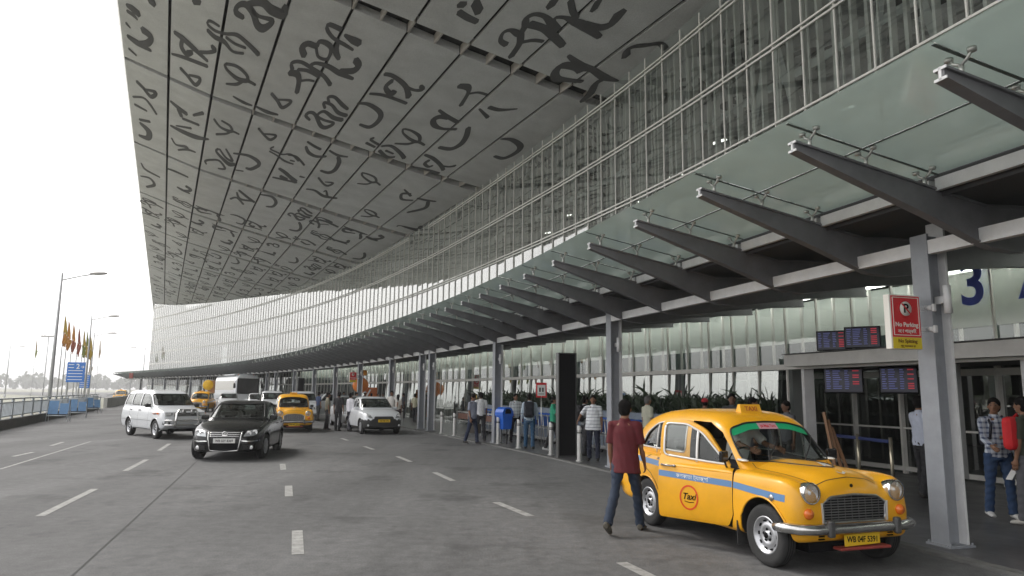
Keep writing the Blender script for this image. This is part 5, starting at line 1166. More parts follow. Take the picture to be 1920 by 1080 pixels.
# ---------------------------------------------------------------- modern cars (sedan, hatch-tailed saloon, people mover, vans)
def modern(name, label, loc, heading, sp, detail=True, cat='car', group=None):
    """sp: dict with dims; x forward, rear axle at x = 0"""
    root = empty(name, loc, heading, label, cat, group)
    P = sp['paint']; WB, R_ = sp['wb'], sp['R']; W = sp['w'] / 2
    dx = .05 if detail else .10; nu = 3 if detail else 2
    st = []
    for (x, hwk, zb, zs, zc) in sp['body']:
        hw = W * hwk
        st.append((x, [(0, zb), (hw * .82, zb), (hw - .05, zb + .03), (hw - .015, zb + .12), (hw, zb + (zs - zb) * .45), (hw - .01, zb + (zs - zb) * .68), (hw - .045, zs - .03), (hw - .10, zs + .012), (hw * .62, zs + (zc - zs) * .75), (hw * .33, zs + (zc - zs) * .97), (0, zc)]))
    shell = loft_mesh(st, dx, nu); surf0 = Surf([shell]); shell.materials.append(P); shell.materials.append(M['trim_black'])
    cut = []
    for ax in (0, WB):
        for sg in (-1, 1): cut.append(cyl_y((ax, R_), R_ + .055, sg * (W - .32), sg * 1.4, [M['trim_black']]))
    body = boolean(shell, cut); sharp(body, 35)
    lo = sp.get('lower_black')
    if lo:
        for p in body.polygons:
            if p.center.z < lo and (p.center.x > WB + .1 or p.center.z < .30): p.material_index = 1
    mobj('body', body, None, root)
    zb_ = sp['belt'] - .06
    def Gs(x, b, t):
        h = t - zb_
        return (x, [(0, zb_), (b * .9, zb_), (b, zb_ + .02), (b - .015, zb_ + h * .28), (b - .05, zb_ + h * .52), (b - .10, zb_ + h * .76), (b - .17, zb_ + h * .92), (b - .28, zb_ + h * .98), (b * .4, zb_ + h * .998), (0, t)])
    gs = [Gs(x, b * W, t) for x, b, t in sp['roof']]
    tb_ = [M['trim_black']]
    sides = [round_poly(p, .04, 3) for p in sp['side']]
    ws = round_poly(sp['ws'], .06, 3); rs = round_poly(sp['rs'], .06, 3)
    opn = [prism_x(ws, sp['wsx'], 9, tb_), prism_x(rs, -9, sp['rsx'], tb_)] + [prism_y(p, -2, 2, tb_) for p in sides]
    outer, gh = ghouse(gs, P, opn, .03, dx, nu)
    mobj('roof', gh, None, root)
    surf = Surf([shell, outer])
    tests = [lambda c, n: c.x > sp['wsx'] - .05 and inpoly(c.y, c.z, grow(ws, .03)) and n.x > .15, lambda c, n: c.x < sp['rsx'] + .05 and inpoly(c.y, c.z, grow(rs, .03)) and n.x < -.1]
    for p in sides:
        for sg in (-1, 1): tests.append(lambda c, n, p=grow(p, .03), sg=sg: c.y * sg > .3 and inpoly(c.x, c.z, p) and abs(n.y) > .5)
    gl_ = glass_faces(gs, tests, dx=.05, nu=3)
    for i, g_ in enumerate(gl_):
        if g_.f: g_.build('windscreen' if i == 0 else 'rear_window' if i == 1 else 'side_window', M['cglass_car'], root)
    b = MB(); tube_on(b, lambda y, z: surf.front(y, z, 1, 0.), ws, .010, 0, .06, True); b.build('windscreen_seal', M['trim_black'], root)
    for sg in (-1, 1):
        b = MB()
        for g in sp['gaps']: line_on(b, lambda x, z: surf.side(x, z, sg, .003), g, .009, step=.06)
        b.build('panel_gaps', M['trim_black'] if P is not M['car_black'] else M['dark_bump'], root)
        for x in sp['handles']:
            b = MB(); c = surf.side(x, sp['belt'] - .12, sg, .02); b.box(c, (.17, .03, .028), bev=.01); b.build('door_handle', sp.get('hm', P), root)
        c = surf.side(sp['mir'], sp['belt'] + .02, sg, 0)
        b = MB(); b.box(c + Vector((0, sg * .12, .04)), (.09, .20, .13), bev=.03); b.bar(c - Vector((0, 0, .02)), c + Vector((0, sg * .07, .02)), .04, .03); b.build('wing_mirror', sp.get('mm', P), root)
        for ax in (0, WB):
            b = MB()
            Q = [(ax + (R_ + .055) * math.cos(rad(a)), R_ + (R_ + .055) * math.sin(rad(a))) for a in np.linspace(-8, 188, 22)]
            b.tube([surf0.side(x, z, sg, .002) for x, z in Q], .011, 6)
            b.build('arch_lip', sp.get('lip', P), root)
    fx = lambda y, z, l=.004: surf.front(y, z, 1, l)
    def patch(name, poly, m_, lift=.006, step=.04, parent=root, d=1):
        """patch of the front (or rear) face"""
        b = MB(); Q = dens(poly, step, True)[:-1]; cx = sum(q[0] for q in Q) / len(Q); cz = sum(q[1] for q in Q) / len(Q); n = len(Q)
        mid = [(cx + (q[0] - cx) * .5, cz + (q[1] - cz) * .5) for q in Q]
        V = [surf.front(y, z, d, lift) for y, z in Q] + [surf.front(y, z, d, lift) for y, z in mid] + [surf.front(cx, cz, d, lift)]
        b.add(V, [(i, (i + 1) % n, n + (i + 1) % n, n + i) for i in range(n)] + [(n + i, n + (i + 1) % n, 2 * n) for i in range(n)], 0, True)
        return b.build(name, m_, parent)
    sp['front'](root, surf, patch, fx)
    # rear lamps and plate
    zt = sp['belt'] - .10
    for sg in (-1, 1):
        patch('tail_light', [(sg * W * .60, zt - .12), (sg * W * .88, zt - .12), (sg * W * .86, zt + .06), (sg * W * .62, zt + .06)], M['redlens'], .006, .06, root, -1)
    for ax in (0, WB):
        for sg in (-1, 1): wheel_parts(root, ax, sg * (W - .115), R_, sp['tw'], sp['rim'], sg, sp.get('steer', 0) if ax > 0 else 0)
    b = MB(); b.box((WB / 2, 0, sp['body'][3][2] + .02), (WB + 1.0, W * 1.2, .12)); b.build('underbody', M['black'], root)
    b = MB(); bz = sp['belt']
    for x in sp['seats']:
        for sg in (-1, 1):
            b.box((x, sg * W * .45, bz + .02), (.14, .46, .36), Matrix.Rotation(-.2, 3, 'Y'), bev=.04); b.box((x - .05, sg * W * .45, bz + .30), (.09, .22, .16), bev=.03)
    b.build('seats', M['seat'], root)
    if sp.get('wiper', True):
        zw = sp['ws'][0][1] + .01
        for y0 in (-.45, .1):
            b = MB(); b.tube([fx(y0 + u, zw + .03 + u * .12, .018) for u in (0, .15, .3, .45)], .008, 6)
            b.build('wiper', M['trim_black'], root)
    return root

def vw_front(root, surf, patch, fx):
    for sg in (-1, 1):
        h = patch('headlight', [(sg * .44, .60), (sg * .50, .735), (sg * .80, .78), (sg * .815, .70), (sg * .66, .615)], M['lampglass'], .006, .04)
        for y, z, r in ((.56, .675, .052), (.685, .70, .058)):
            b = MB(); c = fx(sg * y, z, .012); b.lathe([(.001, -.012), (r * .6, -.006), (r, .008), (r * 1.06, .0)], c, 'X', 18); b.build('reflector', M['reflector'], h)
        b = MB(); c = fx(sg * .63, .335, .008); b.ball(c, (.012, .05, .05)); b.build('fog_lamp', M['reflector'], root)
        b = MB(); line_on(b, lambda y, z: fx(y, z, .008), [(sg * .40, .495), (sg * .62, .485), (sg * .80, .50)], .025); b.build('bumper_strip', M['chrome'], root)
        patch('bumper_intake', [(sg * .45, .27), (sg * .45, .40), (sg * .74, .42), (sg * .72, .29)], M['trim_black'], .004)
    # shield-shaped chrome frame, slatted upper grille, plate, lower intake
    fr = [(-.40, .72), (-.375, .50), (-.33, .26), (0, .235), (.33, .26), (.375, .50), (.40, .72)]
    patch('grille', [(-.38, .71), (-.33, .27), (0, .25), (.33, .27), (.38, .71)], M['trim_black'], .003)
    b = MB(); tube_on(b, lambda y, z: fx(y, z, .012), fr, .017); b.build('grille_frame', M['chrome'], root)
    b = MB()
    for z in (.70, .655, .61): tube_on(b, lambda y, z_: fx(y, z_, .010), [(-.385 + (.70 - z) * .12, z), (.385 - (.70 - z) * .12, z)], .010)
    b.build('grille_slats', M['chrome'], root)
    b = MB(); c = fx(0, .655, .02); b.lathe([(.001, .008), (.058, .006), (.07, .014), (.075, .0), (.07, -.012)], c, 'X', 26); e = b.build('emblem', M['chrome'], root)
    b = MB(); o = c + Vector((.014, 0, 0))
    for P_ in ([(-.022, .045), (0, .008), (.022, .045)], [(-.048, .018), (-.024, -.045), (0, -.002), (.024, -.045), (.048, .018)]):
        b.tube([o + Vector((0, y, z)) for y, z in P_], .006, 6)
    b.build('emblem_letters', M['white'], e)
    b = MB(); c = fx(0, .50, .02); b.box(c, (.014, .52, .115), bev=.004); p = b.build('number_plate', M['plate_w'], root)
    text_obj('plate_lettering', 'WB 02Y 8369', .085, M['black'], p, c + Vector((.009, 0, -.002)), (math.pi / 2, 0, math.pi / 2), ext=.001, bold=.001, sx=.85)
    patch('lower_intake', [(-.36, .44), (.36, .44), (.31, .28), (-.31, .28)], M['black'], .006)
def suv_front(root, surf, patch, fx):
    for sg in (-1, 1):
        h = patch('headlight', [(sg * .42, .80), (sg * .42, .93), (sg * .78, .94), (sg * .79, .82)], M['lampglass'], .008)
        b = MB(); c = fx(sg * .60, .87, .014); b.box(c, (.01, .20, .09)); b.build('reflector', M['reflector'], h)
        patch('fog_intake', [(sg * .52, .50), (sg * .52, .60), (sg * .76, .62), (sg * .76, .52)], M['trim_black'], .006)
        b = MB(); b.ball(fx(sg * .63, .56, .012), (.012, .05, .05)); b.build('fog_lamp', M['reflector'], root)
        patch('indicator', [(sg * .80, .82), (sg * .80, .93), (sg * .83, .92), (sg * .83, .83)], M['amber'], .008)
    patch('grille', [(-.40, .80), (-.40, .93), (.40, .93), (.40, .80)], M['trim_black'], .006)
    b = MB()
    for z in (.83, .87, .91): tube_on(b, lambda y, z_: fx(y, z_, .012), [(-.38, z), (.38, z)], .009)
    b.build('grille_slats', M['chrome'], root)
    patch('number_plate', [(-.26, .58), (-.26, .69), (.26, .69), (.26, .58)], M['plate_w'], .10)
    # tubular nudge guard
    b = MB(); x0 = fx(0, .70).x + .16
    for r_, z1 in ((.042, 1.02),):
        b.tube([(x0 - .04, -.40, .42), (x0, -.40, .60), (x0, -.38, .90), (x0, -.28, z1), (x0, .28, z1), (x0, .38, .90), (x0, .40, .60), (x0 - .04, .40, .42)], r_, 12)
    b.tube([(x0 - .1, -.74, .66), (x0 - .02, -.40, .66), (x0, 0, .66), (x0 - .02, .40, .66), (x0 - .1, .74, .66)], .03, 10)
    b.tube([(x0 - .1, -.74, .50), (x0 - .02, -.40, .50), (x0, 0, .50), (x0 - .02, .40, .50), (x0 - .1, .74, .50)], .03, 10)
    b.build('bull_bar', M['chrome'], root)
    for y in (-.15, .15): b = MB(); b.ball((x0 + .04, y, .96), (.05, .085, .085)); b.build('spot_lamp', M['dull_chrome'], root)
def swift_front(root, surf, patch, fx):
    for sg in (-1, 1):
        h = patch('headlight', [(sg * .46, .66), (sg * .56, .80), (sg * .78, .93), (sg * .82, .86), (sg * .74, .70)], M['lampglass'], .008)
        b = MB(); b.ball(fx(sg * .64, .76, .012), (.012, .07, .06)); b.build('reflector', M['reflector'], h)
        b = MB(); b.ball(fx(sg * .64, .38, .012), (.012, .045, .045)); b.build('fog_lamp', M['reflector'], root)
    patch('grille', [(-.42, .68), (-.36, .74), (.36, .74), (.42, .68), (.38, .60), (-.38, .60)], M['trim_black'], .008)
    b = MB(); c = fx(0, .56, .02); b.box(c, (.014, .50, .11), bev=.004); p = b.build('number_plate', M['plate_y'], root)
    text_obj('plate_lettering', 'WB 04E 4196', .08, M['black'], p, c + Vector((.009, 0, 0)), (math.pi / 2, 0, math.pi / 2), ext=.001, bold=.001, sx=.85)
def plain_front(root, surf, patch, fx):
    zb = 0.0
    for sg in (-1, 1):
        h = patch('headlight', [(sg * .44, .66), (sg * .44, .80), (sg * .76, .84), (sg * .76, .70)], M['lampglass'], .008)
        b = MB(); b.ball(fx(sg * .60, .75, .012), (.012, .08, .05)); b.build('reflector', M['reflector'], h)
    patch('grille', [(-.38, .64), (-.38, .76), (.38, .76), (.38, .64)], M['trim_black'], .008)
    patch('number_plate', [(-.25, .42), (-.25, .53), (.25, .53), (.25, .42)], M['plate_w'], .015)
M['lampglass'] = mat('lamp_glass', (.45, .47, .48), .1, metal=.5, coat=1.)
SEDAN = dict(paint=M['car_black'], wb=2.58, R=.317, w=1.78, tw=.21, rim='alloy', belt=.955, steer=-.12, mir=1.72,
    body=[(-.98, .60, .42, .80, .84), (-.93, .76, .34, .88, .93), (-.80, .88, .28, .93, 1.03), (-.50, .97, .24, .955, 1.06), (0, 1.0, .21, .965, 1.03), (.9, 1.0, .20, .955, .98), (1.75, 1.0, .20, .94, .98), (2.0, 1.0, .20, .925, 1.0), (2.4, .995, .20, .89, .985), (2.85, .97, .21, .83, .91), (3.15, .90, .22, .75, .82), (3.32, .80, .23, .67, .74), (3.42, .64, .25, .60, .66), (3.46, .50, .28, .55, .60)],
    roof=[(-.55, .72, 1.02), (-.35, .80, 1.14), (-.05, .86, 1.30), (.25, .885, 1.41), (.6, .89, 1.455), (1.0, .89, 1.465), (1.35, .885, 1.43), (1.7, .875, 1.30), (2.0, .86, 1.13), (2.2, .83, 1.0), (2.26, .80, .94)],
    side=[[(.62, .99), (.62, 1.36), (.30, 1.33), (.0, 1.20), (-.12, 1.04)], [(.70, .985), (.70, 1.37), (1.15, 1.375), (1.45, 1.30), (1.92, 1.0)]],
    ws=[(-.70, 1.02), (-.60, 1.385), (.60, 1.385), (.70, 1.02)], wsx=1.28, rs=[(-.56, 1.07), (-.48, 1.34), (.48, 1.34), (.56, 1.07)], rsx=.12,
    gaps=[[(.66, .98), (.66, .27), (1.70, .27), (1.78, .45), (1.76, .92)], [(.66, .27), (.36, .27), (.30, .50), (.08, .72), (-.10, .98)], [(2.95, .82), (2.55, .885), (2.1, .925)]],
    handles=[.82, -.02], seats=[.45, 1.15], front=vw_front)
TAVERA = dict(paint=M['car_white'], wb=2.68, R=.335, w=1.68, tw=.19, rim='steel', belt=1.10, mir=2.02, lip=M['car_white'], mm=M['trim_black'],
    body=[(-.98, .88, .45, .95, .98), (-.93, .96, .38, 1.06, 1.10), (-.75, .985, .32, 1.09, 1.12), (-.4, 1.0, .30, 1.10, 1.12), (.5, 1.0, .29, 1.10, 1.12), (1.4, 1.0, .29, 1.10, 1.12), (2.0, 1.0, .29, 1.09, 1.12), (2.3, 1.0, .29, 1.07, 1.14), (2.7, .99, .30, 1.03, 1.09), (3.0, .97, .32, .985, 1.03), (3.16, .94, .36, .95, .98), (3.24, .90, .40, .88, .91), (3.30, .86, .44, .70, .72)],
    roof=[(-.93, .86, 1.20), (-.88, .90, 1.45), (-.78, .91, 1.62), (-.55, .92, 1.69), (0, .925, 1.72), (1.0, .925, 1.73), (1.5, .92, 1.70), (1.75, .91, 1.62), (2.0, .90, 1.45), (2.25, .885, 1.26), (2.42, .86, 1.12), (2.46, .83, 1.06)],
    side=[[(-.74, 1.16), (-.62, 1.56), (-.02, 1.58), (-.02, 1.16)], [(.05, 1.16), (.05, 1.58), (.92, 1.59), (.92, 1.14)], [(.99, 1.13), (.99, 1.59), (1.55, 1.57), (1.78, 1.45), (2.14, 1.13)]],
    ws=[(-.70, 1.17), (-.62, 1.58), (.62, 1.58), (.70, 1.17)], wsx=1.68, rs=[(-.58, 1.20), (-.54, 1.54), (.54, 1.54), (.58, 1.20)], rsx=-.76,
    gaps=[[(.955, 1.12), (.955, .33), (1.95, .33), (2.0, .5), (2.0, 1.08)], [(.955, .33), (.44, .33), (.40, .55), (.22, .74), (.02, .82), (.02, 1.12)], [(-.9, .62), (.0, .63), (2.2, .63), (2.3, .63)], [(3.1, .98), (2.3, 1.08)]],
    handles=[1.10, .15], seats=[.2, 1.2], front=suv_front, hm=M['trim_black'])
SWIFT = dict(paint=M['car_white'], wb=2.43, R=.30, w=1.69, tw=.18, rim='cover', belt=.98, mir=1.72, lower_black=.60, lip=M['trim_black'], mm=M['car_white'],
    body=[(-.82, .70, .42, .86, .90), (-.78, .82, .34, .94, .99), (-.65, .92, .28, .98, 1.07), (-.4, .98, .25, .99, 1.08), (0, 1.0, .23, .995, 1.05), (.9, 1.0, .22, .98, 1.0), (1.7, 1.0, .22, .965, 1.0), (2.0, 1.0, .22, .96, 1.04), (2.35, .995, .22, .93, 1.02), (2.7, .97, .23, .88, .95), (2.95, .91, .25, .80, .86), (3.08, .82, .28, .71, .76), (3.15, .68, .32, .62, .66)],
    roof=[(-.48, .74, 1.06), (-.3, .80, 1.20), (-.05, .85, 1.38), (.25, .87, 1.49), (.6, .875, 1.53), (1.0, .875, 1.53), (1.3, .87, 1.48), (1.6, .86, 1.35), (1.85, .85, 1.20), (2.05, .83, 1.06), (2.1, .80, 1.0)],
    side=[[(.62, 1.03), (.62, 1.42), (.30, 1.40), (.02, 1.28), (-.10, 1.08)], [(.70, 1.02), (.70, 1.43), (1.12, 1.43), (1.35, 1.37), (1.76, 1.04)]],
    ws=[(-.66, 1.08), (-.56, 1.44), (.56, 1.44), (.66, 1.08)], wsx=1.22, rs=[(-.52, 1.12), (-.46, 1.40), (.46, 1.40), (.52, 1.12)], rsx=.1,
    gaps=[[(.66, 1.0), (.66, .28), (1.62, .28), (1.70, .45), (1.68, .95)], [(.66, .28), (.38, .28), (.32, .50), (.10, .70), (-.08, 1.0)]],
    handles=[.82, .0], seats=[.45, 1.15], front=swift_front)
import copy as _cp
def variant(base, **k): d = dict(base); d.update(k); return d
# ---- coach
def coach(loc, heading, label):
    root = empty('tourist_coach', loc, heading, label, 'bus')
    b = MB(); W = 1.25
    prof = [(-W, .35), (-W - .02, 1.2), (-W, 2.6), (-W + .12, 3.15), (-W + .35, 3.32), (0, 3.38), (W - .35, 3.32), (W - .12, 3.15), (W, 2.6), (W + .02, 1.2), (W, .35)]
    X = [0, .15, 10.6, 10.95, 11.1]; K_ = [.93, 1, 1, .98, .92]
    vs = []; n = len(prof)
    for x, k in zip(X, K_): vs += [(x, y * k, .35 + (z - .35) * (1 if 0 < x < 11 else .985)) for y, z in prof]
    b.add(vs, [(i * n + j, i * n + (j + 1) % n, (i + 1) * n + (j + 1) % n, (i + 1) * n + j) for i in range(len(X) - 1) for j in range(n)] + [tuple(range(n - 1, -1, -1)), tuple((len(X) - 1) * n + j for j in range(n))])
    b.build('body', M['car_white'], root)
    b = MB(); b.prism(round_poly([(-1.12, 1.35), (-1.12, 3.0), (1.12, 3.0), (1.12, 1.35)], .15), lambda u, v: (10.9, u, v), lambda u, v: (11.16, u, v)); b.build('windscreen', M['gloss_black'], root)
    for sg in (-1, 1):
        b = MB(); b.prism(round_poly([(.6, 1.75), (.6, 2.75), (10.3, 2.75), (10.3, 1.75)], .15), lambda u, v: (u, sg * (W - .05), v), lambda u, v: (u, sg * (W + .025), v)); b.build('side_windows', M['curtain'], root)
        b = MB(); b.box((11.25, sg * 1.42, 2.2), (.12, .22, .5), bev=.04); b.bar((11.0, sg * 1.2, 2.75), (11.25, sg * 1.42, 2.45), .04, .04); b.build('wing_mirror', M['trim_black'], root)
        b = MB(); b.ball((11.08, sg * .95, .85), (.05, .16, .10)); b.build('headlight', M['reflector'], root)
        b = MB(); b.ball((10.0, sg * .8, 3.40), (.05, .05, .05)); b.build('marker_lamp', M['amber'], root)
    b = MB(); b.box((5.2, 0, 3.46), (5.5, 1.6, .18), bev=.06); b.build('roof_pod', M['car_white'], root)
    b = MB(); b.prism(round_poly([(-1.18, .42), (-1.18, .62), (1.18, .62), (1.18, .42)], .05), lambda u, v: (10.9, u, v), lambda u, v: (11.2, u, v)); b.build('bumper', M['trim_black'], root)
    for ax in (2.4, 8.6):
        for sg in (-1, 1): wheel_parts(root, ax, sg * 1.10, .50, .28, 'steel', sg)
    return root
M['curtain'] = mat('curtained_glass', (.62, .60, .55), .2, coat=.6)

def place(front_mid, heading, wb):
    """rear axle position from the centre of the front axle"""
    u = Vector((math.cos(heading), math.sin(heading), 0)); return tuple(Vector(front_mid) - u * wb)
# black saloon: front wheels at (-7.99,18.34) and (-6.6,18.8), rear near wheel (-6.71,20.79)
hd = math.atan2(18.5 - 20.95, -7.0 - -6.55)
hb = math.atan2(-.985, .17)
modern('saloon_car', 'shiny black saloon car with chrome shield grille driving towards the camera', place((-7.25, 18.85, 0), hb, 2.58), hb, SEDAN, True)
hs_ = math.atan2(-.70, .716)
modern('people_carrier', 'white people carrier with a chrome bull bar, its roof higher than the black saloon', place((-12.1, 26.3, 0), hs_, 2.68), hs_, TAVERA, True)
hw_ = math.atan2(-.906, .42)
modern('saloon_car', 'white compact saloon with black lower bumper and yellow number plate', place((-5.5, 30.3, 0), hw_, 2.43), hw_, SWIFT, True)
modern('hatchback', 'silver hatchback parked by the kerb just behind the white compact saloon', place((-7.6, 35.2, 0), math.atan2(-2.2, .9), 2.43), math.atan2(-2.2, .9), variant(SWIFT, paint=M['car_silver'], lower_black=None, lip=M['car_silver'], mm=M['car_silver'], front=plain_front), False)
h2 = math.atan2(-.94, .33)
t2 = taxi('taxi_car', 'yellow taxi driving between the black saloon and the white compact car', place((-9.3, 30.9, 0), h2, 2.46), h2, False, False, plate='WB 04C 2716')
VAN = variant(TAVERA, lip=M['car_white'], front=plain_front)
VAN['body'] = TAVERA['body']
h3 = math.atan2(-2.3, .9)
v = modern('van', 'white van with its kerb side door swung open behind the middle taxi', place((-12.3, 43.0, 0), h3, 2.68), h3, VAN, False, 'van')
dv = empty('door', (1.98, .84, 0)); dv.parent = v; dv.rotation_euler = (0, 0, rad(-68))
b = MB(); b.prism(round_poly([(-1.02, .38), (-1.02, 1.12), (-1.0, 1.60), (-.45, 1.60), (-.05, 1.12), (-.0, .38)], .05), lambda u, w: (u, -.02, w), lambda u, w: (u, .03, w)); b.build('door_skin', M['car_white'], dv)
b = MB(); b.prism(round_poly([(-.94, 1.16), (-.94, 1.54), (-.5, 1.54), (-.16, 1.16)], .04), lambda u, w: (u, -.026, w), lambda u, w: (u, .036, w)); b.build('window', M['gloss_black'], dv)
modern('minivan', 'white estate van standing behind and left of the middle taxi', place((-15.6, 47.2, 0), h3, 2.68), h3, variant(TAVERA, front=plain_front), False, 'van')
modern('hatchback', 'white hatchback seen over the black saloon roof, left of the estate van', place((-19.0, 54.0, 0), h3, 2.43), h3, variant(SWIFT, lower_black=None, lip=M['car_white'], front=plain_front), False)
modern('hatchback', 'dark windowed white car between the far taxi and the white hatchback', place((-23.0, 58.5, 0), h3, 2.43), h3, variant(SWIFT, lower_black=None, lip=M['car_white'], front=plain_front), False)
t3 = taxi('taxi_car', 'yellow taxi behind the people carrier, under the round yellow sign', place((-24.6, 56.5, 0), math.atan2(-2.4, .5), 2.46), math.atan2(-2.4, .5), False, False, plate='WB 04D 7720')
t4 = taxi('taxi_car', 'tiny yellow taxi far down the road near the barricades', place((-54.2, 99.5, 0), math.atan2(-2.2, .9), 2.46), math.atan2(-2.2, .9), False, False, plate='WB 04A 1184')
coach(place((-29.6, 79.0, 0), math.atan2(-.84, .55), 8.6), math.atan2(-.84, .55), 'white tourist coach with a big dark windscreen waiting under the canopy')
# ================================================================ people
def tmesh(b, vox, smooth=3):
    """fuse overlapping tubes of an MB into one continuous surface"""
    me = b.mesh('t'); o = bpy.data.objects.new('t', me); TMP.collection.objects.link(o)
    m = o.modifiers.new('r', 'REMESH'); m.mode = 'VOXEL'; m.voxel_size = vox; m.use_smooth_shade = True
    s = o.modifiers.new('s', 'SMOOTH'); s.iterations = smooth; s.factor = .5
    dg = tmp_dg()
    r = bpy.data.meshes.new_from_object(o.evaluated_get(dg), depsgraph=dg); bpy.data.objects.remove(o); return r
def ripple(me, fn):
    n = len(me.vertices); c = np.empty(n * 3); q = np.empty(n * 3)
    me.vertices.foreach_get('co', c); me.vertex_normals.foreach_get('vector', q)
    c = c.reshape(-1, 3); q = q.reshape(-1, 3); c = c + q * fn(c)[:, None]
    me.vertices.foreach_set('co', c.ravel()); me.update()
_mc = {}
def cm(col, rough=.8, noise=.12, ns=14, kind='cloth'):
    k = (tuple(col), rough, kind)
    if k not in _mc:
        _mc[k] = mat(kind + '_%d' % len(_mc), col, rough, noise=noise, nscale=ns, bump=.25 if kind == 'cloth' else 0, bscale=60)
    return _mc[k]
def stripe_mat(name, base, line, period, width, grid=False):
    m, t, b = nm(name); b.inputs['Roughness'].default_value = .85
    tc = t.nodes.new('ShaderNodeTexCoord'); sp = t.nodes.new('ShaderNodeSeparateXYZ'); t.links.new(tc.outputs['Object'], sp.inputs[0])
    def st(ax, off=0):
        a = t.nodes.new('ShaderNodeMath'); a.operation = 'MULTIPLY_ADD'; a.inputs[1].default_value = 1 / period; a.inputs[2].default_value = 20 + off; t.links.new(sp.outputs[ax], a.inputs[0])
        f = t.nodes.new('ShaderNodeMath'); f.operation = 'FRACT'; t.links.new(a.outputs[0], f.inputs[0])
        l = t.nodes.new('ShaderNodeMath'); l.operation = 'LESS_THAN'; l.inputs[1].default_value = width; t.links.new(f.outputs[0], l.inputs[0]); return l.outputs[0]
    v = st('Z')
    if grid:
        q = t.nodes.new('ShaderNodeMath'); q.operation = 'ADD'; t.links.new(v, q.inputs[0]); t.links.new(st('X', .3), q.inputs[1])
        h = t.nodes.new('ShaderNodeMath'); h.operation = 'MULTIPLY'; h.inputs[1].default_value = .5; t.links.new(q.outputs[0], h.inputs[0]); v = h.outputs[0]
    mx = t.nodes.new('ShaderNodeMix'); mx.data_type = 'RGBA'; mx.inputs[6].default_value = (*base, 1); mx.inputs[7].default_value = (*line, 1)
    t.links.new(v, mx.inputs[0]); t.links.new(mx.outputs[2], b.inputs['Base Color']); return m
SKIN = [(.23, .115, .065), (.30, .16, .095), (.17, .085, .05)]
M['hair'] = mat('black_hair', (.006, .005, .005), .9, spec=.15)
M['grey_hair'] = mat('grey_hair', (.12, .115, .11), .7, noise=.3, nscale=40)
M['eye'] = mat('eye', (.02, .015, .012), .3); M['lip'] = mat('lip', (.16, .06, .045), .6); M['shoe'] = mat('shoe_dark', (.02, .018, .016), .55)
def rot2(v, a):      # rotate (y,z) vector forward by a about X
    return Vector((v.x, v.y * math.cos(a) - v.z * math.sin(a), v.y * math.sin(a) + v.z * math.cos(a)))
def limb(o, l1, l2, flex, bend, abd, sg, kind):
    """joint chain in local coords facing +Y; returns 3 points"""
    d1 = Vector((sg * math.sin(abd), math.sin(flex) * math.cos(abd), -math.cos(flex) * math.cos(abd)))
    p1 = o + d1 * l1
    a2 = flex - bend if kind == 'leg' else flex + bend
    d2 = Vector((sg * math.sin(abd) * (.4 if kind == 'leg' else .3), math.sin(a2), -math.cos(a2))); d2.normalize()
    return o, p1, p1 + d2 * l2
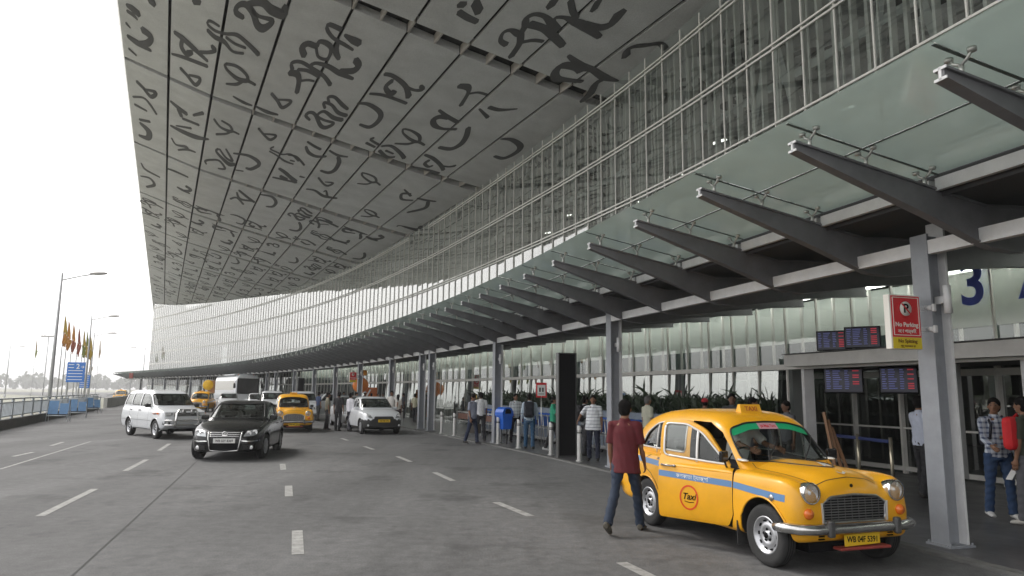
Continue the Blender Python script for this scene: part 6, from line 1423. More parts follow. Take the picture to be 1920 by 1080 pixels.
def person(label, loc, face, h=1.70, shirt=(.5, .5, .5), pants=(.03, .035, .05), skin=0, hair='hair', sleeve='short', fat=1.0, legs=((6, 4), (-6, 4)), arms=((0, 8, 8), (0, 8, 8)),
           vox=.02, lean=0, headturn=0, headtilt=0, shoes=None, untuck=.0, female=False, hairlong=False, shirt_mat=None, group=None, cap=None, name='person', hands=False, look_detail=True, parent=None, scale_head=1.0, lower=True, waist=None):
    """face = world direction (dx, dy) the person faces"""
    rz = math.atan2(face[1], face[0]) - math.pi / 2
    h = h * .975
    root = empty(name, loc, rz, label, 'person', group)
    if parent: root.parent = parent
    k = h / 1.70; S = SKIN[skin]
    ms = cm(S, .6, .08, 20, 'skin')
    hipz = .90 * k; pel = Vector((0, 0, hipz))
    R = [rad(a) for a in (lean,)][0]
    def up(v): return Vector((v.x, v.y * math.cos(-R) - v.z * math.sin(-R), v.y * math.sin(-R) + v.z * math.cos(-R)))
    def T_(x, y, z): return pel + up(Vector((x * k, y * k, z * k)))
    lp = []
    for i, sg in enumerate((-1, 1)):
        fx_, bd = legs[i]
        lp.append(limb(pel + Vector((sg * .09 * k, 0, -.02)), .41 * k, .42 * k, rad(fx_), rad(bd), rad(3.0), sg, 'leg'))
    drop = min(p[2].z for p in lp) - .075 * k      # put the lower foot on the ground
    off = Vector((0, 0, -drop))
    lp = [tuple(q + off for q in p) for p in lp]; pel = pel + off
    ap = []
    for i, sg in enumerate((-1, 1)):
        fl, bd, ab = arms[i]
        ap.append(limb(T_(sg * .170 * (1 if not female else .9), -.01, .485), .29 * k, .25 * k, rad(fl), rad(bd), rad(ab), sg, 'arm'))
    nk = T_(0, -.01, .555); hc = T_(0, .015, .685) + Vector((0, 0, .0))
    Hm = Matrix.Rotation(rad(headturn), 3, 'Z') @ Matrix.Rotation(rad(-headtilt), 3, 'X')
    hs_k = k * scale_head
    f = fat
    # ---- body (skin)
    b = MB()
    b.tube([T_(0, 0, -.06), T_(0, .005, .06), T_(0, .01, .2), T_(0, 0, .38), T_(0, -.01, .48), T_(0, -.01, .53)], [(.14 * k * f, .095 * k * f), (.135 * k * f, .095 * k * f), (.135 * k * f, .10 * k * f), (.155 * k, .10 * k), (.14 * k, .085 * k), (.06 * k, .06 * k)], 14, ref=(1, 0, 0))
    b.tube([nk + Vector((0, 0, -.05)), nk + Vector((0, 0, .04)), hc + Vector((0, 0, -.05))], [.058 * k, .053 * k, .055 * k], 12)
    b.ball(hc + Vector((0, 0, .012)), (.074 * hs_k, .092 * hs_k, .105 * hs_k), 0, 18, 14, Hm)
    b.ball(hc + Hm @ Vector((0, .028, -.065)) * hs_k, (.052 * hs_k, .055 * hs_k, .052 * hs_k), 0, 12, 8, Hm)
    b.ball(hc + Hm @ Vector((0, .095, -.022)) * hs_k, (.014 * hs_k, .020 * hs_k, .022 * hs_k), 0, 8, 6, Hm)
    b.tube([hc + Hm @ Vector((0, .088, .02)) * hs_k, hc + Hm @ Vector((0, .104, -.022)) * hs_k], [.008 * k, .013 * k], 8)
    for sg in (-1, 1): b.ball(hc + Hm @ Vector((sg * .077, -.005, -.01)) * hs_k, (.012 * hs_k, .02 * hs_k, .03 * hs_k), 0, 8, 6, Hm)
    for (a, e, w_), sg in zip(ap, (-1, 1)):
        b.tube([a, a.lerp(e, .5), e, e.lerp(w_, .35), w_], [.046 * k, .042 * k, .036 * k, .037 * k, .024 * k], 10)
    for (a, e, w_) in lp:
        b.tube([a, a.lerp(e, .5), e, e.lerp(w_, .3), w_], [.075 * k, .065 * k, .05 * k, .05 * k, .035 * k], 10)
    body = tmesh(b, vox, 2)
    # hands: palm + five separate fingers appended to the body mesh
    hb = MB()
    for i, ((a, e, w_), sg) in enumerate(zip(ap, (-1, 1))):
        d = (w_ - e).normalized(); lat = Vector((0, 1, 0)) - d * d.y
        lat = lat.normalized() if lat.length > .1 else Vector((1, 0, 0)); nrm = d.cross(lat).normalized()      # fingers spread along lat
        pc = w_ + d * .045 * k
        hb.tube([w_ - d * .02, w_ + d * .01, pc, w_ + d * .085 * k], [(.022 * k, .019 * k), (.028 * k, .018 * k), (.040 * k, .016 * k), (.038 * k, .013 * k)], 10, ref=tuple(lat))
        inw = nrm * (-1 if (nrm.x * sg) > 0 else 1)
        for q in range(4):
            o_ = w_ + d * .083 * k + lat * (.028 - .019 * q) * k; L_ = (.070, .078, .072, .056)[q] * k; c_ = .3 + .12 * q
            p1 = o_ + d * L_ * .45 + inw * L_ * .10; p2 = p1 + (d * math.cos(c_) + inw * math.sin(c_)) * L_ * .33; p3 = p2 + (d * math.cos(c_ * 2.2) + inw * math.sin(c_ * 2.2)) * L_ * .28
            hb.tube([o_ - d * .01, p1, p2, p3], [.0095 * k, .009 * k, .008 * k, .0065 * k], 7)
        o_ = w_ + d * .03 * k + lat * .034 * k
        hb.tube([o_ - lat * .01, o_ + lat * .018 * k + d * .025 * k + inw * .012, o_ + lat * .022 * k + d * .055 * k + inw * .022], [.012 * k, .0105 * k, .008 * k], 7)
    bm = bmesh.new(); bm.from_mesh(body); hm = hb.mesh('h'); bm.from_mesh(hm); bm.to_mesh(body); bm.free()
    for p in body.polygons: p.use_smooth = True
    mobj('body', body, ms, root)
    # ---- face
    if look_detail:
        b = MB()
        for sg in (-1, 1): b.ball(hc + Hm @ Vector((sg * .030, .086, .012)) * hs_k, (.013 * k, .007 * k, .007 * k), 0, 8, 5, Hm)
        for sg in (-1, 1): b.tube([hc + Hm @ Vector((sg * .015, .090, .036)) * hs_k, hc + Hm @ Vector((sg * .032, .089, .040)) * hs_k, hc + Hm @ Vector((sg * .050, .078, .034)) * hs_k], .0045 * k, 5)
        b.build('eyes', M['eye'], root)
        b = MB(); b.ball(hc + Hm @ Vector((0, .083, -.062)) * hs_k, (.022 * k, .008 * k, .0065 * k), 0, 8, 5, Hm); b.build('mouth', M['lip'], root)
    # ---- hair
    b = MB()
    if cap:
        b.ball(hc + Hm @ Vector((0, -.008, .055)) * hs_k, (.083 * hs_k, .10 * hs_k, .075 * hs_k), 0, 16, 10, Hm)
        b.tube([hc + Hm @ Vector((-.05, .07, .05)) * hs_k, hc + Hm @ Vector((0, .15, .04)) * hs_k, hc + Hm @ Vector((.05, .07, .05)) * hs_k], .014 * k, 6)
        mobj('cap', tmesh(b, max(.01, vox * .7), 1), cm(cap), root)
        b = MB(); b.ball(hc + Hm @ Vector((0, -.03, -.005)) * hs_k, (.079 * hs_k, .078 * hs_k, .07 * hs_k), 0, 14, 10, Hm); mobj('hair', tmesh(b, max(.01, vox * .7), 1), M[hair], root)
    else:
        b.ball(hc + Hm @ Vector((0, -.014, .036)) * hs_k, (.086 * hs_k, .098 * hs_k, .096 * hs_k), 0, 16, 12, Hm)
        b.ball(hc + Hm @ Vector((0, -.040, -.012)) * hs_k, (.082 * hs_k, .070 * hs_k, .092 * hs_k), 0, 14, 10, Hm)
        if hairlong: b.tube([hc + Hm @ Vector((0, -.06, 0)) * k, hc + Vector((0, -.09, -.14)) * k, hc + Vector((0, -.10, -.30)) * k], [.08 * k, .07 * k, .035 * k], 10)
        hm_ = tmesh(b, max(.009, vox * .6), 1)
        mobj('hair', hm_, M[hair], root)
    # ---- shirt
    b = MB(); g = .014
    lowz = -.05 - untuck
    b.tube([T_(0, 0, lowz), T_(0, .004, lowz + .07), T_(0, .012 * f, .12), T_(0, .008, .25), T_(0, 0, .38), T_(0, -.01, .47), T_(0, -.012, .53)],
           [((.155 * f + g + (.022 if untuck else -.004)) * k, (.108 * f + g + (.026 if untuck else -.002)) * k), ((.154 * f + g + (.012 if untuck else 0)) * k, (.108 * f + g + (.016 if untuck else 0)) * k), ((.145 * f + g) * k, (.112 * f + g) * k), ((.152 * (f * .5 + .5) + g) * k, (.108 + g) * k), ((.158 + g) * k, (.102 + g) * k), ((.122 + g) * k, (.080 + g) * k), ((.052 + g) * k, (.050 + g) * k)], 18, ref=(1, 0, 0))
    b.tube([nk + Vector((0, 0, -.045)), nk + Vector((0, 0, .012))], [.076 * k, .066 * k], 12)
    for (a, e, w_) in ap:
        end = e if sleeve == 'short' else w_
        b.ball(a + Vector((0, 0, -.012)), (.062 * k, .062 * k, .060 * k)); b.tube([a + Vector((0, 0, -.015)), a + (T_(0, 0, .47) - a) * .55], [.060 * k, .062 * k], 12)
        pts = [a + (e - a) * .04, a.lerp(e, .25), a.lerp(e, .5)]; rr_ = [.060 * k, .062 * k, .058 * k]
        if sleeve == 'short': pts += [a.lerp(e, .88)]; rr_ += [.062 * k]
        else: pts += [e, e.lerp(w_, .5), e.lerp(w_, .95)]; rr_ += [.053 * k, .048 * k, .040 * k]
        b.tube(pts, rr_, 12)
    sm_ = tmesh(b, vox * .9, 3)
    # soft folds
    ripple(sm_, lambda c: .0025 * np.sin(c[:, 2] * 38 + c[:, 0] * 31) + .002 * np.sin(c[:, 0] * 70 + c[:, 2] * 17 + c[:, 1] * 33))
    mobj('shirt', sm_, shirt_mat or cm(shirt), root)
    # ---- trousers
    b = MB()
    b.tube([pel + Vector((0, 0, -.10 * k)), pel + Vector((0, 0, .0)), pel + Vector((0, 0, .09 * k))], [(.150 * k * f, .115 * k * f), (.160 * k * f, .116 * k * f), (.138 * k * f, .100 * k * f)], 16, ref=(1, 0, 0))
    for (a, e, w_) in lp:
        b.tube([a + Vector((0, 0, .02)), a.lerp(e, .35), e, e.lerp(w_, .5), w_ + Vector((0, 0, -.02))], [.096 * k, .088 * k, .066 * k, .064 * k, .062 * k], 12)
    tm = tmesh(b, vox * .9, 3)
    ripple(tm, lambda c: .004 * np.sin(c[:, 2] * 60 + c[:, 0] * 30))
    mobj('trousers', tm, cm(pants), root)
    # ---- shoes
    for (a, e, w_), sg in zip(lp, (-1, 1)):
        b = MB(); y0 = w_.y
        tilt = max(0, (w_.z - .075 * k)) 
        c = Vector((w_.x + sg * .006, y0, w_.z - .03 * k))
        pts = [c + Vector((0, -.07, .0)), c + Vector((0, -.02, .01)), c + Vector((sg * .006, .08, -.012 - tilt * .5)), c + Vector((sg * .01, .16, -.024 - tilt))]
        b.tube(pts, [(.036 * k, .04 * k), (.043 * k, .05 * k), (.047 * k, .034 * k), (.034 * k, .022 * k)], 12, ref=(1, 0, 0))
        b.tube([c + Vector((0, 0, 0)), w_ + Vector((0, 0, .03))], .042 * k, 10)
        mobj('shoe', tmesh(b, max(.011, vox * .6), 2), shoes or M['shoe'], root)
    root['_w'] = 0
    del root['_w']
    info = dict(pel=pel, T=T_, arms=ap, legs=lp, hc=hc)
    return root, info
def backpack(label, pr, info, col=(.02, .022, .03), name='backpack', side=-1, w=.30, hh=.46, dz=.30, group=None):
    """bag carried on the back; a thing of its own at the wearer's place"""
    r = empty(name, pr.location, pr.rotation_euler.z, label, 'backpack', group); c = info['T'](0, -.19, dz)
    b = MB(); b.box(c, (w, .15, hh), bev=.05); b.box(c + Vector((0, -.08, -.06)), (w * .8, .08, hh * .5), bev=.03)
    mobj('bag_body', b.mesh('m'), cm(col), r)
    for sg in (-1, 1):
        b = MB(); b.tube([c + Vector((sg * w * .35, .06, hh * .45)), info['T'](sg * .10, .0, .535), info['T'](sg * .115, .125, .42), info['T'](sg * .13, .10, .22), c + Vector((sg * w * .45, .05, -hh * .35))], .02, 8); b.build('strap', cm(col), r)
    return r
def thing(name, loc, rz, label, cat, group=None): return empty(name, loc, rz, label, cat, group)
# ================================================================ people, each where the photograph has them
red_man, ri = person('man in a dark red shirt and jeans walking past the rear of the nearest taxi', (1.50, 9.45, 0), (.42, .9), 1.73, (.10, .008, .013), (.018, .03, .055), 0, arms=((4, 14, 8), (10, 20, 6)), legs=((-20, 22), (20, 6)), vox=.011, fat=1.08, untuck=.09, shoes=cm((.10, .09, .07), .7, .2, 20, 'suede'))
stripe = stripe_mat('striped_knit', (.66, .68, .70), (.10, .12, .18), .085, .14); plaid = stripe_mat('plaid_cotton', (.50, .54, .60), (.06, .08, .15), .075, .38, True); check = stripe_mat('check_jacket', (.62, .66, .68), (.12, .15, .18), .12, .2, True)
person('man in a white polo shirt with dark stripes, hand on hip by the black pylon', (2.17, 18.91, 0.03), (-.25, -1), 1.70, (.7, .7, .7), (.012, .016, .035), 0, arms=((0, 10, 10), (-20, 75, 38)), legs=((4, 2), (-4, 2)), shirt_mat=stripe, fat=1.28, vox=.014, untuck=.06, shoes=M['shoe'])
a, ia = person('man in grey shirt with dark backpack, half hidden behind the striped shirt man', (2.11, 20.40, 0.03), (.9, .4), 1.68, (.30, .32, .33), (.03, .03, .035), 2, vox=.016); backpack('dark backpack worn by the man behind the striped shirt man', a, ia, (.015, .015, .02))
person('man in a bright green shirt and black trousers beside the luggage trolleys', (1.31, 22.00, 0.03), (.9, -.2), 1.66, (.02, .30, .17), (.012, .012, .014), 0, arms=((0, 6, 5), (28, 30, 5)), legs=((14, 6), (-14, 8)), vox=.016, shoes=cm((.5, .5, .5), .6, 0, 1, 'trainer'))
a, ia = person('man in pale blue shirt and jeans seen from behind with a black backpack', (0.59, 22.59, 0.03), (.1, 1), 1.74, (.42, .50, .58), (.02, .07, .14), 0, sleeve='long', arms=((10, 30, 10), (5, 14, 12)), vox=.015, fat=1.05); backpack('black backpack on the man in the pale blue shirt', a, ia, (.012, .014, .022), w=.30, hh=.50)
person('man in white checked jacket with black trousers facing the backpack man', (0.17, 25.41, 0.03), (.35, -.9), 1.72, (.6, .6, .6), (.012, .011, .013), 0, sleeve='long', shirt_mat=check, arms=((6, 60, 6), (6, 55, 6)), legs=((8, 4), (-8, 4)), vox=.016)
bm_, bi = person('man in grey short sleeved shirt looking down with a brown case in hand', (-1.30, 24.65, 0.03), (.8, -.5), 1.70, (.25, .27, .33), (.018, .028, .06), 0, arms=((-6, 10, 6), (0, 12, 4)), headtilt=28, legs=((12, 6), (-12, 8)), vox=.016)
person('man in a white shirt standing just behind the man with the brown case', (-1.09, 26.20, 0.03), (-.3, .9), 1.76, (.66, .67, .68), (.015, .015, .02), 2, vox=.018)
person('grey haired man in cream shirt behind the man in dark red', (3.60, 18.90, 0.03), (.9, .35), 1.70, (.55, .55, .44), (.05, .04, .03), 1, hair='grey_hair', vox=.015, fat=1.05)
person('man in a red cap seen over the taxi roof', (4.62, 17.10, 0.03), (.5, .8), 1.66, (.10, .06, .05), (.03, .03, .03), 0, cap=(.42, .02, .03), vox=.017)
person('man in a dark shirt standing before the hedge above the taxi roof', (4.93, 16.00, 0.03), (-.3, -.95), 1.78, (.05, .055, .06), (.02, .02, .02), 2, vox=.015, fat=1.1)
person('person in a pink and white top just left of the taxi roof sign', (5.11, 15.20, 0.03), (.9, -.3), 1.70, (.66, .42, .45), (.04, .04, .05), 0, vox=.016)
person('man with dark hair in grey shirt just right of the taxi roof sign', (5.52, 14.40, 0.03), (-.9, -.3), 1.64, (.09, .09, .10), (.02, .02, .02), 2, vox=.016)
person('balding man in light blue shirt and black trousers standing left of the near column', (7.22, 12.70, 0.03), (.95, .15), 1.76, (.48, .52, .62), (.012, .012, .015), 0, sleeve='long', arms=((6, 70, 4), (6, 70, 4)), vox=.013, fat=1.08)
pm, pi_ = person('young man in a plaid shirt and jeans with a folded newspaper by the entrance', (7.19, 10.70, 0.03), (-.15, -1), 1.74, (.5, .5, .5), (.02, .05, .12), 0, sleeve='long', shirt_mat=plaid, arms=((4, 12, 8), (10, 60, 4)), headturn=-32, legs=((6, 4), (-6, 4)), vox=.012, shoes=cm((.62, .62, .60), .6, .1, 20, 'trainer'))
backpack('dark backpack on the young man in plaid', pm, pi_, (.02, .022, .035), w=.27, hh=.40)
om, oi = person('man in an olive shirt and grey trousers at the right edge by a trolley', (7.20, 10.10, 0.03), (-.45, .85), 1.76, (.055, .060, .042), (.09, .09, .10), 0, vox=.013, fat=1.05, arms=((0, 12, 6), (40, 40, 4)), shoes=cm((.45, .44, .40), .6, .1, 20, 'trainer'))
r = thing('red_bag', (6.97, 10.05, 0.03), .5, 'bright red rounded bag between the plaid man and the olive shirt man', 'bag')
b = MB(); b.box((0, 0, 1.24), (.26, .16, .46), bev=.07); mobj('bag_body', b.mesh('m'), cm((.62, .012, .018), .7, .1, 8, 'nylon'), r)
b = MB(); b.tube([(.10, .02, 1.44), (.22, .02, 1.50), (.32, .04, 1.40)], .018, 8); mobj('strap', b.mesh('m'), cm((.62, .012, .018), .7, .1, 8, 'nylon'), r)
person('man in an olive shirt waiting beside the silver hatchback, leftmost of the roadside group', (-8.38, 32.93, 0.00), (.8, .4), 1.70, (.20, .19, .14), (.02, .02, .025), 0, vox=.02)
person('man in black seen from behind in the roadside group', (-7.69, 32.15, 0.00), (.2, 1), 1.74, (.015, .015, .018), (.012, .012, .014), 2, vox=.02)
person('man in a white shirt beside the white compact car bonnet', (-7.09, 31.83, 0.00), (.6, .8), 1.70, (.66, .66, .70), (.02, .02, .03), 0, sleeve='long', vox=.02)
person('man in dark blue shirt between the silver hatchback and the middle taxi', (-11.23, 42.00, 0.03), (.5, .6), 1.68, (.03, .05, .12), (.02, .02, .02), 0, vox=.024)
person('man in a pale shirt with arms spread behind the white compact car', (-5.83, 35.20, 0.03), (-.2, -1), 1.78, (.62, .60, .56), (.05, .05, .05), 0, arms=((10, 30, 30), (10, 30, 30)), vox=.02)
person('woman in a cream top behind the white compact car, right of the arms-spread man', (-5.72, 36.50, 0.03), (.2, 1), 1.60, (.60, .56, .50), (.04, .02, .03), 0, vox=.022, hairlong=True, female=True)
person('man in a yellowish shirt walking between the paired columns and the rail', (-5.52, 41.50, 0.03), (.3, 1), 1.66, (.48, .46, .33), (.015, .015, .02), 0, legs=((14, 6), (-12, 10)), vox=.022)
person('man in a white cap and dark shirt in the kerb crowd near the orange globe', (-9.56, 47.00, 0.03), (.8, .5), 1.74, (.07, .05, .05), (.02, .02, .02), 2, vox=.026, cap=(.6, .6, .6))
crowd = [(700, 49, (.12, .06, .05)), (712, 45, (.04, .04, .05)), (722, 50, (.30, .28, .26)), (664, 53, (.45, .43, .42)), (648, 58, (.05, .06, .10)), (622, 60, (.08, .08, .08)), (608, 64, (.40, .40, .42)), (590, 68, (.06, .05, .05)), (760, 47, (.05, .05, .06)), (737, 54, (.20, .03, .03)), (672, 44, (.05, .05, .06)), (579, 72, (.30, .22, .12))]
desc = ['brown', 'black', 'grey', 'white', 'navy', 'charcoal', 'pale grey', 'dark brown', 'black', 'dark red', 'black', 'tan']
for i, (u_, y_, c_) in enumerate(crowd):
    X_ = ((u_ - 960) / 1330.) * y_ * .993
    lab = 'person in a %s shirt in the kerb crowd beyond the white compact car' % desc[i]
    person(lab, (X_, y_, PAVE), (math.sin(i * 2.1), math.cos(i * 2.1)), 1.62 + .02 * (i % 7), c_, (.02, .02, .025), i % 3, vox=.032, look_detail=False, group='people waiting in the crowd along the kerb')
# seated people in vehicles
def seated(label, car, local, shirt, lean=6, vox=.018, arms=((50, 30, 6), (50, 30, 6))):
    h = car.rotation_euler.z; c = Matrix.Rotation(h, 3, 'Z') @ Vector(local) + Vector(car.location)
    p, i_ = person(label, (c.x, c.y, 0), (math.cos(h), math.sin(h)), 1.66, shirt, (.03, .03, .04), 0, legs=((82, 86), (82, 86)), arms=arms, lean=lean, vox=vox)
    # seat height: pelvis on the cushion
    p.location.z = local[2] - i_['pel'].z
    return p
seated('driver in a white shirt bending over the wheel of the nearest taxi', near_taxi, (.92, -.02, .90), (.68, .68, .66), lean=22, vox=.015)
jet = [o for o in bpy.data.objects if o.name == 'saloon_car'][0]
seated('driver in a pale shirt at the wheel of the black saloon', jet, (1.0, -.36, .66), (.30, .32, .33), vox=.022)

# brown case held by the grey-shirt man
def briefcase(label, loc, rz, col, w_=.42, h_=.32):
    r = empty('briefcase', loc, rz, label, 'bag')
    b = MB(); b.box((0, 0, h_ / 2), (w_, .12, h_), bev=.02); mobj('case', b.mesh('m'), cm(col, .5, .2, 12, 'leather'), r)
    b = MB(); b.tube([(-.07, 0, h_), (-.06, 0, h_ + .06), (.06, 0, h_ + .06), (.07, 0, h_)], .011, 8); mobj('handle', b.mesh('m'), M['shoe'], r)
    b = MB(); b.box((0, -.063, h_ * .55), (.035, .01, .035)); mobj('clasp', b.mesh('m'), M['chrome'], r)
    return r
def hand_world(p, info, i):
    w_ = info['arms'][i][2]; e = info['arms'][i][1]; d = (w_ - e).normalized(); q = w_ + d * .10
    return Matrix.Rotation(p.rotation_euler.z, 3, 'Z') @ q + Vector(p.location)
q = hand_world(bm_, bi, 0); briefcase('brown briefcase hanging from the hand of the man looking down', (q.x, q.y, q.z - .40), bm_.rotation_euler.z + 1.57, (.045, .035, .025))
q = hand_world(pm, pi_, 0)
b = MB(); b.bar(q + Vector((.03, 0, .06)), q + Vector((-.20, -.05, -.22)), .012, .10, up=(0, 1, .2)); o = b.build('newspaper', M['white'], loc=None); tag(o, 'rolled white newspaper held low by the young man in plaid', 'newspaper')

# ================================================================ street things
# --- black advertising pylon
p = thing('advertising_pylon', (1.54, 19.92, 0.03), RZ(19.5) , 'tall blank black pylon with grey frame by the kerb', 'pylon')
b = MB(); b.box((0, 0, 1.43), (.14, .50, 2.78), bev=.01); b.build('screen_box', M['matte_k'], p) if False else b.build('screen_box', M['black'], p)
b = MB(); b.box((-.0, .262, 1.43), (.17, .03, 2.80)); b.box((0, -.262, 1.43), (.17, .03, 2.80)); b.box((0, 0, .02), (.26, .62, .04)); b.box((0, 0, 2.835), (.17, .555, .02)); b.build('frame', M['dark_bump'], p)
p2 = copy_tree(p); p2.location = PT(66, 3.4, PAVE); p2['label'] = 'small looking black pylon far down the kerb beyond the crowd'; p2.rotation_euler.z = RZ(66)
# --- bollards
def bollard():
    r = thing('bollard', (0, 0, 0), 0, '', 'bollard', 'steel bollards along the kerb')
    b = MB(); b.tube([(0, 0, 0), (0, 0, .80)], .062, 20, cap=False)
    n = 20; ring = [(.062 * math.cos(2 * math.pi * k / n), .062 * math.sin(2 * math.pi * k / n)) for k in range(n)]
    b.add([(x, y, .80) for x, y in ring] + [(x, y, .86 + x * .7) for x, y in ring], [(k, (k + 1) % n, n + (k + 1) % n, n + k) for k in range(n)] + [tuple(range(n, 2 * n))], 0, False)
    b.build('post', M['bollard'], r)
    b = MB(); b.lathe([(.064, .70), (.064, .735)], n=20); b.lathe([(.064, .755), (.064, .77)], n=20); b.build('band', M['trim_black'], r)
    b = MB(); b.lathe([(.001, .012), (.10, .012), (.105, 0)], n=20); b.build('base_plate', M['stainless'], r)
    return r
M['bollard'] = mat('brushed_steel', (.66, .66, .64), .38, metal=.55, noise=.12, nscale=14)
b0 = bollard(); first = True
BL = [(18.55, 'bollard standing in front of the black pylon'), (21.15, 'bollard between the pylon and the backpack man'), (23.05, 'bollard in front of the blue litter bin'), (27.9, 'bollard left of the man with the brown case, nearer of two'), (29.6, 'bollard just right of the paired columns'), (36.1, 'bollard nearer the paired columns on their far side'), (37.6, 'bollard beside the white compact car'), (16.6, 'bollard hidden by the column and the dark red shirt man'), (52.0, 'far bollard at the crowd'), (58, 'farthest bollard, near the opened van door'), (44, 'bollard just beyond the lone column past the compact car')]
for i, (s, lb) in enumerate(BL):
    o = b0 if i == 0 else copy_tree(b0); o.location = PT(s, 3.80, PAVE); o.rotation_euler.z = RZ(s) + 2.0; o['label'] = lb
# --- litter bin
r = thing('litter_bin', (-0.22, 24.82, 0.03), RZ(23.5) + .25, 'bright blue hooded litter bin on two thin legs', 'litter bin')
r.scale = (1.08, 1.0, .9)
b = MB(); b.add([(-.17, -.17, .55), (.17, -.17, .55), (.17, .17, .55), (-.17, .17, .55), (-.20, -.20, 1.05), (.20, -.20, 1.05), (.20, .20, 1.05), (-.20, .20, 1.05)], [(0, 3, 2, 1), (4, 5, 6, 7), (0, 1, 5, 4), (1, 2, 6, 5), (2, 3, 7, 6), (3, 0, 4, 7)]); b.build('bin_body', M['blue_plastic'], r)
b = MB(); b.box((0, 0, 1.07), (.46, .46, .04), bev=.01)
hd_ = [(-.22, 1.09), (-.22, 1.20), (-.16, 1.32), (-.06, 1.37), (.08, 1.37), (.18, 1.30), (.23, 1.18), (.23, 1.09)]
b.prism([(y, z) for y, z in hd_], lambda u, v: (-.215, u, v), lambda u, v: (.215, u, v)); b.build('hood', M['blue_plastic'], r)
b = MB(); b.prism([(-.12, 1.13), (-.12, 1.25), (-.04, 1.31), (.08, 1.31), (.13, 1.22), (.13, 1.13)], lambda u, v: (-.225, u, v), lambda u, v: (-.20, u, v)); b.build('opening', M['black'], r)
for sx_ in (-1, 1):
    b = MB(); b.bar((sx_ * .15, 0, 0), (sx_ * .15, 0, .60), .03, .03); b.build('leg', M['trim_black'], r)
# --- luggage trolleys nested along the hedge
def trolley():
    r = thing('luggage_trolley', (0, 0, 0), 0, '', 'trolley', 'nested luggage trolleys in front of the hedge')
    b = MB()
    for sy in (-.26, .26):
        b.tube([(-.40, sy, .12), (.42, sy * .8, .12)], .016, 6); b.tube([(-.38, sy, .10), (-.44, sy, .55), (-.50, sy, .98)], .016, 6)
    b.tube([(-.42, -.26, .5), (-.42, .26, .5)], .012, 6); b.tube([(.42, -.21, .12), (.42, .21, .12)], .014, 6)
    for y in (-.15, -.05, .05, .15): b.tube([(-.40, y, .13), (.40, y * .8, .13)], .008, 5)
    b.build('frame', M['stainless'], r)
    b = MB(); b.box((-.455, 0, .74), (.02, .48, .30), Matrix.Rotation(-.13, 3, 'Y')); b.build('advert_panel', M['trolley_blue'], r)
    b = MB(); b.tube([(-.50, -.28, .99), (-.50, .28, .99)], .022, 8); b.build('handle', M['blue_plastic'], r)
    for (x, y) in ((-.36, -.24), (-.36, .24), (.36, 0)):
        b = MB(); b.lathe([(.001, -.02), (.065, -.018), (.065, .018), (.001, .02)], (x, y, .065), 'Y', 14); b.build('wheel', M['rubber'], r)
    return r
M['trolley_blue'] = mat('trolley_blue', (.03, .10, .36), .45)
t0 = trolley(); k = 0
for s0_, n_, off_, lab in ((16.6, 9, 1.75, 'blue panelled luggage trolley in the nested row behind the taxi and red shirt man'), (21.6, 10, 1.75, 'blue panelled luggage trolley in the nested row behind the pylon and backpack man'), (26.4, 12, 1.7, 'blue panelled luggage trolley in the long nested row left of the single column')):
    for i in range(n_):
        o = t0 if k == 0 else copy_tree(t0); k += 1
        o.location = PT(s0_ + i * .40, off_, PAVE); o.rotation_euler.z = RZ(s0_) + math.pi; o['label'] = lab; o['group'] = lab.replace('luggage trolley', 'trolleys').replace('blue panelled ', '')
o = copy_tree(t0); o.location = (7.48, 9.75, PAVE); o.rotation_euler.z = 2.4; o['label'] = 'lone luggage trolley at the right edge beside the olive shirt man'; del o['group']
# --- steel rail in front of the trolleys
r = thing('barrier_rail', PT(27.8, 2.7, PAVE), RZ(27.8), 'low brown and steel barrier rail left of the man with the case', 'railing')
b = MB(); b.bar((-3.0, 0, .88), (3.0, 0, .88), .05, .05); b.bar((-3.0, 0, .50), (3.0, 0, .50), .04, .04); b.build('rail', M['stainless'], r)
for x in (-3, -1.5, 0, 1.5, 3):
    b = MB(); b.bar((x, 0, 0), (x, 0, .9), .045, .045); b.build('post', M['stainless'], r)
b = MB(); b.box((0, -.02, .70), (5.8, .02, .24)); b.build('infill_panel', M['brown'], r) if 'brown' in M else b.build('infill_panel', cm((.13, .06, .04)), r)
# --- planter with dense strappy plants
M['leaf'] = mat('leaf_dark', (.020, .040, .014), .5, noise=.45, nscale=2.2)
pr = thing('planter', PT(21, .95, PAVE), 0, 'long pale blue grey planter wall holding the dark hedge under the glass', 'planter')
b = MB(); SS = [13.0 + i * 1.0 for i in range(21)] 
for s0_, s1_ in zip(SS, SS[1:]):
    o0 = PT(21, .95, PAVE); A0, A1, B0, B1 = PT(s0_, 1.25, PAVE) - o0, PT(s1_, 1.25, PAVE) - o0, PT(s0_, .25, PAVE) - o0, PT(s1_, .25, PAVE) - o0; z1 = Vector((0, 0, 1.18))
    b.add([A0, A1, A1 + z1, A0 + z1], [(0, 1, 2, 3)]); b.add([A0 + z1, A1 + z1, B1 + z1, B0 + z1], [(0, 1, 2, 3)]); b.add([B0, B1, B1 + z1, B0 + z1], [(0, 1, 2, 3)])
b.build('planter_wall', mat('planter_paint', (.20, .24, .30), .6, noise=.2), pr)
rr = random.Random(21); b = MB()
